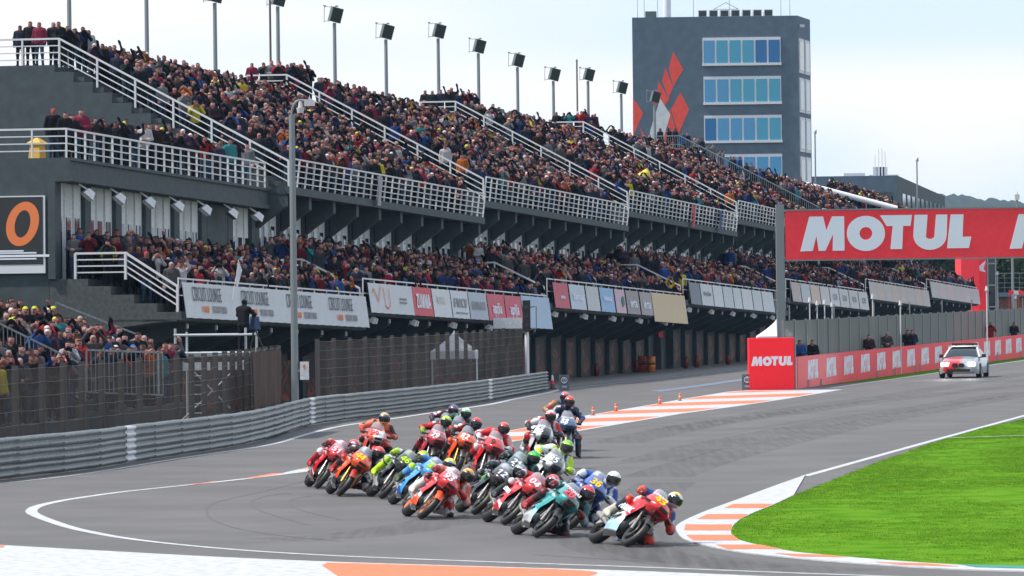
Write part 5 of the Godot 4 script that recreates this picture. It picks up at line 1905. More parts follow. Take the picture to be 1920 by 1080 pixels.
	place_bike(633, 931, 10, 37, "hang", {"c1": orange, "c2": lin("20242e"), "c3": lin("d8401a"), "t1": 0.40, "t2": 0.46, "nose": orange, "lip": lin("5a5e66"), "tank": lin("30343e"), "tail": lin("20242e"), "guard": lin("b02018"), "num": "44", "numc": yel, "fork": 1},
		{"body": lin("20242e"), "arm": lin("282c38"), "trim": lin("d0d4da"), "trim2": lin("a83018"), "leg": lin("1c2028"), "shin": lin("2a2024"), "fore": lin("8a4638"), "glove": lin("3a2a2a"), "boot": lin("9a2a26"), "slider": lin("b03020")}, {"a": lin("c82830"), "b": lin("e85a5a"), "c": lin("e04848"), "chin": blk, "thr": 0.4},
		"orange and dark grey race bike with the number 44", "rider in charcoal leathers and red and white helmet on the orange bike")
	place_bike(592, 917, 10, 35, "hang", {"c1": red, "c2": dred, "c3": white, "t1": 0.34, "t2": 0.38, "nose": red, "lip": lin("d88a90"), "tank": red, "tail": red, "guard": blk, "num": "51", "numc": white},
		{"body": lin("a8121c"), "arm": lin("b8161f"), "trim": white, "trim2": lin("8c0f18"), "leg": lin("a8121c"), "shin": lin("98121c"), "fore": lin("b01820"), "glove": lin("5a1018"), "boot": lin("9a1420"), "slider": lin("d0d4da")}, {"a": lin("b81a24"), "b": lin("c8ccd2"), "c": lin("d84048"), "chin": blk, "thr": 0.5},
		"red race bike with the number 51, by the guard rail side", "rider in red leathers with red and white helmet, by the guard rail side")
	place_bike(692, 886, 8, 14, "mild", {"c1": lin("d84a3a"), "c2": orange, "c3": white, "nose": white, "lip": orange, "tank": orange, "tail": red, "guard": red, "num": "99", "numc": red, "word": "REPSOL", "wordc": "letter_grey"},
		{"body": lin("e0744c"), "arm": lin("d8694c"), "trim": blk, "trim2": white, "leg": lin("d05a3a"), "shin": white, "fore": lin("e08a68"), "glove": lin("a03020"), "boot": white, "slider": blk}, {"a": lin("3a5a86"), "b": lin("4a4e58"), "c": lin("e0b048"), "chin": lin("e0b048"), "thr": 0.4},
		"orange, red and white race bike behind the charcoal rider", "rider in orange and white leathers with blue helmet topped with gold")
	place_bike(798, 890, 9, 20, "mild", {"c1": lin("b02a3c"), "c2": lin("a01c2c"), "c3": lin("c8505c"), "nose": lin("a8283a"), "lip": lin("d8a0a8"), "tank": lin("a01c2c"), "tail": blk, "guard": blk, "num": "29", "numc": white},
		{"body": lin("a01822"), "arm": lin("b01c28"), "trim": lin("8c1420"), "trim2": lin("901620"), "leg": lin("8c1420"), "glove": lin("7a9a20"), "boot": blk, "slider": blk}, {"a": lin("9cd020"), "b": lin("3a4a20"), "c": lin("b8e838"), "chin": blk, "thr": 0.4},
		"crimson race bike between the lime and orange riders", "rider in crimson leathers with lime and black helmet")
	place_bike(838, 868, 9, 20, "mild", {"c1": lin("23303a"), "c2": blk, "c3": lin("30606a"), "nose": lin("23303a"), "tank": blk, "tail": blk, "guard": blk},
		{"body": lin("18242c"), "arm": lin("20303a"), "trim": lin("4a8a8c"), "trim2": lin("1c2c34"), "leg": blk, "glove": blk, "boot": blk, "slider": grey}, {"a": lin("a8c8b8"), "b": grn, "c": lin("d0e4d8"), "chin": lin("101418"), "thr": 0.2},
		"dark slate race bike at the back by the rail", "rider in dark slate leathers with pale green helmet")
	place_bike(818, 861, 9, 18, "mild", {"c1": navy, "c2": blk, "c3": red, "nose": navy, "tank": navy, "tail": blk, "guard": blk},
		{"body": lin("202434"), "arm": lin("6a2430"), "trim": lin("20283c"), "trim2": lin("20283c"), "leg": navy, "glove": lin("26283a"), "boot": blk, "slider": grey}, {"a": lin("2c4474"), "b": lin("c03c3c"), "c": lin("3a5a90"), "chin": blk, "thr": 0.4},
		"navy race bike half hidden at the back by the rail", "rider in navy and red leathers half hidden at the back")
	place_bike(851, 893, 9, 22, "mild", {"c1": orange, "c2": lin("20242e"), "c3": lin("d8401a"), "nose": orange, "lip": lin("4a4e56"), "tank": lin("30343e"), "tail": lin("20242e"), "guard": blk, "num": "82", "numc": white, "fork": 1},
		{"body": lin("20222c"), "arm": lin("9c2a20"), "trim": lin("20222c"), "trim2": lin("602018"), "leg": lin("20222c"), "glove": blk, "boot": blk, "slider": lin("c04a2a")}, {"a": lin("c82420"), "b": blk, "c": lin("d83a30"), "chin": blk, "thr": 0.3},
		"orange race bike with the number 82", "rider in dark leathers with red sleeves and red and black helmet")
	place_bike(902, 906, 10, 22, "mild", {"c1": red, "c2": dred, "c3": lin("e0483e"), "nose": red, "lip": lin("e0a8a8"), "tank": red, "tail": red, "guard": blk, "num": "9", "numc": Color(0.05, 0.02, 0.02)},
		{"body": red, "arm": lin("c8182a"), "trim": lin("d8a8a8"), "trim2": lin("a8141e"), "leg": lin("b0141e"), "glove": lin("c0c4ca"), "boot": blk, "slider": white}, {"a": lin("2a1a1e"), "b": lin("d83a30"), "c": lin("e0544a"), "chin": blk, "thr": 0.1},
		"bright red race bike with a dark 9 on its nose", "rider in bright red leathers with black and red helmet")
	place_bike(1005, 881, 8, 14, "mild", {"c1": white, "c2": blk, "c3": red, "t1": 0.44, "t2": 0.62, "nose": blk, "lip": silver, "tank": blk, "tail": white, "guard": blk, "num": "5", "numc": white, "word": "LCR"},
		{"body": lin("801420"), "arm": lin("c8ccd2"), "trim": red, "trim2": white, "leg": lin("26262c"), "glove": blk, "boot": lin("c0c4ca"), "slider": red, "fore": lin("26262c")}, {"a": lin("d8a0a4"), "b": red, "c": lin("e0c8ca"), "chin": blk, "thr": 0.1},
		"white, red and black race bike with the number 5", "rider in red and white leathers with pink and white helmet")
	place_bike(1058, 860, 6, 7, "upright", {"c1": lin("2a3f6a"), "c2": ltb, "c3": white, "nose": lin("3a5a86"), "lip": silver, "tank": navy, "tail": navy, "guard": blk, "num": "88", "numc": white},
		{"body": lin("18233f"), "arm": lin("20304f"), "trim": lin("8a94a4"), "trim2": lin("2c3c58"), "leg": lin("1e3260"), "glove": lin("40434c"), "boot": blk, "slider": lin("a03c28"), "fore": lin("2a4a90")}, {"a": lin("d83a2c"), "b": lin("e85a44"), "c": lin("e04a34"), "chin": lin("a02420"), "thr": 0.3},
		"slate blue and white race bike, upright, by the orange hatching", "rider sitting up in navy leathers with one foot off the peg")
	place_bike(1048, 847, 6, 8, "upright", {"c1": white, "c2": lin("a8b8c8"), "c3": red, "nose": white, "tank": white, "tail": white, "guard": blk},
		{"body": lin("303a58"), "arm": lin("8a6a40"), "trim": lin("b83c34"), "trim2": white, "leg": lin("b8c0cc"), "glove": lin("6a5030"), "boot": white, "slider": lin("a03c28")}, {"a": lin("3a7ab8"), "b": lin("d84a44"), "c": lin("e8685e"), "chin": blk, "thr": 0.2},
		"white race bike at the very back of the pack", "last rider, in blue and red helmet, behind the upright navy rider")
	place_bike(1002, 944, 11, 30, "mild", {"c1": white, "c2": lin("c0d818"), "c3": blk, "nose": lin("50555e"), "lip": silver, "tank": white, "tail": white, "guard": blk, "num": "35", "numc": white},
		{"body": lin("262a30"), "arm": white, "trim": lime, "trim2": lime, "leg": lin("26282c"), "glove": lime, "boot": blk, "slider": lime, "neck": lime}, {"a": lin("7ab81c"), "b": lin("a8e428"), "c": lin("60c030"), "chin": lin("2a2e30"), "thr": 0.1},
		"white and lime race bike behind the red number 04 bike", "rider in white and lime leathers with green ringed helmet")
	place_bike(926, 949, 11, 34, "hang", {"c1": lin("1c3a40"), "c2": blk, "c3": teal, "nose": lin("1c3a40"), "tank": lin("1c3a40"), "tail": blk, "guard": blk, "num": "21", "numc": white},
		{"body": lin("122428"), "arm": lin("16282e"), "trim": lin("4a9a9c"), "trim2": lin("1a4046"), "leg": lin("10181c"), "glove": blk, "boot": blk, "slider": grey}, {"a": grn, "b": lin("3ad83a"), "c": lin("1c56a8"), "chin": blk, "thr": 0.2, "cap": 0.86},
		"dark teal race bike hidden behind the silver helmeted rider", "rider in dark teal leathers with bright green helmet")

# ================================================================ guard rail
func rail_line() -> Array:
	var px := smooth_px(v2([-60, 908, 0, 900.5, 86, 891, 173, 880, 233, 870, 333, 854.5, 410, 843, 480, 829, 530, 814, 577, 799, 640, 789, 750, 775.5, 840, 763, 914, 751.5, 970, 741.5, 1025, 731.5]), 6)
	var pts := []
	for q in px: pts.append(gp(q.x, q.y))
	return pts

func resample(pts: Array, step: float) -> Array:
	var out := [pts[0]]
	var rest := step
	for k in pts.size() - 1:
		var a: Vector3 = pts[k]
		var b: Vector3 = pts[k + 1]
		var l := a.distance_to(b)
		var t := rest
		while t <= l:
			out.append(a.lerp(b, t / l))
			t += step
		rest = t - l
	out.append(pts[-1])
	return out

var rail_pts := []
func make_rail() -> void:
	rail_pts = resample(rail_line(), 3.4)
	var t := thing("guard_rail", "long triple steel guard rail curving along the outside of the bend", "guard rail")
	# cross-section of one W beam (outward, up), height 0.30
	var sec2 := [Vector2(0.0, 0.0), Vector2(0.045, 0.02), Vector2(0.075, 0.055), Vector2(0.075, 0.09), Vector2(0.03, 0.125), Vector2(0.012, 0.15), Vector2(0.03, 0.175), Vector2(0.075, 0.21), Vector2(0.075, 0.245), Vector2(0.045, 0.28), Vector2(0.0, 0.30)]
	var n := rail_pts.size()
	var r := RandomNumberGenerator.new()
	r.seed = 5
	for k in n - 1:
		var a: Vector3 = rail_pts[k]
		var b: Vector3 = rail_pts[k + 1]
		var t0: Vector3 = (rail_pts[mini(k + 1, n - 1)] - rail_pts[maxi(k - 1, 0)]).normalized()
		var t1: Vector3 = (rail_pts[mini(k + 2, n - 1)] - rail_pts[k]).normalized()
		var s0 := Vector3(-t0.z, 0, t0.x)
		var s1 := Vector3(-t1.z, 0, t1.x)
		if s0.x < 0: s0 = -s0; s1 = -s1
		var f := float(k) / (n - 1)
		var hk := lerpf(1.06, 0.86, f)
		for j in 3:
			var q := MB.new(true)
			var g := []
			var dent := r.randf_range(-0.012, 0.012)
			for e in 3:
				var row := []
				var m := e / 2.0
				var p := a.lerp(b, m * 1.02)
				var s := s0.lerp(s1, m).normalized()
				for v in sec2:
					var stick := 0.006 if e == 2 else 0.0
					row.append(p + s * (v.x * 1.15 + stick + (dent if e == 1 else 0.0)) + Vector3(0, (0.03 + j * 0.305 + v.y) * hk + (dent if e == 1 else 0.0), 0))
				g.append(row)
			q.grid(g)
			var o := part("rail_beam", q, M.rail_steel, t)
			# raised bolts at the overlap
			if k < 18:
				var bo := MB.new()
				for v in [0.07, 0.23]:
					for w in [0.02, 0.06]:
						bo.box(a.lerp(b, w) + s0 * 0.09 + Vector3(0, (0.03 + j * 0.305 + v) * hk, 0), Vector3(0.04, 0.03, 0.03))
				part("bolts", bo, M.fence_post, o)
		var po := MB.new()
		po.box(a - s0 * 0.09 + Vector3(0, 0.46 * hk, 0), Vector3(0.12, 0.96 * hk, 0.12))
		part("rail_post", po, M.steel, t)
	# white reflective bands
	for x in [236, 577, 905]:
		var best := 0
		for k in n:
			var p: Vector3 = rail_pts[k]
			if absf(p.x / -p.z * F + 960 - x) < absf(rail_pts[best].x / -rail_pts[best].z * F + 960 - x): best = k
		var k := clampi(best, 1, n - 2)
		var a: Vector3 = rail_pts[k]
		var tt: Vector3 = (rail_pts[k + 1] - rail_pts[k]).normalized()
		var s0 := Vector3(-tt.z, 0, tt.x)
		if s0.x < 0: s0 = -s0
		var hk := lerpf(1.06, 0.86, float(k) / (n - 1))
		for j in 3:
			var q := MB.new(true)
			var g := []
			for e in 2:
				var row := []
				for v in sec2: row.append(a + tt * (0.1 + e * 1.1) + s0 * (v.x * 1.15 + 0.02) + Vector3(0, (0.03 + j * 0.305 + v.y) * hk, 0))
				g.append(row)
			q.grid(g)
			part("reflective_band", q, M.rail_white, t)

# ================================================================ debris fences behind the rail
func fence_run(label: String, pts: Array, h: float, step: float, wires: int) -> void:
	var t := thing("debris_fence", label, "fence", Vector3.ZERO, "brown mesh debris fences")
	pts = resample(pts, step)
	for k in pts.size():
		var a: Vector3 = pts[k]
		var b: Vector3 = pts[mini(k + 1, pts.size() - 1)]
		var dir := (b - a).normalized() if k < pts.size() - 1 else (a - (pts[k - 1] as Vector3)).normalized()
		var po := MB.new()
		po.box(a + Vector3(0, h / 2 + 0.04, 0), Vector3(0.16, h + 0.08, 0.07))
		part("fence_post", po, M.fence_post, t)
		if k == pts.size() - 1: break
		var s := Vector3(-dir.z, 0, dir.x)
		if s.x < 0: s = -s
		var q := MB.new()
		var off := s * 0.05
		q.quad(a + off + Vector3(0, 0.05, 0), b + off + Vector3(0, 0.05, 0), b + off + Vector3(0, h - 0.03, 0), a + off + Vector3(0, h - 0.03, 0))
		part("mesh_panel", q, M.fence_net, t)
		for j in wires:
			var w := MB.new()
			var y := 0.5 + (h - 0.5) * j / (wires - 1)
			var mid := (a + b) / 2 + off * 1.3 + Vector3(0, y - 0.018 - 0.008 * (j % 2), 0)
			w.bar(a + off * 1.3 + Vector3(0, y, 0), mid, 0.010, 0.010)
			w.bar(mid, b + off * 1.3 + Vector3(0, y, 0), 0.010, 0.010)
			part("wire", w, M.fence_wire, t)

func offset_line(pts: Array, w: float) -> Array:
	var out := []
	for k in pts.size():
		var tt: Vector3 = (pts[mini(k + 1, pts.size() - 1)] - pts[maxi(k - 1, 0)]).normalized()
		var s := Vector3(-tt.z, 0, tt.x)
		if s.x < 0: s = -s
		out.append(pts[k] + s * w)
	return out

func make_fences() -> void:
	var line := offset_line(rail_line(), -1.1)
	var a := []
	var b := []
	for p in line:
		var x: float = p.x / -p.z * F + 960
		if x < 522: a.append(p)
		elif x > 590 and x < 1004: b.append(p)
	fence_run("brown mesh fence in front of the temporary stand and scaffold", a, 2.55, 2.3, 7)
	fence_run("brown mesh fence between lamp post and black signal board", b, 2.68, 2.6, 8)
	# brown woven sheet hung behind the fence by the lamp post
	var q := MB.new()
	var p0 := at(474, 660, 158)
	var p1 := at(526, 662, 166)
	var g := []
	for j in 5:
		var row := []
		for k in 9:
			var p := p0.lerp(p1, k / 8.0)
			p.y = lerpf(0.0, 2.55, j / 4.0)
			p.x += 0.03 * sin(k * 2.1 + j)
			row.append(p)
		g.append(row)
	q.grid(g)
	for j in 5:
		for k in 9: g[j][k] = g[j][k] + Vector3(-0.02, 0, -0.03)
		g[j].reverse()
	q.grid(g)
	var o := part("privacy_screen", q, mottled("brown_cloth", Color(0.085, 0.040, 0.028), 0.35, 1.2, 0.9, 0.06))
	tag(o, "reddish brown woven privacy sheet hung at the end of the fence", "screen")

# ================================================================ temporary stand
func make_temp_stand() -> void:
	var t := thing("temporary_stand", "low grey temporary stand with stepped platforms behind the fence", "stand", at(150, 700, 150) * Vector3(1, 0, 1))
	var o := t.position
	for row in temp_rows:
		var pts := temp_line(row, 2.0)
		for k in pts.size() - 1:
			var a: Vector3 = pts[k] - o
			var b: Vector3 = pts[k + 1] - o
			var q := MB.new()
			q.bar(a + Vector3(0, row[1] / 2, 0), b + Vector3(0, row[1] / 2, 0), 0.82, row[1])
			part("platform", q, M.building_grey, t)
	# balustrades
	var bars := [[at(-10, 602, 144), at(160, 686, 144), 0.95, 0.13], [at(162, 656, 144.4), at(305, 661, 144.4), 1.15, 0.12], [at(104, 567, 163), at(275, 634, 163), 0.9, 0.9]]
	for q in bars:
		var a: Vector3 = q[0] - o
		var b: Vector3 = q[1] - o
		var m := MB.new()
		m.bar(a, b, 0.05, 0.05)
		part("handrail", m, M.galvanised, t)
		m = MB.new()
		m.bar(a - Vector3(0, q[2], 0), b - Vector3(0, q[2], 0), 0.04, 0.04)
		part("handrail", m, M.galvanised, t)
		var n := int(a.distance_to(b) / q[3])
		for k in n + 1:
			var p := a.lerp(b, float(k) / n)
			var bm := MB.new()
			bm.bar(p, p - Vector3(0, q[2], 0), 0.022 if k % 8 else 0.05, 0.022 if k % 8 else 0.05)
			part("baluster", bm, M.galvanised, t)

# ================================================================ camera scaffold and its operator
func make_scaffold() -> void:
	mat("aluminium", Color(0.42, 0.46, 0.49), 0.4, 0.2)
	var d := 172.0
	var t := thing("camera_scaffold", "aluminium camera scaffold tower with two handrails behind the fence", "scaffold", Vector3(at(400, 660, d).x, 0, -d))
	var o := t.position
	var lo := 0.0
	var xs := [at(329, 660, d).x - o.x, at(461, 660, d).x - o.x]
	var hi := at(400, 628, d).y
	var md := at(400, 662, d).y
	for x in xs:
		for z in [0.0, -1.5]:
			var q := MB.new()
			var top := hi + (0.22 if z == 0.0 else 0.1)
			q.tube(Vector3(x + (0.28 if z < 0 else 0.0), lo, z), Vector3(x + (0.28 if z < 0 else 0.0), top, z), 0.04, 0.04, 8)
			part("upright", q, M.aluminium, t)
	for y in [hi, md]:
		for z in [0.04, -1.5]:
			var q := MB.new()
			q.tube(Vector3(xs[0] - 0.05, y, z), Vector3(xs[1] + 0.2, y, z), 0.036, 0.036, 8)
			part("ledger", q, M.aluminium, t)
		for x in xs:
			var q := MB.new()
			q.tube(Vector3(x, y, 0.04), Vector3(x + 0.28, y, -1.5), 0.036, 0.036, 8)
			part("transom", q, M.aluminium, t)
	var deck := MB.new()
	deck.box(Vector3((xs[0] + xs[1]) / 2 + 0.14, md - 0.09, -0.75), Vector3(xs[1] - xs[0] + 0.2, 0.06, 1.4))
	part("deck", deck, M.steel, t)
	for q in [[xs[0], 0.1, xs[1], md - 0.2], [xs[1], 0.1, xs[0] + 0.6, md - 0.6]]:
		var b := MB.new()
		b.tube(Vector3(q[0], q[1], 0.05), Vector3(q[2], q[3], 0.05), 0.024, 0.024, 8)
		part("brace", b, M.aluminium, t)
	# toe boards of pale cloth
	for k in 4:
		var b := MB.new()
		b.box(Vector3(xs[0] + 0.25 + k * 0.62, md - 0.42, 0.06), Vector3(0.5, 0.26, 0.015))
		part("cloth_panel", b, M.panel_white, t)
	for k in 6:
		var b := MB.new()
		b.tube(Vector3(xs[0] + 0.45, 0.2 + k * 0.3, 0.12), Vector3(xs[0] + 0.88, 0.2 + k * 0.3, 0.12), 0.018, 0.018, 6)
		part("ladder_rung", b, M.aluminium, t)
	for x in [0.45, 0.88]:
		var b := MB.new()
		b.tube(Vector3(xs[0] + x, 0.0, 0.12), Vector3(xs[0] + x, md - 0.5, 0.12), 0.02, 0.02, 6)
		part("ladder_rail", b, M.aluminium, t)
	# bag on the rail
	var bag := MB.new(true)
	bag.lathe([Vector2(0.01, 0.0), Vector2(0.11, 0.02), Vector2(0.14, 0.12), Vector2(0.11, 0.26), Vector2(0.03, 0.36), Vector2(0.01, 0.40)], Vector3.ZERO, Vector3.UP, 10)
	var bo := part("plastic_bag", bag, M.canvas_white)
	bo.position = Vector3(xs[0] + o.x + 0.12, md - 0.40, -d + 0.18)
	tag(bo, "small white plastic bag hanging from the scaffold rail", "bag")
	# operator, seen from behind, bent to his camera
	var b := person_body([Vector3(-0.30, 1.22, 0.18), Vector3(-0.12, 1.34, 0.36)], [Vector3(0.30, 1.22, 0.18), Vector3(0.12, 1.36, 0.38)], 0.12, 0.03, true)
	var c := PackedColorArray()
	c.resize(b.verts.size())
	for j in b.verts.size(): c[j] = Color(0.012, 0.013, 0.016) if b.zones[j] != 3 else Color(0.3, 0.15, 0.1)
	var man := obj("person", b.mesh(c), M.vertex_matte)
	man.transform = Transform3D(Basis(Vector3.UP, deg_to_rad(150)).scaled(Vector3(1.06, 1.04, 1.06)), Vector3(at(455, 660, d).x, md - 0.06, -d - 0.55))
	tag(man, "camera operator in black hooded jacket standing on the scaffold", "person")
	var cam := thing("television_camera", "television camera in a blue rain cover on the scaffold", "camera", Vector3(at(475, 605, d).x, at(475, 606, d).y, -d - 0.75))
	var q := MB.new()
	q.hexa(Vector3.ZERO, Vector3(0.22, 0.42, 0.5), Vector3(0.16, 0.42, 0.36), Basis(Vector3.UP, 0.5))
	part("rain_cover", q, mat("cover_blue", Color(0.03, 0.06, 0.14), 0.7), cam)
	q = MB.new()
	q.tube(Vector3(-0.05, 0.18, -0.05), Vector3(0.0, 0.3, -0.5), 0.06, 0.07, 12)
	part("lens", q, M.black, cam)
	q = MB.new()
	for k in 3: q.tube(Vector3(0, -0.15, 0), Vector3(0.35 * cos(k * 2.1), md - 0.06 - cam.position.y, 0.35 * sin(k * 2.1)), 0.025, 0.02, 8)
	part("tripod", q, M.black, cam)

# ================================================================ lamp post, signal board, tents, signs
func make_left_furniture() -> void:
	var d := 171.5
	var base := Vector3(at(553, 700, d).x, 0, -d)
	var h := at(553, 215, d).y
	var t := thing("lamp_post", "tall grey lamp post with hooked arm and two cameras by the rail", "lamp post", base)
	var q := MB.new()
	q.tube(Vector3.ZERO, Vector3(0, h, 0), 0.125, 0.095, 14)
	q.tube(Vector3(0, 0, 0), Vector3(0, 0.25, 0), 0.17, 0.15, 14)
	part("post", q, M.pole_grey, t)
	q = MB.new()
	var pts := []
	for k in 9:
		var a := PI - PI * 0.5 * k / 8.0
		pts.append(Vector3(0.25 + 0.25 * cos(a), h + 0.45 * sin(a), 0))
	pts.append(Vector3(0.62, h + 0.45, 0))
	q.path(pts, 0.04, 8)
	part("arm", q, M.pole_grey, t)
	q = MB.new()
	q.tube(Vector3(0.28, h + 0.42, 0), Vector3(0.28, h + 0.22, 0), 0.06, 0.08, 10)
	q.tube(Vector3(0.28, h + 0.22, 0), Vector3(0.28, h + 0.05, 0), 0.13, 0.10, 12)
	part("dome_camera", q, M.lamp_housing, t)
	q = MB.new()
	q.box(Vector3(0.58, h + 0.36, 0.05), Vector3(0.34, 0.18, 0.2))
	part("box_camera", q, M.lamp_housing, t)
	# box fixed to the post
	var bx := thing("control_cabinet", "small white cabinet with an orange mark fixed beside the lamp post", "cabinet", Vector3(at(571, 695, d).x, at(571, 695, d).y, -d + 0.08))
	q = MB.new()
	q.box(Vector3.ZERO, Vector3(0.28, 0.58, 0.2))
	part("case", q, M.panel_white, bx)
	q = MB.new()
	q.prism(PackedVector2Array([Vector2(-0.05, 0.1), Vector2(0, 0.16), Vector2(0.06, 0.12), Vector2(0.03, 0.05), Vector2(0.0, -0.06), Vector2(-0.03, 0.04)]), Vector3(0, 0.05, 0.101), Vector3.RIGHT, Vector3.UP, Vector3(0, 0, 0.006))
	part("mark", q, M.letter_orange, bx)
	q = MB.new()
	q.box(Vector3(-0.17, 0, -0.04), Vector3(0.1, 0.08, 0.06))
	part("bracket", q, M.steel, bx)
	# black signal board on a white pole
	d = 226.0
	base = Vector3(at(988, 650, d).x, 0, -d)
	var sg := thing("signal_board", "tall black signal board on a pale pole at the end of the fence", "signal", base)
	q = MB.new()
	q.tube(Vector3.ZERO, Vector3(0, at(988, 618, d).y, 0), 0.09, 0.09, 12)
	part("pole", q, M.canvas_white, sg)
	var y0 := at(988, 622, d).y
	var y1 := at(988, 563, d).y
	q = MB.new()
	q.box(Vector3(0, (y0 + y1) / 2, 0), Vector3(0.33, y1 - y0, 0.3))
	part("board", q, M.black, sg)
	for k in 3:
		q = MB.new()
		q.lathe([Vector2(0.0, 0.0), Vector2(0.1, 0.0), Vector2(0.1, 0.012), Vector2(0.0, 0.012)], Vector3(0, lerpf(y0, y1, 0.22 + 0.28 * k), 0.152), Vector3(0, 0, 1), 16)
		part("lens", q, M.dark_glass, sg)
	q = MB.new()
	q.path([Vector3(0.17, y1 - 0.3, -0.05), Vector3(0.42, y1 - 0.25, -0.05), Vector3(0.42, y0 + 0.15, -0.05), Vector3(0.17, y0 + 0.1, -0.05)], 0.03, 6)
	part("back_frame", q, M.steel, sg)
	# blank white board beneath the balcony
	q = MB.new()
	d = 228.0
	var a := at(925, 606, d)
	var b := at(979, 606, d)
	q.box(Vector3.ZERO, Vector3(b.x - a.x, 0.46, 0.06))
	q.bar(Vector3(-0.4, 0.23, 0), Vector3(-0.4, 0.6, 0), 0.03, 0.03)
	q.bar(Vector3(0.4, 0.23, 0), Vector3(0.4, 0.6, 0), 0.03, 0.03)
	var o := part("hanging_board", q, M.panel_white)
	o.position = (a + b) / 2
	tag(o, "blank white board hung under the balcony beside the signal", "board")
	make_tent("white peaked tent seen through the brown fence", at(852, 660, 216), 1.9, 1.9, at(852, 658, 216).y, at(852, 619, 216).y)
	make_tent("white peaked tent behind the red display box", at(1456, 640, 240), 1.75, 1.75, at(1456, 630, 240).y, at(1456, 598, 240).y)
	# chairs and coolers under the first tent
	for k in 5:
		var p := at(822 + k * 14, 690, 219)
		q = MB.new()
		q.box(Vector3(0, 0.22, 0), Vector3(0.45, 0.05, 0.4))
		q.box(Vector3(0, 0.5, -0.2), Vector3(0.45, 0.5, 0.05), Basis(Vector3.RIGHT, 0.2))
		for s in [-0.2, 0.2]:
			q.bar(Vector3(s, 0, 0.17), Vector3(s, 0.22, 0.17), 0.03, 0.03)
			q.bar(Vector3(s, 0, -0.17), Vector3(s, 0.22, -0.17), 0.03, 0.03)
		o = part("folding_chair", q, mat("chair_red", Color(0.36, 0.05, 0.02), 0.7))
		o.position = Vector3(p.x, 0.0, -219 - k % 2)
		tag(o, "small orange red chair under the tent behind the fence", "chair", "chairs under the tent")
	# speed limit board and its twin
	speed_board(Vector3(gp(1058, 732).x, 0, gp(1058, 732).z), "square grey speed board reading 60 at the pit lane line", 0.62)
	speed_board(gp(1401, 731.5), "square grey speed board half hidden behind the red display box", 0.62)
	# cone by the rail end
	var cn := thing("traffic_cone", "white and red traffic cone at the end of the guard rail", "cone", gp(1036, 730))
	q = MB.new(true)
	q.lathe([Vector2(0.13, 0.04), Vector2(0.09, 0.22), Vector2(0.085, 0.24)], Vector3.ZERO, Vector3.UP, 14)
	part("base_band", q, mat("cone_dark", Color(0.12, 0.06, 0.05), 0.7), cn)
	q = MB.new(true)
	q.lathe([Vector2(0.088, 0.235), Vector2(0.062, 0.40)], Vector3.ZERO, Vector3.UP, 14)
	part("red_band", q, M.banner_red, cn)
	q = MB.new(true)
	q.lathe([Vector2(0.063, 0.395), Vector2(0.035, 0.62), Vector2(0.0, 0.63)], Vector3.ZERO, Vector3.UP, 14)
	part("white_tip", q, M.canvas_white, cn)
	q = MB.new()
	q.box(Vector3(0, 0.02, 0), Vector3(0.34, 0.04, 0.34))
	part("foot", q, M.black, cn)
	# orange marker posts on the hatching
	for p in [[1112, 779], [1155, 771.5], [1237, 758], [1275, 751.5]]:
		var mk := thing("marker_post", "short orange marker post on the hatched island", "marker post", gp(p[0], p[1]), "marker posts on the hatched island")
		q = MB.new(true)
		q.lathe([Vector2(0.06, 0.02), Vector2(0.05, 0.06), Vector2(0.05, 0.26), Vector2(0.035, 0.29), Vector2(0.0, 0.295)], Vector3.ZERO, Vector3.UP, 12)
		part("post", q, M.paint_orange, mk)
		q = MB.new()
		q.tube(Vector3(0, 0.15, 0), Vector3(0, 0.19, 0), 0.0515, 0.0515, 12)
		part("band", q, M.canvas_white, mk)
		q = MB.new()
		q.tube(Vector3.ZERO, Vector3(0, 0.025, 0), 0.09, 0.08, 12)
		part("foot", q, M.black, mk)
	# drums, extinguishers and red plates at the open garage
	for k in 2:
		var p := gp(1204 + k * 17, 698.5)
		var dr := thing("drum_trolley", "orange oil drum trolley standing at the open garage", "drum", p, "orange drums at the open garage")
		q = MB.new(true)
		q.lathe([Vector2(0.0, 0.03), Vector2(0.22, 0.03), Vector2(0.22, 0.28), Vector2(0.235, 0.30), Vector2(0.22, 0.32), Vector2(0.22, 0.58), Vector2(0.235, 0.60), Vector2(0.22, 0.62), Vector2(0.22, 0.84), Vector2(0.0, 0.85)], Vector3.ZERO, Vector3.UP, 18)
		part("drum", q, mat("drum_orange_%d" % k, Color(0.42, 0.06, 0.015) if k == 0 else Color(0.62, 0.20, 0.02), 0.6), dr)
		q = MB.new()
		q.tube(Vector3(0, 0.42, 0), Vector3(0, 0.50, 0), 0.238, 0.238, 18)
		part("dark_band", q, M.black, dr)
		q = MB.new()
		for s in [-0.16, 0.16]: q.tube(Vector3(s, 0.0, -0.24), Vector3(s, 0.95, -0.28), 0.02, 0.02, 6)
		part("handle", q, M.black, dr)
	for x in [[1118, 706], [1193, 699], [1286, 691.5], [1306, 689.5], [1365, 684.5]]:
		var ex := thing("fire_extinguisher", "red fire extinguisher standing against the garage doors", "extinguisher", gp(x[0], x[1]), "extinguishers along the garages")
		q = MB.new(true)
		q.lathe([Vector2(0.0, 0.02), Vector2(0.12, 0.02), Vector2(0.12, 0.50), Vector2(0.07, 0.58), Vector2(0.03, 0.60), Vector2(0.0, 0.60)], Vector3.ZERO, Vector3.UP, 12)
		part("cylinder", q, mat("extinguisher_red", Color(0.16, 0.01, 0.012), 0.5), ex)
		q = MB.new()
		q.box(Vector3(0, 0.64, 0), Vector3(0.14, 0.06, 0.04))
		q.path([Vector3(0.05, 0.62, 0), Vector3(0.14, 0.5, 0.02), Vector3(0.13, 0.15, 0.02)], 0.015, 6)
		part("valve_and_hose", q, M.black, ex)
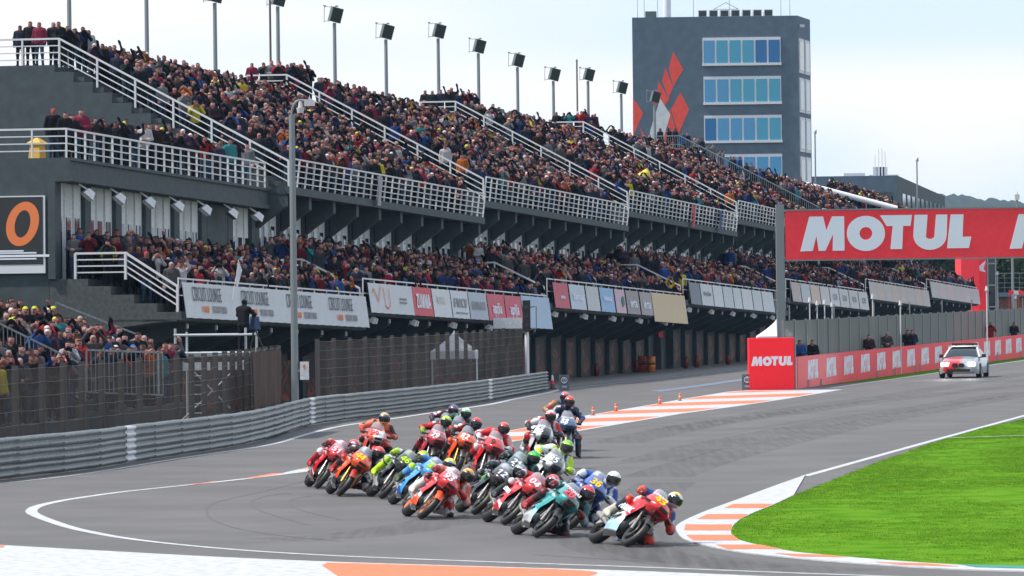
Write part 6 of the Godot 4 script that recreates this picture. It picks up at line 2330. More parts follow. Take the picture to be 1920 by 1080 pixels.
	for x in [[1215, 625], [1239, 627]]:
		var p := at(x[0], x[1], 282)
		q = MB.new()
		q.box(Vector3.ZERO, Vector3(0.22, 0.32, 0.04))
		q.box(Vector3(0, 0.0, 0.022), Vector3(0.08, 0.18, 0.006))
		o = part("wall_plate", q, M.banner_red)
		o.position = p
		o.rotation.y = 0.3
		tag(o, "small red fire plate on a pillar of the open garage", "plate", "fire plates")

func speed_board(p: Vector3, label: String, w: float) -> void:
	var t := thing("speed_board", label, "sign", p, "speed boards")
	var q := MB.new()
	q.box(Vector3(0, 0.35, 0), Vector3(w * 0.72, 0.66, 0.05))
	part("board", q, mottled("board_grey", Color(0.19, 0.22, 0.25), 0.2, 1.0), t)
	q = MB.new()
	q.lathe([Vector2(0.0, 0.0), Vector2(0.18, 0.0), Vector2(0.18, 0.01), Vector2(0.0, 0.01)], Vector3(0, 0.44, 0.026), Vector3(0, 0, 1), 28)
	part("ring", q, M.black, t)
	q = MB.new()
	q.lathe([Vector2(0.0, 0.0), Vector2(0.145, 0.0), Vector2(0.145, 0.006), Vector2(0.0, 0.006)], Vector3(0, 0.44, 0.037), Vector3(0, 0, 1), 28)
	part("disc", q, M.banner_white, t)
	text(t, "60", 0.2, Transform3D(Basis(), Vector3(0, 0.44, 0.047)), M.black, 0.008)
	text(t, "FIM", 0.12, Transform3D(Basis(), Vector3(0, 0.16, 0.028)), M.letter_white, 0.008)
	q = MB.new()
	q.bar(Vector3(-0.15, 0.0, -0.1), Vector3(-0.15, 0.5, -0.02), 0.04, 0.04)
	q.bar(Vector3(0.15, 0.0, -0.1), Vector3(0.15, 0.5, -0.02), 0.04, 0.04)
	part("stay", q, M.steel, t)

func make_tent(label: String, p: Vector3, w: float, dp: float, eave: float, top: float) -> void:
	var t := thing("tent", label, "tent", Vector3(p.x, 0, p.z))
	var q := MB.new(true)
	var n := 8
	var g := []
	for k in n + 1:
		var f := float(k) / n
		var s := pow(1.0 - f, 1.35)
		var y := lerpf(eave, top, f)
		g.append([Vector3(-w / 2 * s, y, dp / 2 * s), Vector3(w / 2 * s, y, dp / 2 * s), Vector3(w / 2 * s, y, -dp / 2 * s), Vector3(-w / 2 * s, y, -dp / 2 * s), Vector3(-w / 2 * s, y, dp / 2 * s)])
	q.sm(false)
	q.grid(g)
	part("roof", q, M.canvas_white, t)
	q = MB.new()
	for s in [-1, 1]:
		q.box(Vector3(0, eave - 0.16, s * dp / 2), Vector3(w, 0.32, 0.02))
		q.box(Vector3(s * w / 2, eave - 0.16, 0), Vector3(0.02, 0.32, dp - 0.03))
	part("valance", q, M.canvas_white, t)
	for s in [-1, 1]:
		for u in [-1, 1]:
			q = MB.new()
			q.tube(Vector3(s * (w / 2 - 0.05), 0, u * (dp / 2 - 0.05)), Vector3(s * (w / 2 - 0.05), eave, u * (dp / 2 - 0.05)), 0.03, 0.03, 8)
			part("leg", q, M.canvas_white, t)

# ================================================================ bold slanted capitals of the red boards
func motul(parent: Node, width: float, height: float, xf: Transform3D, m: Material, depth := 0.02) -> void:
	var k := Vector2(width / 968.0, height / 200.0)
	var put := func(a: Array) -> PackedVector2Array:
		var p := PackedVector2Array()
		for j in range(0, a.size(), 2): p.append(Vector2((a[j] - 484.0) * k.x, (a[j + 1] - 100.0) * k.y))
		return p
	var polys := [[0, 0, 53, 197, 131, 197, 149, 118, 181, 197, 250, 197, 250, 2, 183, 2, 186, 95, 142, 2, 104, 2, 92, 88, 70, 2],
		[452, 200, 634, 200, 625, 138, 583, 138, 576, 7, 510, 7, 524, 138, 490, 138]]
	var U := [648, 200, 722, 200, 712, 82]
	for j in 9:
		var a := PI + PI * j / 8.0
		U.append_array([735 + 24 * cos(a), 78 + 16 * sin(a)])
	U.append_array([770, 200, 834, 200, 829, 80])
	for j in 13:
		var a := -PI * j / 12.0
		U.append_array([734 + 94 * cos(a), 80 + 80 * sin(a)])
	polys.append(U)
	polys.append([852, 200, 925, 200, 919, 72, 968, 72, 954, 8, 830, 8])
	for a in polys:
		var q := MB.new()
		q.prism(put.call(a), xf.origin, xf.basis.x, xf.basis.y, xf.basis.z * depth)
		part("letter", q, m, parent)
	var q := MB.new()
	for j in 32:
		var a0 := TAU * j / 32
		var a1 := TAU * (j + 1) / 32
		var e := func(a: float, rx: float, ry: float, z: float) -> Vector3: return xf * Vector3((372 + rx * cos(a) - 484.0) * k.x, (98 + ry * sin(a) - 100.0) * k.y, z)
		q.quad(e.call(a0, 36, 36, depth), e.call(a0, 108, 100, depth), e.call(a1, 108, 100, depth), e.call(a1, 36, 36, depth))
		q.quad(e.call(a0, 108, 100, 0), e.call(a1, 108, 100, 0), e.call(a1, 108, 100, depth), e.call(a0, 108, 100, depth))
		q.quad(e.call(a1, 36, 36, 0), e.call(a0, 36, 36, 0), e.call(a0, 36, 36, depth), e.call(a1, 36, 36, depth))
	part("letter", q, m, parent)

# ================================================================ pit wall, screens, display box
func wall_pt(d: float, y := 0.0, off := 0.0) -> Vector3:
	return Vector3(0.2 * d - 33.4, y, -d) + nx * off

func make_pit_wall() -> void:
	var d0 := 227.5
	var d1 := 470.0
	var t := thing("pit_wall", "long red wall lettered in white between pit lane and straight", "wall")
	t.transform = Transform3D(Basis(ux, Vector3.UP, nx), wall_pt(d0))
	var L := (d1 - d0) * 1.0198
	var q := MB.new()
	q.box(Vector3(L / 2, 0.66, -0.15), Vector3(L, 1.32, 0.3))
	part("core", q, M.panel_white, t)
	var n := 42
	for k in n:
		q = MB.new()
		var w := L / n
		q.box(Vector3((k + 0.5) * w, 0.69, 0.02), Vector3(w - 0.02, 1.36, 0.04))
		part("cover_panel", q, M.banner_red, t)
	for k in 34:
		motul(t, 3.2, 0.86, Transform3D(Basis(), Vector3(4.6 + k * 5.8, 0.76, 0.042)), M.letter_white, 0.008)
	# screens of grey panels on top
	var f := thing("panel_fence", "row of tall grey translucent screen panels above the red wall", "fence")
	f.transform = Transform3D(Basis(ux, Vector3.UP, nx), wall_pt(d0, 0.0, -0.6))
	n = 70
	for k in n:
		var w := L / n
		q = MB.new()
		q.box(Vector3((k + 0.5) * w, 1.95, 0), Vector3(w - 0.12, 1.9, 0.02))
		part("screen", q, M.screen_panel, f)
		q = MB.new()
		q.bar(Vector3(k * w, 0.0, 0), Vector3(k * w, 2.95, 0), 0.10, 0.12)
		part("post", q, M.pole_grey, f)
		if k % 4 == 1:
			q = MB.new()
			q.tube(Vector3(k * w, 2.9, -0.2), Vector3(k * w, 3.55, -0.2), 0.03, 0.03, 6)
			part("stub_pole", q, M.galvanised, f)
	# red display box facing the bend
	var p := gp(1448, 731)
	var bx := thing("display_box", "square red display box with white capitals at the end of the pit wall", "display", p)
	bx.rotation.y = 0.05
	q = MB.new()
	q.box(Vector3(0, 1.1, -0.42), Vector3(1.92, 2.2, 0.8))
	part("cabinet", q, M.banner_red, bx)
	q = MB.new()
	q.box(Vector3(1.0, 1.1, -0.4), Vector3(0.06, 2.2, 0.82))
	part("side_frame", q, M.galvanised, bx)
	# grain of the lamps: fine red speckle
	var im := Image.create(256, 256, false, Image.FORMAT_RGB8)
	var r := RandomNumberGenerator.new()
	r.seed = 3
	for y in 256:
		for x in 256:
			im.set_pixel(x, y, Color(0.93, 0.04, 0.14).lerp(Color(0.55, 0.02, 0.05), r.randf() * r.randf()))
	var lm := mat("lamp_grain", Color.WHITE, 0.5)
	lm.albedo_texture = ImageTexture.create_from_image(im)
	lm.emission_enabled = true
	lm.emission_texture = lm.albedo_texture
	lm.emission_energy_multiplier = 0.35
	lm.emission_operator = BaseMaterial3D.EMISSION_OP_ADD
	lm.emission = Color.BLACK
	lm.uv1_triplanar = true
	lm.uv1_scale = Vector3.ONE * 0.8
	q = MB.new()
	q.box(Vector3(0, 1.1, 0.0), Vector3(1.88, 2.16, 0.05))
	part("display_screen", q, lm, bx)
	motul(bx, 1.76, 0.40, Transform3D(Basis(), Vector3(0, 1.22, 0.026)), M.letter_white, 0.008)
	# people along the pit wall
	var who := [[1499, 655, 10, "pit marshal in blue and orange top behind the red wall", 9], [1523, 655, 0, "pit crew member in black behind the red wall", 0], [1629, 645, 6, "pit crew member in brown jacket by the screens", 6], [1663, 640, 2, "pit crew member with pale hair by the screens", 4], [1702, 636, 5, "pair member in black by the screens", 0], [1710, 636, 3, "crew member in navy by the screens", 2], [1857, 622, 8, "crew member in red leaning over the wall", 8], [1901, 622, 0, "crew member in black at the far wall", 5]]
	for w in who:
		var lx := lvl(w[0], w[1]).x
		var tt := (lx - 960.0) / F
		var d := (33.4 + 0.35 * 0.98) / (0.2 - tt)
		var o := obj("person", get_person(1 if w[4] != 8 else 2, w[4]), M.vertex_matte)
		var head: float = at(w[0], w[1] - 18, d).y
		o.position = Vector3(d * tt, maxf(0.0, head - 1.72), -d)
		tag(o, w[3], "person", "crew along the pit wall")
		if o.position.y > 0.05:
			q = MB.new()
			q.box(Vector3(0, o.position.y / 2, 0), Vector3(0.8, o.position.y, 0.5))
			q.box(Vector3(0, o.position.y / 4, -0.45), Vector3(0.8, o.position.y / 2, 0.4))
			var st := part("step_box", q, M.steel)
			st.position = Vector3(o.position.x, 0, o.position.z)
			tag(st, "low grey step box hidden behind the red wall", "step", "step boxes behind the wall")

# ================================================================ red gantry
func make_gantry() -> void:
	var d := 238.0
	var t := thing("gantry", "red gantry board with big white capitals spanning the straight", "gantry", Vector3(at(1462, 480, d).x, 0, -d))
	t.rotation.y = 0.04
	var y0 := at(1465, 487, d).y
	var y1 := at(1465, 396, d).y
	var W := 24.0
	var q := MB.new()
	q.box(Vector3(0.02, (y1 + 0.3) / 2, 0), Vector3(0.36, y1 + 0.3, 0.4))
	part("post", q, M.pole_grey, t)
	q = MB.new()
	q.box(Vector3(W, (y1 + 0.3) / 2, 0), Vector3(0.36, y1 + 0.3, 0.4))
	part("post", q, M.pole_grey, t)
	q = MB.new()
	q.box(Vector3(W / 2 + 0.1, (y0 + y1) / 2, 0.12), Vector3(W - 0.3, y1 - y0, 0.3))
	part("board", q, M.banner_red, t)
	q = MB.new()
	q.box(Vector3(W / 2 + 0.1, y1 + 0.04, 0.1), Vector3(W - 0.2, 0.06, 0.4))
	q.box(Vector3(W / 2 + 0.1, y0 - 0.04, 0.1), Vector3(W - 0.2, 0.06, 0.4))
	part("trim", q, M.pole_grey, t)
	var k := d / F
	motul(t, 322 * k, 66 * k, Transform3D(Basis(), Vector3((1658.5 - 1462) * k + 0.05, y0 + 48 * k, 0.272)), M.letter_white, 0.012)
	motul(t, 322 * k, 66 * k, Transform3D(Basis(), Vector3((1658.5 - 1462 + 394) * k + 0.05, y0 + 48 * k, 0.272)), M.letter_white, 0.012)
	var o := thing("trackside_camera", "small grey camera head on top of the red gantry", "camera", Vector3(at(1907, 385, d).x, y1 + 0.02, -d))
	q = MB.new()
	q.tube(Vector3(0, 0, 0), Vector3(0, 0.35, 0), 0.06, 0.05, 8)
	part("stem", q, M.galvanised, o)
	q = MB.new()
	q.box(Vector3(0, 0.48, 0), Vector3(0.2, 0.24, 0.3))
	q.tube(Vector3(0, 0.6, 0), Vector3(0, 0.72, 0), 0.05, 0.03, 8)
	part("head", q, M.lamp_housing, o)
	# aerial masts and boxes beyond the wall
	for m in [[1518, 566, 605], [1532, 572, 602], [1546, 570, 602], [1560, 575, 604], [1636, 560, 605], [1688, 572, 600], [1850, 545, 600]]:
		var dd := 262.0
		var p := at(m[0], m[1], dd)
		q = MB.new()
		q.tube(Vector3(0, 0, 0), Vector3(0, p.y, 0), 0.035, 0.03, 8)
		q.tube(Vector3(0, p.y, 0), Vector3(0, p.y + 0.22, 0), 0.09, 0.05, 8)
		var a := part("aerial_mast", q, M.lamp_housing)
		a.position = Vector3(p.x, 0, -dd)
		tag(a, "thin pale aerial mast with a small head in the pit lane", "mast", "aerial masts in the pit lane")

# ================================================================ safety car
func make_safety_car() -> void:
	var p := gp(1808, 707.5)
	var t := thing("safety_car", "silver and white safety car with lit headlights and roof light bar", "car", p)
	t.rotation.y = -0.2
	# car frame: z forward, x to the car's left
	var C := func(q: Vector3) -> Color:
		if q.z > 0.6 and q.x < 0.12 and q.x > -0.75 and q.y > 0.30: return lin("b8141c")
		if q.z < 0.9 and q.x > 0.6 and q.y < 0.7: return lin("2a3c78")
		return lin("8e979c")
	var rows := []
	# half-width profile along z: [z, bottom, belt, half width bottom, half width belt]
	var Z := [[2.42, 0.26, 0.55, 0.62, 0.58], [2.36, 0.22, 0.68, 0.80, 0.74], [2.1, 0.20, 0.76, 0.90, 0.82], [1.4, 0.20, 0.88, 0.945, 0.86], [0.9, 0.20, 0.96, 0.95, 0.85], [0.0, 0.20, 0.98, 0.94, 0.85], [-1.2, 0.20, 1.00, 0.945, 0.85], [-1.9, 0.22, 1.02, 0.93, 0.84], [-2.35, 0.30, 0.98, 0.84, 0.76], [-2.45, 0.40, 0.85, 0.72, 0.66]]
	var g := []
	var cc := []
	for z in Z:
		var ring := []
		var rc := []
		for k in 17:
			# from the left sill over the bonnet to the right sill
			var f := k / 16.0
			var e := (f - 0.5) * 2.0
			var q: Vector3
			if absf(e) > 0.55:
				var v := (1.0 - absf(e)) / 0.45
				q = Vector3(-signf(e) * lerpf(z[3], z[4], v * v) - (-signf(e)) * -0.03 * sin(v * PI), lerpf(z[1], z[2], v), z[0])
			else:
				q = Vector3(-e / 0.55 * z[4], z[2] + 0.05 * (1.0 - pow(e / 0.55, 2.0)), z[0])
			ring.append(q)
			rc.append(C.call(q))
		g.append(ring)
		cc.append(rc)
	g.reverse()
	cc.reverse()
	var b := MB.new(true)
	b.grid(g, cc)
	for f in [0, g.size() - 1]:
		var c := Vector3(0, 0.5, g[f][0].z)
		for k in 16:
			if f == 0: b.tric(c, g[f][k], g[f][k + 1], cc[f][k], cc[f][k], cc[f][k])
			else: b.tric(c, g[f][k + 1], g[f][k], cc[f][k], cc[f][k], cc[f][k])
	part("body", b, M.painted, t)
	# cabin of glass with a painted roof
	var cab := [[0.98, 0.96, 0.80], [0.55, 1.20, 0.72], [0.15, 1.40, 0.62], [-0.2, 1.45, 0.60], [-0.9, 1.43, 0.60], [-1.4, 1.28, 0.66], [-1.9, 1.03, 0.74]]
	b = MB.new(true)
	var gg := []
	for z in cab:
		var ring := []
		for k in 13:
			var e := (k / 12.0 - 0.5) * 2.0
			if absf(e) > 0.6:
				var v := (1.0 - absf(e)) / 0.4
				ring.append(Vector3(-signf(e) * lerpf(0.84, z[2], v), lerpf(0.95, z[1], v), z[0]))
			else:
				ring.append(Vector3(-e / 0.6 * z[2], z[1] + 0.02, z[0]))
		gg.append(ring)
	gg.reverse()
	b.grid(gg)
	part("glasshouse", b, M.dark_glass, t)
	b = MB.new(true)
	b.hexa(Vector3(0, 1.465, -0.42), Vector3(1.22, 0.04, 1.25), Vector3(1.12, 0.04, 1.1))
	part("roof", b, M.panel_white, t)
	b = MB.new()
	b.box(Vector3(0, 1.56, -0.35), Vector3(1.2, 0.09, 0.26))
	b.box(Vector3(0.4, 1.50, -0.35), Vector3(0.06, 0.08, 0.2))
	b.box(Vector3(-0.4, 1.50, -0.35), Vector3(0.06, 0.08, 0.2))
	part("light_bar", b, M.black, t)
	for s in [-1, 1]:
		b = MB.new()
		b.bar(Vector3(0.83 * s, 0.96, 0.95), Vector3(0.63 * s, 1.40, 0.17), 0.07, 0.05)
		part("windscreen_pillar", b, M.panel_white, t)
		b = MB.new()
		b.hexa(Vector3(1.0 * s, 1.02, 0.62), Vector3(0.22, 0.16, 0.1), Vector3(0.16, 0.16, 0.08))
		b.bar(Vector3(0.84 * s, 0.96, 0.6), Vector3(0.93 * s, 0.98, 0.62), 0.05, 0.03)
		part("mirror", b, M.black, t)
		var gm := mat("headlamp_glow", Color(1, 1, 1), 0.3)
		gm.emission_enabled = true
		gm.emission = Color(0.95, 1.0, 1.0)
		gm.emission_energy_multiplier = 8.0
		b = MB.new()
		b.box(Vector3(0.62 * s, 0.66, 2.36), Vector3(0.34, 0.16, 0.14), Basis(Vector3.UP, 0.3 * s))
		part("headlight", b, gm, t)
		var sp := SpotLight3D.new()
		sp.name = "headlight_beam"
		sp.position = Vector3(0.62 * s, 0.66, 2.5)
		sp.rotation.y = PI
		sp.spot_angle = 25.0
		sp.spot_range = 60.0
		sp.light_energy = 4.0
		sp.light_size = 0.1
		sp.shadow_enabled = true
		t.add_child(sp, true)
		b = MB.new(true)
		b.sm(false)
		b.prism(PackedVector2Array([Vector2(0.02, -0.09), Vector2(0.24, -0.09), Vector2(0.29, -0.03), Vector2(0.29, 0.05), Vector2(0.22, 0.10), Vector2(0.06, 0.10), Vector2(0.02, 0.05)]), Vector3(0, 0.60, 2.40), Vector3(s, 0, 0), Vector3.UP, Vector3(0, 0, 0.04))
		part("grille", b, M.black, t)
		for z in [1.48, -1.48]:
			b = MB.new(true)
			b.lathe([Vector2(0.22, -0.12), Vector2(0.33, -0.11), Vector2(0.345, -0.05), Vector2(0.345, 0.05), Vector2(0.33, 0.11), Vector2(0.22, 0.12)], Vector3(0.86 * s, 0.345, z), Vector3(1, 0, 0), 24)
			var w := part("wheel", b, M.rubber, t)
			b = MB.new()
			b.tube(Vector3(0.80 * s, 0.345, z), Vector3(0.965 * s, 0.345, z), 0.22, 0.21, 18)
			part("rim", b, M.steel, w)
	b = MB.new()
	b.box(Vector3(0, 0.36, 2.40), Vector3(1.1, 0.14, 0.08))
	b.box(Vector3(0, 0.24, 2.36), Vector3(1.5, 0.05, 0.16))
	part("air_dam", b, M.black, t)

# ================================================================ tower and buildings behind
func make_tower() -> void:
	var d := 475.0
	var k := d / F
	var pr := at(1497, 200, d)
	var pl := at(1187, 200, d)
	var w := pr.x - pl.x
	var top := at(1340, 31, d).y
	var t := thing("control_tower", "tall grey control tower with red and white diamond mural and blue windows", "tower", Vector3(pr.x, 0, -d))
	var q := MB.new()
	var bk := ux * 8.0
	q.prism(PackedVector2Array([Vector2(-w, 0), Vector2(0, 0), Vector2(bk.x, bk.z), Vector2(bk.x - w, bk.z)]), Vector3.ZERO, Vector3.RIGHT, Vector3(0, 0, 1), Vector3(0, top, 0))
	part("shaft", q, M.tower_grey, t)
	var rel := func(x: float, y: float) -> Vector2:
		var p := at(x, y, d)
		return Vector2(p.x - pr.x, p.y)
	mat("blue_glass_deep", Color(0.004, 0.13, 0.34), 0.05)
	mat("blue_glass_pale", Color(0.05, 0.30, 0.46), 0.08)
	var rows := [[1317, 70, 1464, 122], [1319, 143, 1465, 195], [1320, 216, 1466, 267], [1320, 289, 1467, 340]]
	for r in rows:
		var a: Vector2 = rel.call(r[0], r[1])
		var b: Vector2 = rel.call(r[2], r[3])
		a.y = (rel.call(r[0], r[1]).y + rel.call(r[2], r[1]).y) / 2
		b.y = (rel.call(r[0], r[3]).y + rel.call(r[2], r[3]).y) / 2
		q = MB.new()
		q.box(Vector3((a.x + b.x) / 2, (a.y + b.y) / 2, 0.03), Vector3(b.x - a.x, a.y - b.y, 0.08))
		var win := part("window", q, M.panel_white, t)
		q = MB.new()
		q.box(Vector3((a.x + b.x) / 2, b.y + 0.07, 0.1), Vector3(b.x - a.x + 0.1, 0.22, 0.14))
		part("sill", q, M.panel_white, win)
		var pw := (b.x - a.x) / 6.0
		for j in 6:
			q = MB.new()
			q.box(Vector3(a.x + (j + 0.5) * pw, (a.y + b.y) / 2 - 0.04, 0.085), Vector3(pw - 0.16, a.y - b.y - 0.42, 0.04))
			part("pane", q, [M.blue_glass, M.blue_glass_deep, M.blue_glass_pale][int(fmod(j * 2.7 + r[1] * 0.13, 3.0))], win)
	# glazed strips of the side that faces the track
	mat("side_glass", Color(0.30, 0.34, 0.38), 0.15)
	var sb := Basis(ux, Vector3.UP, nx)
	for j in 4:
		var y: float = rel.call(1500, 95 + j * 74).y
		for s in 2:
			q = MB.new()
			var c := ux * (2.1 + s * 3.6) + Vector3(0, y - 0.4, 0)
			q.box(c + nx * 0.02, Vector3(3.0, 3.1, 0.08), sb)
			var win := part("window", q, M.panel_white, t)
			q = MB.new()
			q.box(c + nx * 0.07, Vector3(2.5, 2.6, 0.04), sb)
			part("pane", q, M.side_glass, win)
	# mural of slanted diamonds
	var red := [[1262, 97, 1281, 130, 1262, 163, 1254, 128], [1248, 126, 1262, 165, 1254, 182, 1241, 152], [1234, 152, 1255, 185, 1247, 198, 1232, 182], [1276, 173, 1292, 205, 1272, 252, 1258, 205], [1246, 240, 1264, 262, 1256, 277, 1240, 270], [1186.5, 183, 1206, 212, 1187, 256], [1222, 187, 1232, 196, 1227, 205], [1200, 240, 1212, 258, 1206, 262], [1256, 205, 1266, 240, 1258, 250, 1246, 225]]
	for a in red:
		var p := PackedVector2Array()
		for j in range(0, a.size(), 2): p.append(rel.call(a[j], a[j + 1]))
		q = MB.new()
		q.prism(p, Vector3(0, 0, 0.004), Vector3.RIGHT, Vector3.UP, Vector3(0, 0, 0.008))
		part("mural_red", q, M.tower_red, t)
	for a in [[1238, 185, 1257, 215, 1240, 272, 1217, 262, 1219, 245], [1246, 265, 1254, 280, 1242, 280], [1210, 254, 1214, 262, 1205, 264]]:
		var p := PackedVector2Array()
		for j in range(0, a.size(), 2): p.append(rel.call(a[j], a[j + 1]))
		q = MB.new()
		q.prism(p, Vector3(0, 0, 0.013), Vector3.RIGHT, Vector3.UP, Vector3(0, 0, 0.008))
		part("mural_white", q, M.tower_white, t)
	# plant on the roof
	q = MB.new()
	q.tube(Vector3(-11.5, top, -3), Vector3(-11.5, top + 3.2, -3), 0.36, 0.36, 14)
	part("flue", q, M.canvas_white, t)
	for j in 7:
		q = MB.new()
		q.box(Vector3(-8.4 + j * 0.98, top + 0.32, -1.4), Vector3(0.8, 0.64, 0.8))
		var u := part("cooling_unit", q, M.panel_white, t)
		q = MB.new()
		q.box(Vector3(-8.4 + j * 0.98, top + 0.32, -0.985), Vector3(0.66, 0.5, 0.02))
		part("grille", q, M.floodlight_face, u)
	q = MB.new()
	q.box(Vector3(-13.0, top + 0.3, -1.6), Vector3(1.0, 0.6, 0.8))
	part("plant_box", q, M.floodlight_grey, t)
	for x in [-14.2, -13.6, -12.4, -9.2, -6.0, -1.4, -0.6]:
		q = MB.new()
		q.tube(Vector3(x, top, -1.0), Vector3(x, top + 1.6 + fmod(absf(x) * 7.3, 1.4), -1.0), 0.03, 0.02, 6)
		part("aerial", q, M.steel, t)
	q = MB.new()
	for s in [[-7.4, -5.2], [-7.4, -6.3], [-5.2, -6.3]]:
		q.bar(Vector3(s[0], top + 0.7, -1.2), Vector3(s[1], top + (0.7 if s[1] == -5.2 else 1.3), -1.2), 0.05, 0.05)
	part("roof_frame", q, M.steel, t)
	q = MB.new()
	q.box(Vector3(0.4, top - 0.9, -0.6), Vector3(0.5, 0.24, 0.24), Basis(Vector3.UP, 0.5))
	part("camera", q, M.lamp_housing, t)
	# low annexe
	d = 540.0
	var al := at(1512, 340, d)
	var ar := at(1682, 340, d)
	var ah := at(1600, 330, d).y
	var an := thing("annexe_building", "low flat grey annexe with dark windows right of the tower", "building", Vector3(ar.x, 0, -d))
	q = MB.new()
	q.box(Vector3((al.x - ar.x) / 2, ah / 2, -15), Vector3(ar.x - al.x, ah, 30))
	part("block", q, M.tower_grey, an)
	var side := MB.new()
	var fx := at(1772, 372, 640.0)
	var fa := Vector3(fx.x - ar.x, 0, -640.0 + d)
	side.quad(Vector3(0.01, 0, 0), fa, fa + Vector3(0, ah - 0.5, 0), Vector3(0.01, ah, 0))
	side.quad(Vector3(0.01, ah, 0), fa + Vector3(0, ah - 0.5, 0), fa + Vector3(-12, ah - 0.5, 0), Vector3(-6, ah, -30))
	side.quad(fa, fa + Vector3(-12, 0, 0), fa + Vector3(-12, ah - 0.5, 0), fa + Vector3(0, ah - 0.5, 0))
	part("wing", side, M.building_grey, an)
	for j in 10:
		var f := 0.08 + j * 0.09
		var c := fa * f
		q = MB.new()
		var dirv := fa.normalized()
		q.bar(c + Vector3(0.06, ah - 2.6, 0), c + Vector3(0.06, ah - 2.6, 0) + dirv * fa.length() * 0.055, 0.06, 1.8)
		part("window", q, M.dark_glass, an)
	q = MB.new()
	q.box(Vector3(-1.8, ah - 2.4, 0.04), Vector3(2.6, 1.5, 0.08))
	part("window", q, M.dark_glass, an)
	q = MB.new()
	q.box(Vector3(-4.0, ah + 0.2, -6), Vector3(2.2, 0.4, 2))
	q.box(Vector3(-1.0, ah + 0.1, -6), Vector3(3, 0.2, 2))
	part("roof_plant", q, M.panel_white, an)
	q = MB.new()
	for x in [[1644, 290], [1651, 278], [1657, 276], [1663, 282]]:
		var p := at(x[0], x[1], d)
		q.tube(Vector3(p.x - ar.x, ah, -3), Vector3(p.x - ar.x, p.y, -3), 0.05, 0.05, 6)
		q.box(Vector3(p.x - ar.x, ah + 0.5, -3), Vector3(0.45, 0.9, 0.3))
	part("aerial_cluster", q, M.canvas_white, an)
	for x in [[1528, 250], [1719, 302]]:
		var p := at(x[0], x[1], 530.0)
		q = MB.new()
		q.tube(Vector3.ZERO, Vector3(0, p.y, 0), 0.1, 0.07, 8)
		q.tube(Vector3(0, p.y, 0), Vector3(0.12, p.y + 0.35, 0), 0.18, 0.06, 8)
		var o := part("lamp_standard", q, M.pole_grey)
		o.position = Vector3(p.x, 0, -530.0)
		tag(o, "slim grey lamp standard beside the annexe" if x[0] < 1600 else "short slim lamp standard above the annexe roof", "lamp post")
	# standing group and balustrade in front of the tower
	var r := RandomNumberGenerator.new()
	r.seed = 71
	var dk := thing("viewing_terrace", "grey stepped terrace with fine vertical railings below the tower", "terrace")
	dk.transform = sec[5]
	part("steps", profile_solid(upper_profile(-11.8), 0.02, 1.9), M.building_grey, dk)
	railing(dk, [Vector3(0.06, 13.4, -11.6), Vector3(0.06, 13.4, -9.9), Vector3(0.06, 8.5, -0.6)], 1.15, 2, 0.16, M.galvanised, Vector3.ZERO, 0.03, 0.03)
	for j in 30:
		var bb := -11.4 + (j + r.randf() * 0.8) / 30.0 * 10.6
		if bb > -3.0 and r.randf() < 0.4: continue
		var fl := up_floor(bb)
		var o := obj("person", get_person(r.randi() % 2, [0, 2, 3, 4, 9, 10, 5, 21][r.randi() % 8]), M.vertex_matte)
		o.transform = Transform3D(Basis(Vector3.UP, 0.5 + r.randf()), sec[5] * Vector3(0.4 + r.randf() * 0.9, fl, bb))
		tag(o, "onlooker in dark clothes standing at the terrace railing below the tower", "person", "onlookers on the terrace")
	# bright board held in the crowd and curled white banner along the stair
	var sgn := MB.new()
	sgn.prism(PackedVector2Array([Vector2(-0.4, -0.3), Vector2(-0.36, 0.28), Vector2(0.1, 0.34), Vector2(0.42, 0.3), Vector2(0.4, -0.2), Vector2(0.1, -0.33)]), Vector3.ZERO, Vector3.RIGHT, Vector3.UP, Vector3(0, 0, 0.02))
	var so := part("fan_placard", sgn, mat("lime_card", Color(0.34, 0.68, 0.05), 0.6))
	so.position = at(1385, 353, 352)
	tag(so, "lime green fan placard held up in the crowd", "placard")
	var ra := at(1508, 346, 386)
	var rb := at(1682, 391, 386)
	var ro := thing("rolled_banner", "long rolled white banner along the top of the far stair", "banner", ra)
	var roll := MB.new()
	roll.tube(Vector3.ZERO, rb - ra, 0.24, 0.20, 10)
	part("roll", roll, M.canvas_white, ro)
	for j in 7:
		var p := (rb - ra) * (j / 6.0)
		var ps := MB.new()
		ps.bar(p, p - Vector3(0, 2.2, 0), 0.08, 0.08)
		part("post", ps, M.pole_grey, ro)

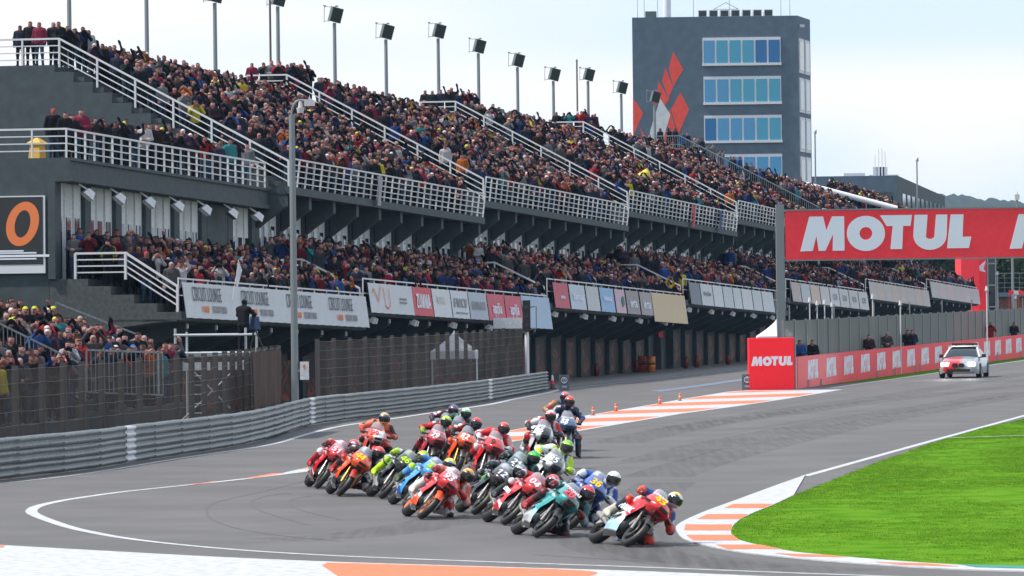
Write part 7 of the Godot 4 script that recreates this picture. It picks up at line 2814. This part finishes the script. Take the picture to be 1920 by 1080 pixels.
func make_trifles() -> void:
	for q in [[1, 700, 706, 365, Color(0.30, 0.30, 0.34), "pale striped shirt hung over the upper rail"], [3, 1293, 1297, 418, Color(0.55, 0.05, 0.05), "small red flag tied to the upper rail"], [3, 1342, 1347, 420, Color(0.04, 0.07, 0.22), "blue flag tied to the upper rail"]]:
		var s := s_at(q[0], q[2], q[3], -0.3)
		var t: Transform3D = sec[q[0]] * Transform3D(Basis(), Vector3(clampf(s, 0.5, slen[q[0]] - 0.8), 8.15, -0.22))
		var b := MB.new(true)
		var g := []
		for j in 6:
			var row := []
			for k in 5: row.append(Vector3((k - 2) * 0.22 * (1.0 - 0.05 * j), 1.3 - j * 0.24, 0.03 * sin(k * 1.9 + j * 0.8) + 0.02))
			g.append(row)
		b.grid(g)
		for j in 6:
			for k in 5: g[j][k] = g[j][k] - Vector3(0, 0, 0.015)
			g[j].reverse()
		b.grid(g)
		var o := part("hanging_cloth", b, mat("cloth_%d" % q[1], q[4], 0.8))
		o.transform = t
		tag(o, q[5], "cloth")
	# little yellow hut on the flat deck
	var h := thing("yellow_hut", "small yellow hut shaped box on the flat upper deck", "box")
	h.transform = sec[0] * Transform3D(Basis(Vector3.UP, 1.3), Vector3(0.9, 9.0, -2.7))
	var b := MB.new()
	b.hexa(Vector3(0, 0.28, 0), Vector3(0.46, 0.56, 0.42), Vector3(0.36, 0.56, 0.34))
	part("body", b, mat("hut_yellow", Color(0.5, 0.3, 0.05), 0.7), h)
	b = MB.new()
	b.hexa(Vector3(0, 0.64, 0), Vector3(0.56, 0.18, 0.5), Vector3(0.1, 0.18, 0.1))
	part("roof", b, M.hut_yellow, h)
	# white flag with a red mark waved on the near balcony
	var f := thing("waved_flag", "white flag with a red mark waved on the near lower balcony", "flag", at(436, 528, 184))
	b = MB.new()
	b.tube(Vector3(0, -0.6, 0), Vector3(0.22, 0.75, 0), 0.012, 0.012, 6)
	part("stick", b, M.panel_white, f)
	b = MB.new(true)
	var g := []
	for j in 5:
		var row := []
		for k in 4: row.append(Vector3(0.06 + j * 0.04 - k * 0.03 + 0.02, 0.05 + j * 0.16 - k * 0.10, 0.03 * sin(k + j)) + Vector3(k * 0.06, 0, 0))
		g.append(row)
	b.grid(g)
	part("flag_cloth", b, M.canvas_white, f)
	# yellow inflatable balls in the crowd
	for q in [[1184, 336], [1202, 333], [1210, 328]]:
		b = MB.new(true)
		b.lathe([Vector2(0.0, -0.3), Vector2(0.16, -0.25), Vector2(0.28, -0.08), Vector2(0.28, 0.08), Vector2(0.16, 0.25), Vector2(0.05, 0.31), Vector2(0.0, 0.32)], Vector3.ZERO, Vector3(0.3, 0.9, 0.1).normalized(), 14)
		b.sm(false)
		b.tube(Vector3(0.08, 0.29, 0.03), Vector3(0.11, 0.36, 0.04), 0.02, 0.04, 6)
		var o := part("balloon", b, mat("balloon_yellow", Color(0.62, 0.5, 0.04), 0.4))
		o.position = at(q[0], q[1], 297)
		tag(o, "round yellow balloon held up in the upper rows", "balloon", "yellow balloons in the crowd")

# ================================================================ far end: red pavilion, trees, hills
func make_tree(p: Vector3, h: float, seed_: int, label: String) -> void:
	var r := RandomNumberGenerator.new()
	r.seed = seed_
	var t := thing("tree", label, "tree", p, "trees beyond the end of the straight")
	var q := MB.new()
	q.tube(Vector3.ZERO, Vector3(0, h * 0.45, 0), h * 0.035, h * 0.022, 8)
	for k in 5:
		var a := k * 1.3 + r.randf()
		q.tube(Vector3(0, h * (0.25 + 0.05 * k), 0), Vector3(cos(a) * h * 0.25, h * (0.5 + 0.07 * k), sin(a) * h * 0.25), h * 0.015, h * 0.006, 6)
	part("trunk", q, mat("bark", Color(0.06, 0.045, 0.03), 0.9), t)
	var c := MB.new()
	var blobs := []
	for k in 14:
		blobs.append([Vector3(r.randf_range(-0.28, 0.28) * h, h * r.randf_range(0.38, 0.85), r.randf_range(-0.25, 0.25) * h), h * r.randf_range(0.10, 0.2)])
	for k in 1800:
		var bl: Array = blobs[r.randi() % blobs.size()]
		var dv := Vector3(r.randfn(), r.randfn(), r.randfn()).normalized()
		var o: Vector3 = bl[0] + dv * bl[1] * pow(r.randf(), 0.35)
		var u := Vector3(r.randfn(), r.randfn(), r.randfn()).normalized() * h * 0.022
		var v := u.cross(Vector3(r.randfn(), r.randfn(), r.randfn())).normalized() * h * 0.016
		c.col = Color(0.03, 0.055, 0.016).lerp(Color(0.06, 0.095, 0.03), r.randf())
		c.tri(o - u, o + v, o + u)
		c.tri(o - u, o + u, o - v)
	part("crown", c, M.vertex_matte, t)

func make_far() -> void:
	# red pavilion at the end of the stand
	var d := 452.0
	var a := at(1802, 500, d)
	var b := at(1836, 500, d)
	var t := thing("red_pavilion", "tall red hospitality pavilion with a white mark at the end of the stand", "pavilion", Vector3(a.x, 0, -d))
	var h := at(1820, 478, d).y + 1.2
	var q := MB.new()
	q.box(Vector3((b.x - a.x) / 2, h / 2, -3), Vector3(b.x - a.x, h, 6))
	part("hall", q, M.banner_red, t)
	q = MB.new()
	q.box(Vector3(b.x - a.x + 0.35, h / 2 - 0.2, -2), Vector3(0.6, h - 0.4, 3))
	part("pillar", q, M.banner_red, t)
	q = MB.new()
	q.prism(PackedVector2Array([Vector2(0.1, 4.8), Vector2(0.7, 5.3), Vector2(0.5, 4.6), Vector2(0.7, 4.3), Vector2(0.2, 4.4)]), Vector3(b.x - a.x - 0.1, 1.2, -0.49), Vector3.RIGHT, Vector3.UP, Vector3(0, 0, 0.02))
	part("mark", q, M.letter_white, t)
	q = MB.new()
	q.box(Vector3(0.7, 0.9, 0.4), Vector3(3.2, 1.8, 0.5))
	part("counter", q, M.banner_red, t)
	# glazed stair tower
	var g := thing("glass_stair_tower", "pale steel and glass stair tower beside the red pavilion", "stair tower", Vector3(at(1852, 520, 470).x, 0, -470))
	for x in [-0.7, 0.0, 0.7]:
		q = MB.new()
		q.box(Vector3(x, 4.2, 0), Vector3(0.12, 8.4, 0.12))
		part("upright", q, M.galvanised, g)
	for j in 5:
		q = MB.new()
		q.box(Vector3(0, 0.6 + j * 1.9, 0), Vector3(1.5, 0.12, 0.1))
		part("transom", q, M.galvanised, g)
	q = MB.new()
	q.box(Vector3(0, 4.2, -0.2), Vector3(1.4, 8.2, 0.04))
	part("glazing", q, M.dark_glass, g)
	# brick-coloured wall and bridge with railing
	var w := thing("end_wall", "reddish earth coloured wall with a railed walkway at the far end", "wall", Vector3(at(1880, 560, 500).x, 0, -500))
	q = MB.new()
	q.box(Vector3(0.5, 1.6, 0), Vector3(9, 3.2, 0.6))
	part("wall_face", q, mottled("earth_red", Color(0.20, 0.085, 0.055), 0.3, 3.0), w)
	q = MB.new()
	q.box(Vector3(0.5, 3.5, 0), Vector3(9, 0.4, 1.4))
	part("walkway", q, M.tower_grey, w)
	railing(w, [Vector3(-4, 3.7, 0.6), Vector3(5, 3.7, 0.6)], 1.8, 4, 0.7, M.pole_grey, Vector3.ZERO, 0.03, 0.05)
	for x in [[1898, 470, 480], [1870, 515, 470], [1905, 560, 470]]:
		var p := at(x[0], x[1], x[2])
		q = MB.new()
		q.tube(Vector3.ZERO, Vector3(0, p.y, 0), 0.14 if x[0] == 1898 else 0.08, 0.12 if x[0] == 1898 else 0.06, 10)
		q.tube(Vector3(0, p.y, 0), Vector3(0, p.y + 0.3, 0), 0.16, 0.05, 10)
		var o := part("steel_pole", q, M.pole_grey)
		o.position = Vector3(p.x, 0, -x[2])
		tag(o, "plain grey steel pole near the end wall", "pole", "poles near the end wall")
	for k in 16:
		var x := 1796.0 + k * 11.0
		var dd := 560.0 + (k * 37 % 110)
		make_tree(Vector3(at(x, 540, dd).x, 0, -dd), 8.5 + (k * 29 % 40) * 0.06, 300 + k, "dense dark green tree in the belt behind the end wall")
	# small red flags and signs near the wall end
	for k in 3:
		var p := at(1892 + k * 9, 552, 455)
		q = MB.new()
		q.bar(Vector3(0, -p.y, 0), Vector3(0, 0.4, 0), 0.04, 0.04)
		q.quad(Vector3(0, 0, 0), Vector3(0.42, -0.05, 0), Vector3(0.42, 0.30, 0), Vector3(0, 0.35, 0))
		q.quad(Vector3(0.42, -0.05, -0.01), Vector3(0, 0, -0.01), Vector3(0, 0.35, -0.01), Vector3(0.42, 0.30, -0.01))
		var o := part("flag", q, M.banner_red if k != 1 else M.canvas_white)
		o.position = p
		tag(o, "small flag on a stick near the far wall, white" if k == 1 else "small red flag on a stick near the far wall", "flag", "flags near the far wall")
	# wooded hills, ridge on ridge
	var n := FastNoiseLite.new()
	n.seed = 8
	n.frequency = 0.0022
	n.fractal_octaves = 4
	for ridge in 2:
		var hb := MB.new(true)
		var D := 2300.0 + ridge * 900.0
		var rows := []
		for j in 5:
			var row := []
			for k in 261:
				var x := -100.0 + k * 2.5
				var hh := (66.0 if ridge == 1 else 44.0) + n.get_noise_2d(x * 2.0, ridge * 900.0) * 14.0 + n.get_noise_2d(x * 18.0, 50.0 + ridge * 40.0) * 5.0 + n.get_noise_2d(x * 60.0, 90.0 + ridge * 70.0) * 3.0
				var f := j / 4.0
				row.append(Vector3(x, hh * sin(f * PI / 2) - 1.0, -D - f * 260.0))
			rows.append(row)
		hb.grid(rows)
		struct("hill", hb, M.hill)

func _ready() -> void:
	rng.seed = 2024
	make_view()
	make_materials()
	make_ground()
	make_stand()
	make_side_stand()
	make_facade_fittings()
	make_banners()
	make_garages()
	make_masts()
	make_people_kit()
	make_crowd()
	make_rail()
	make_fences()
	make_temp_stand()
	make_scaffold()
	make_left_furniture()
	make_pit_wall()
	make_gantry()
	make_safety_car()
	make_tower()
	make_far()
	make_trifles()
	make_pack()
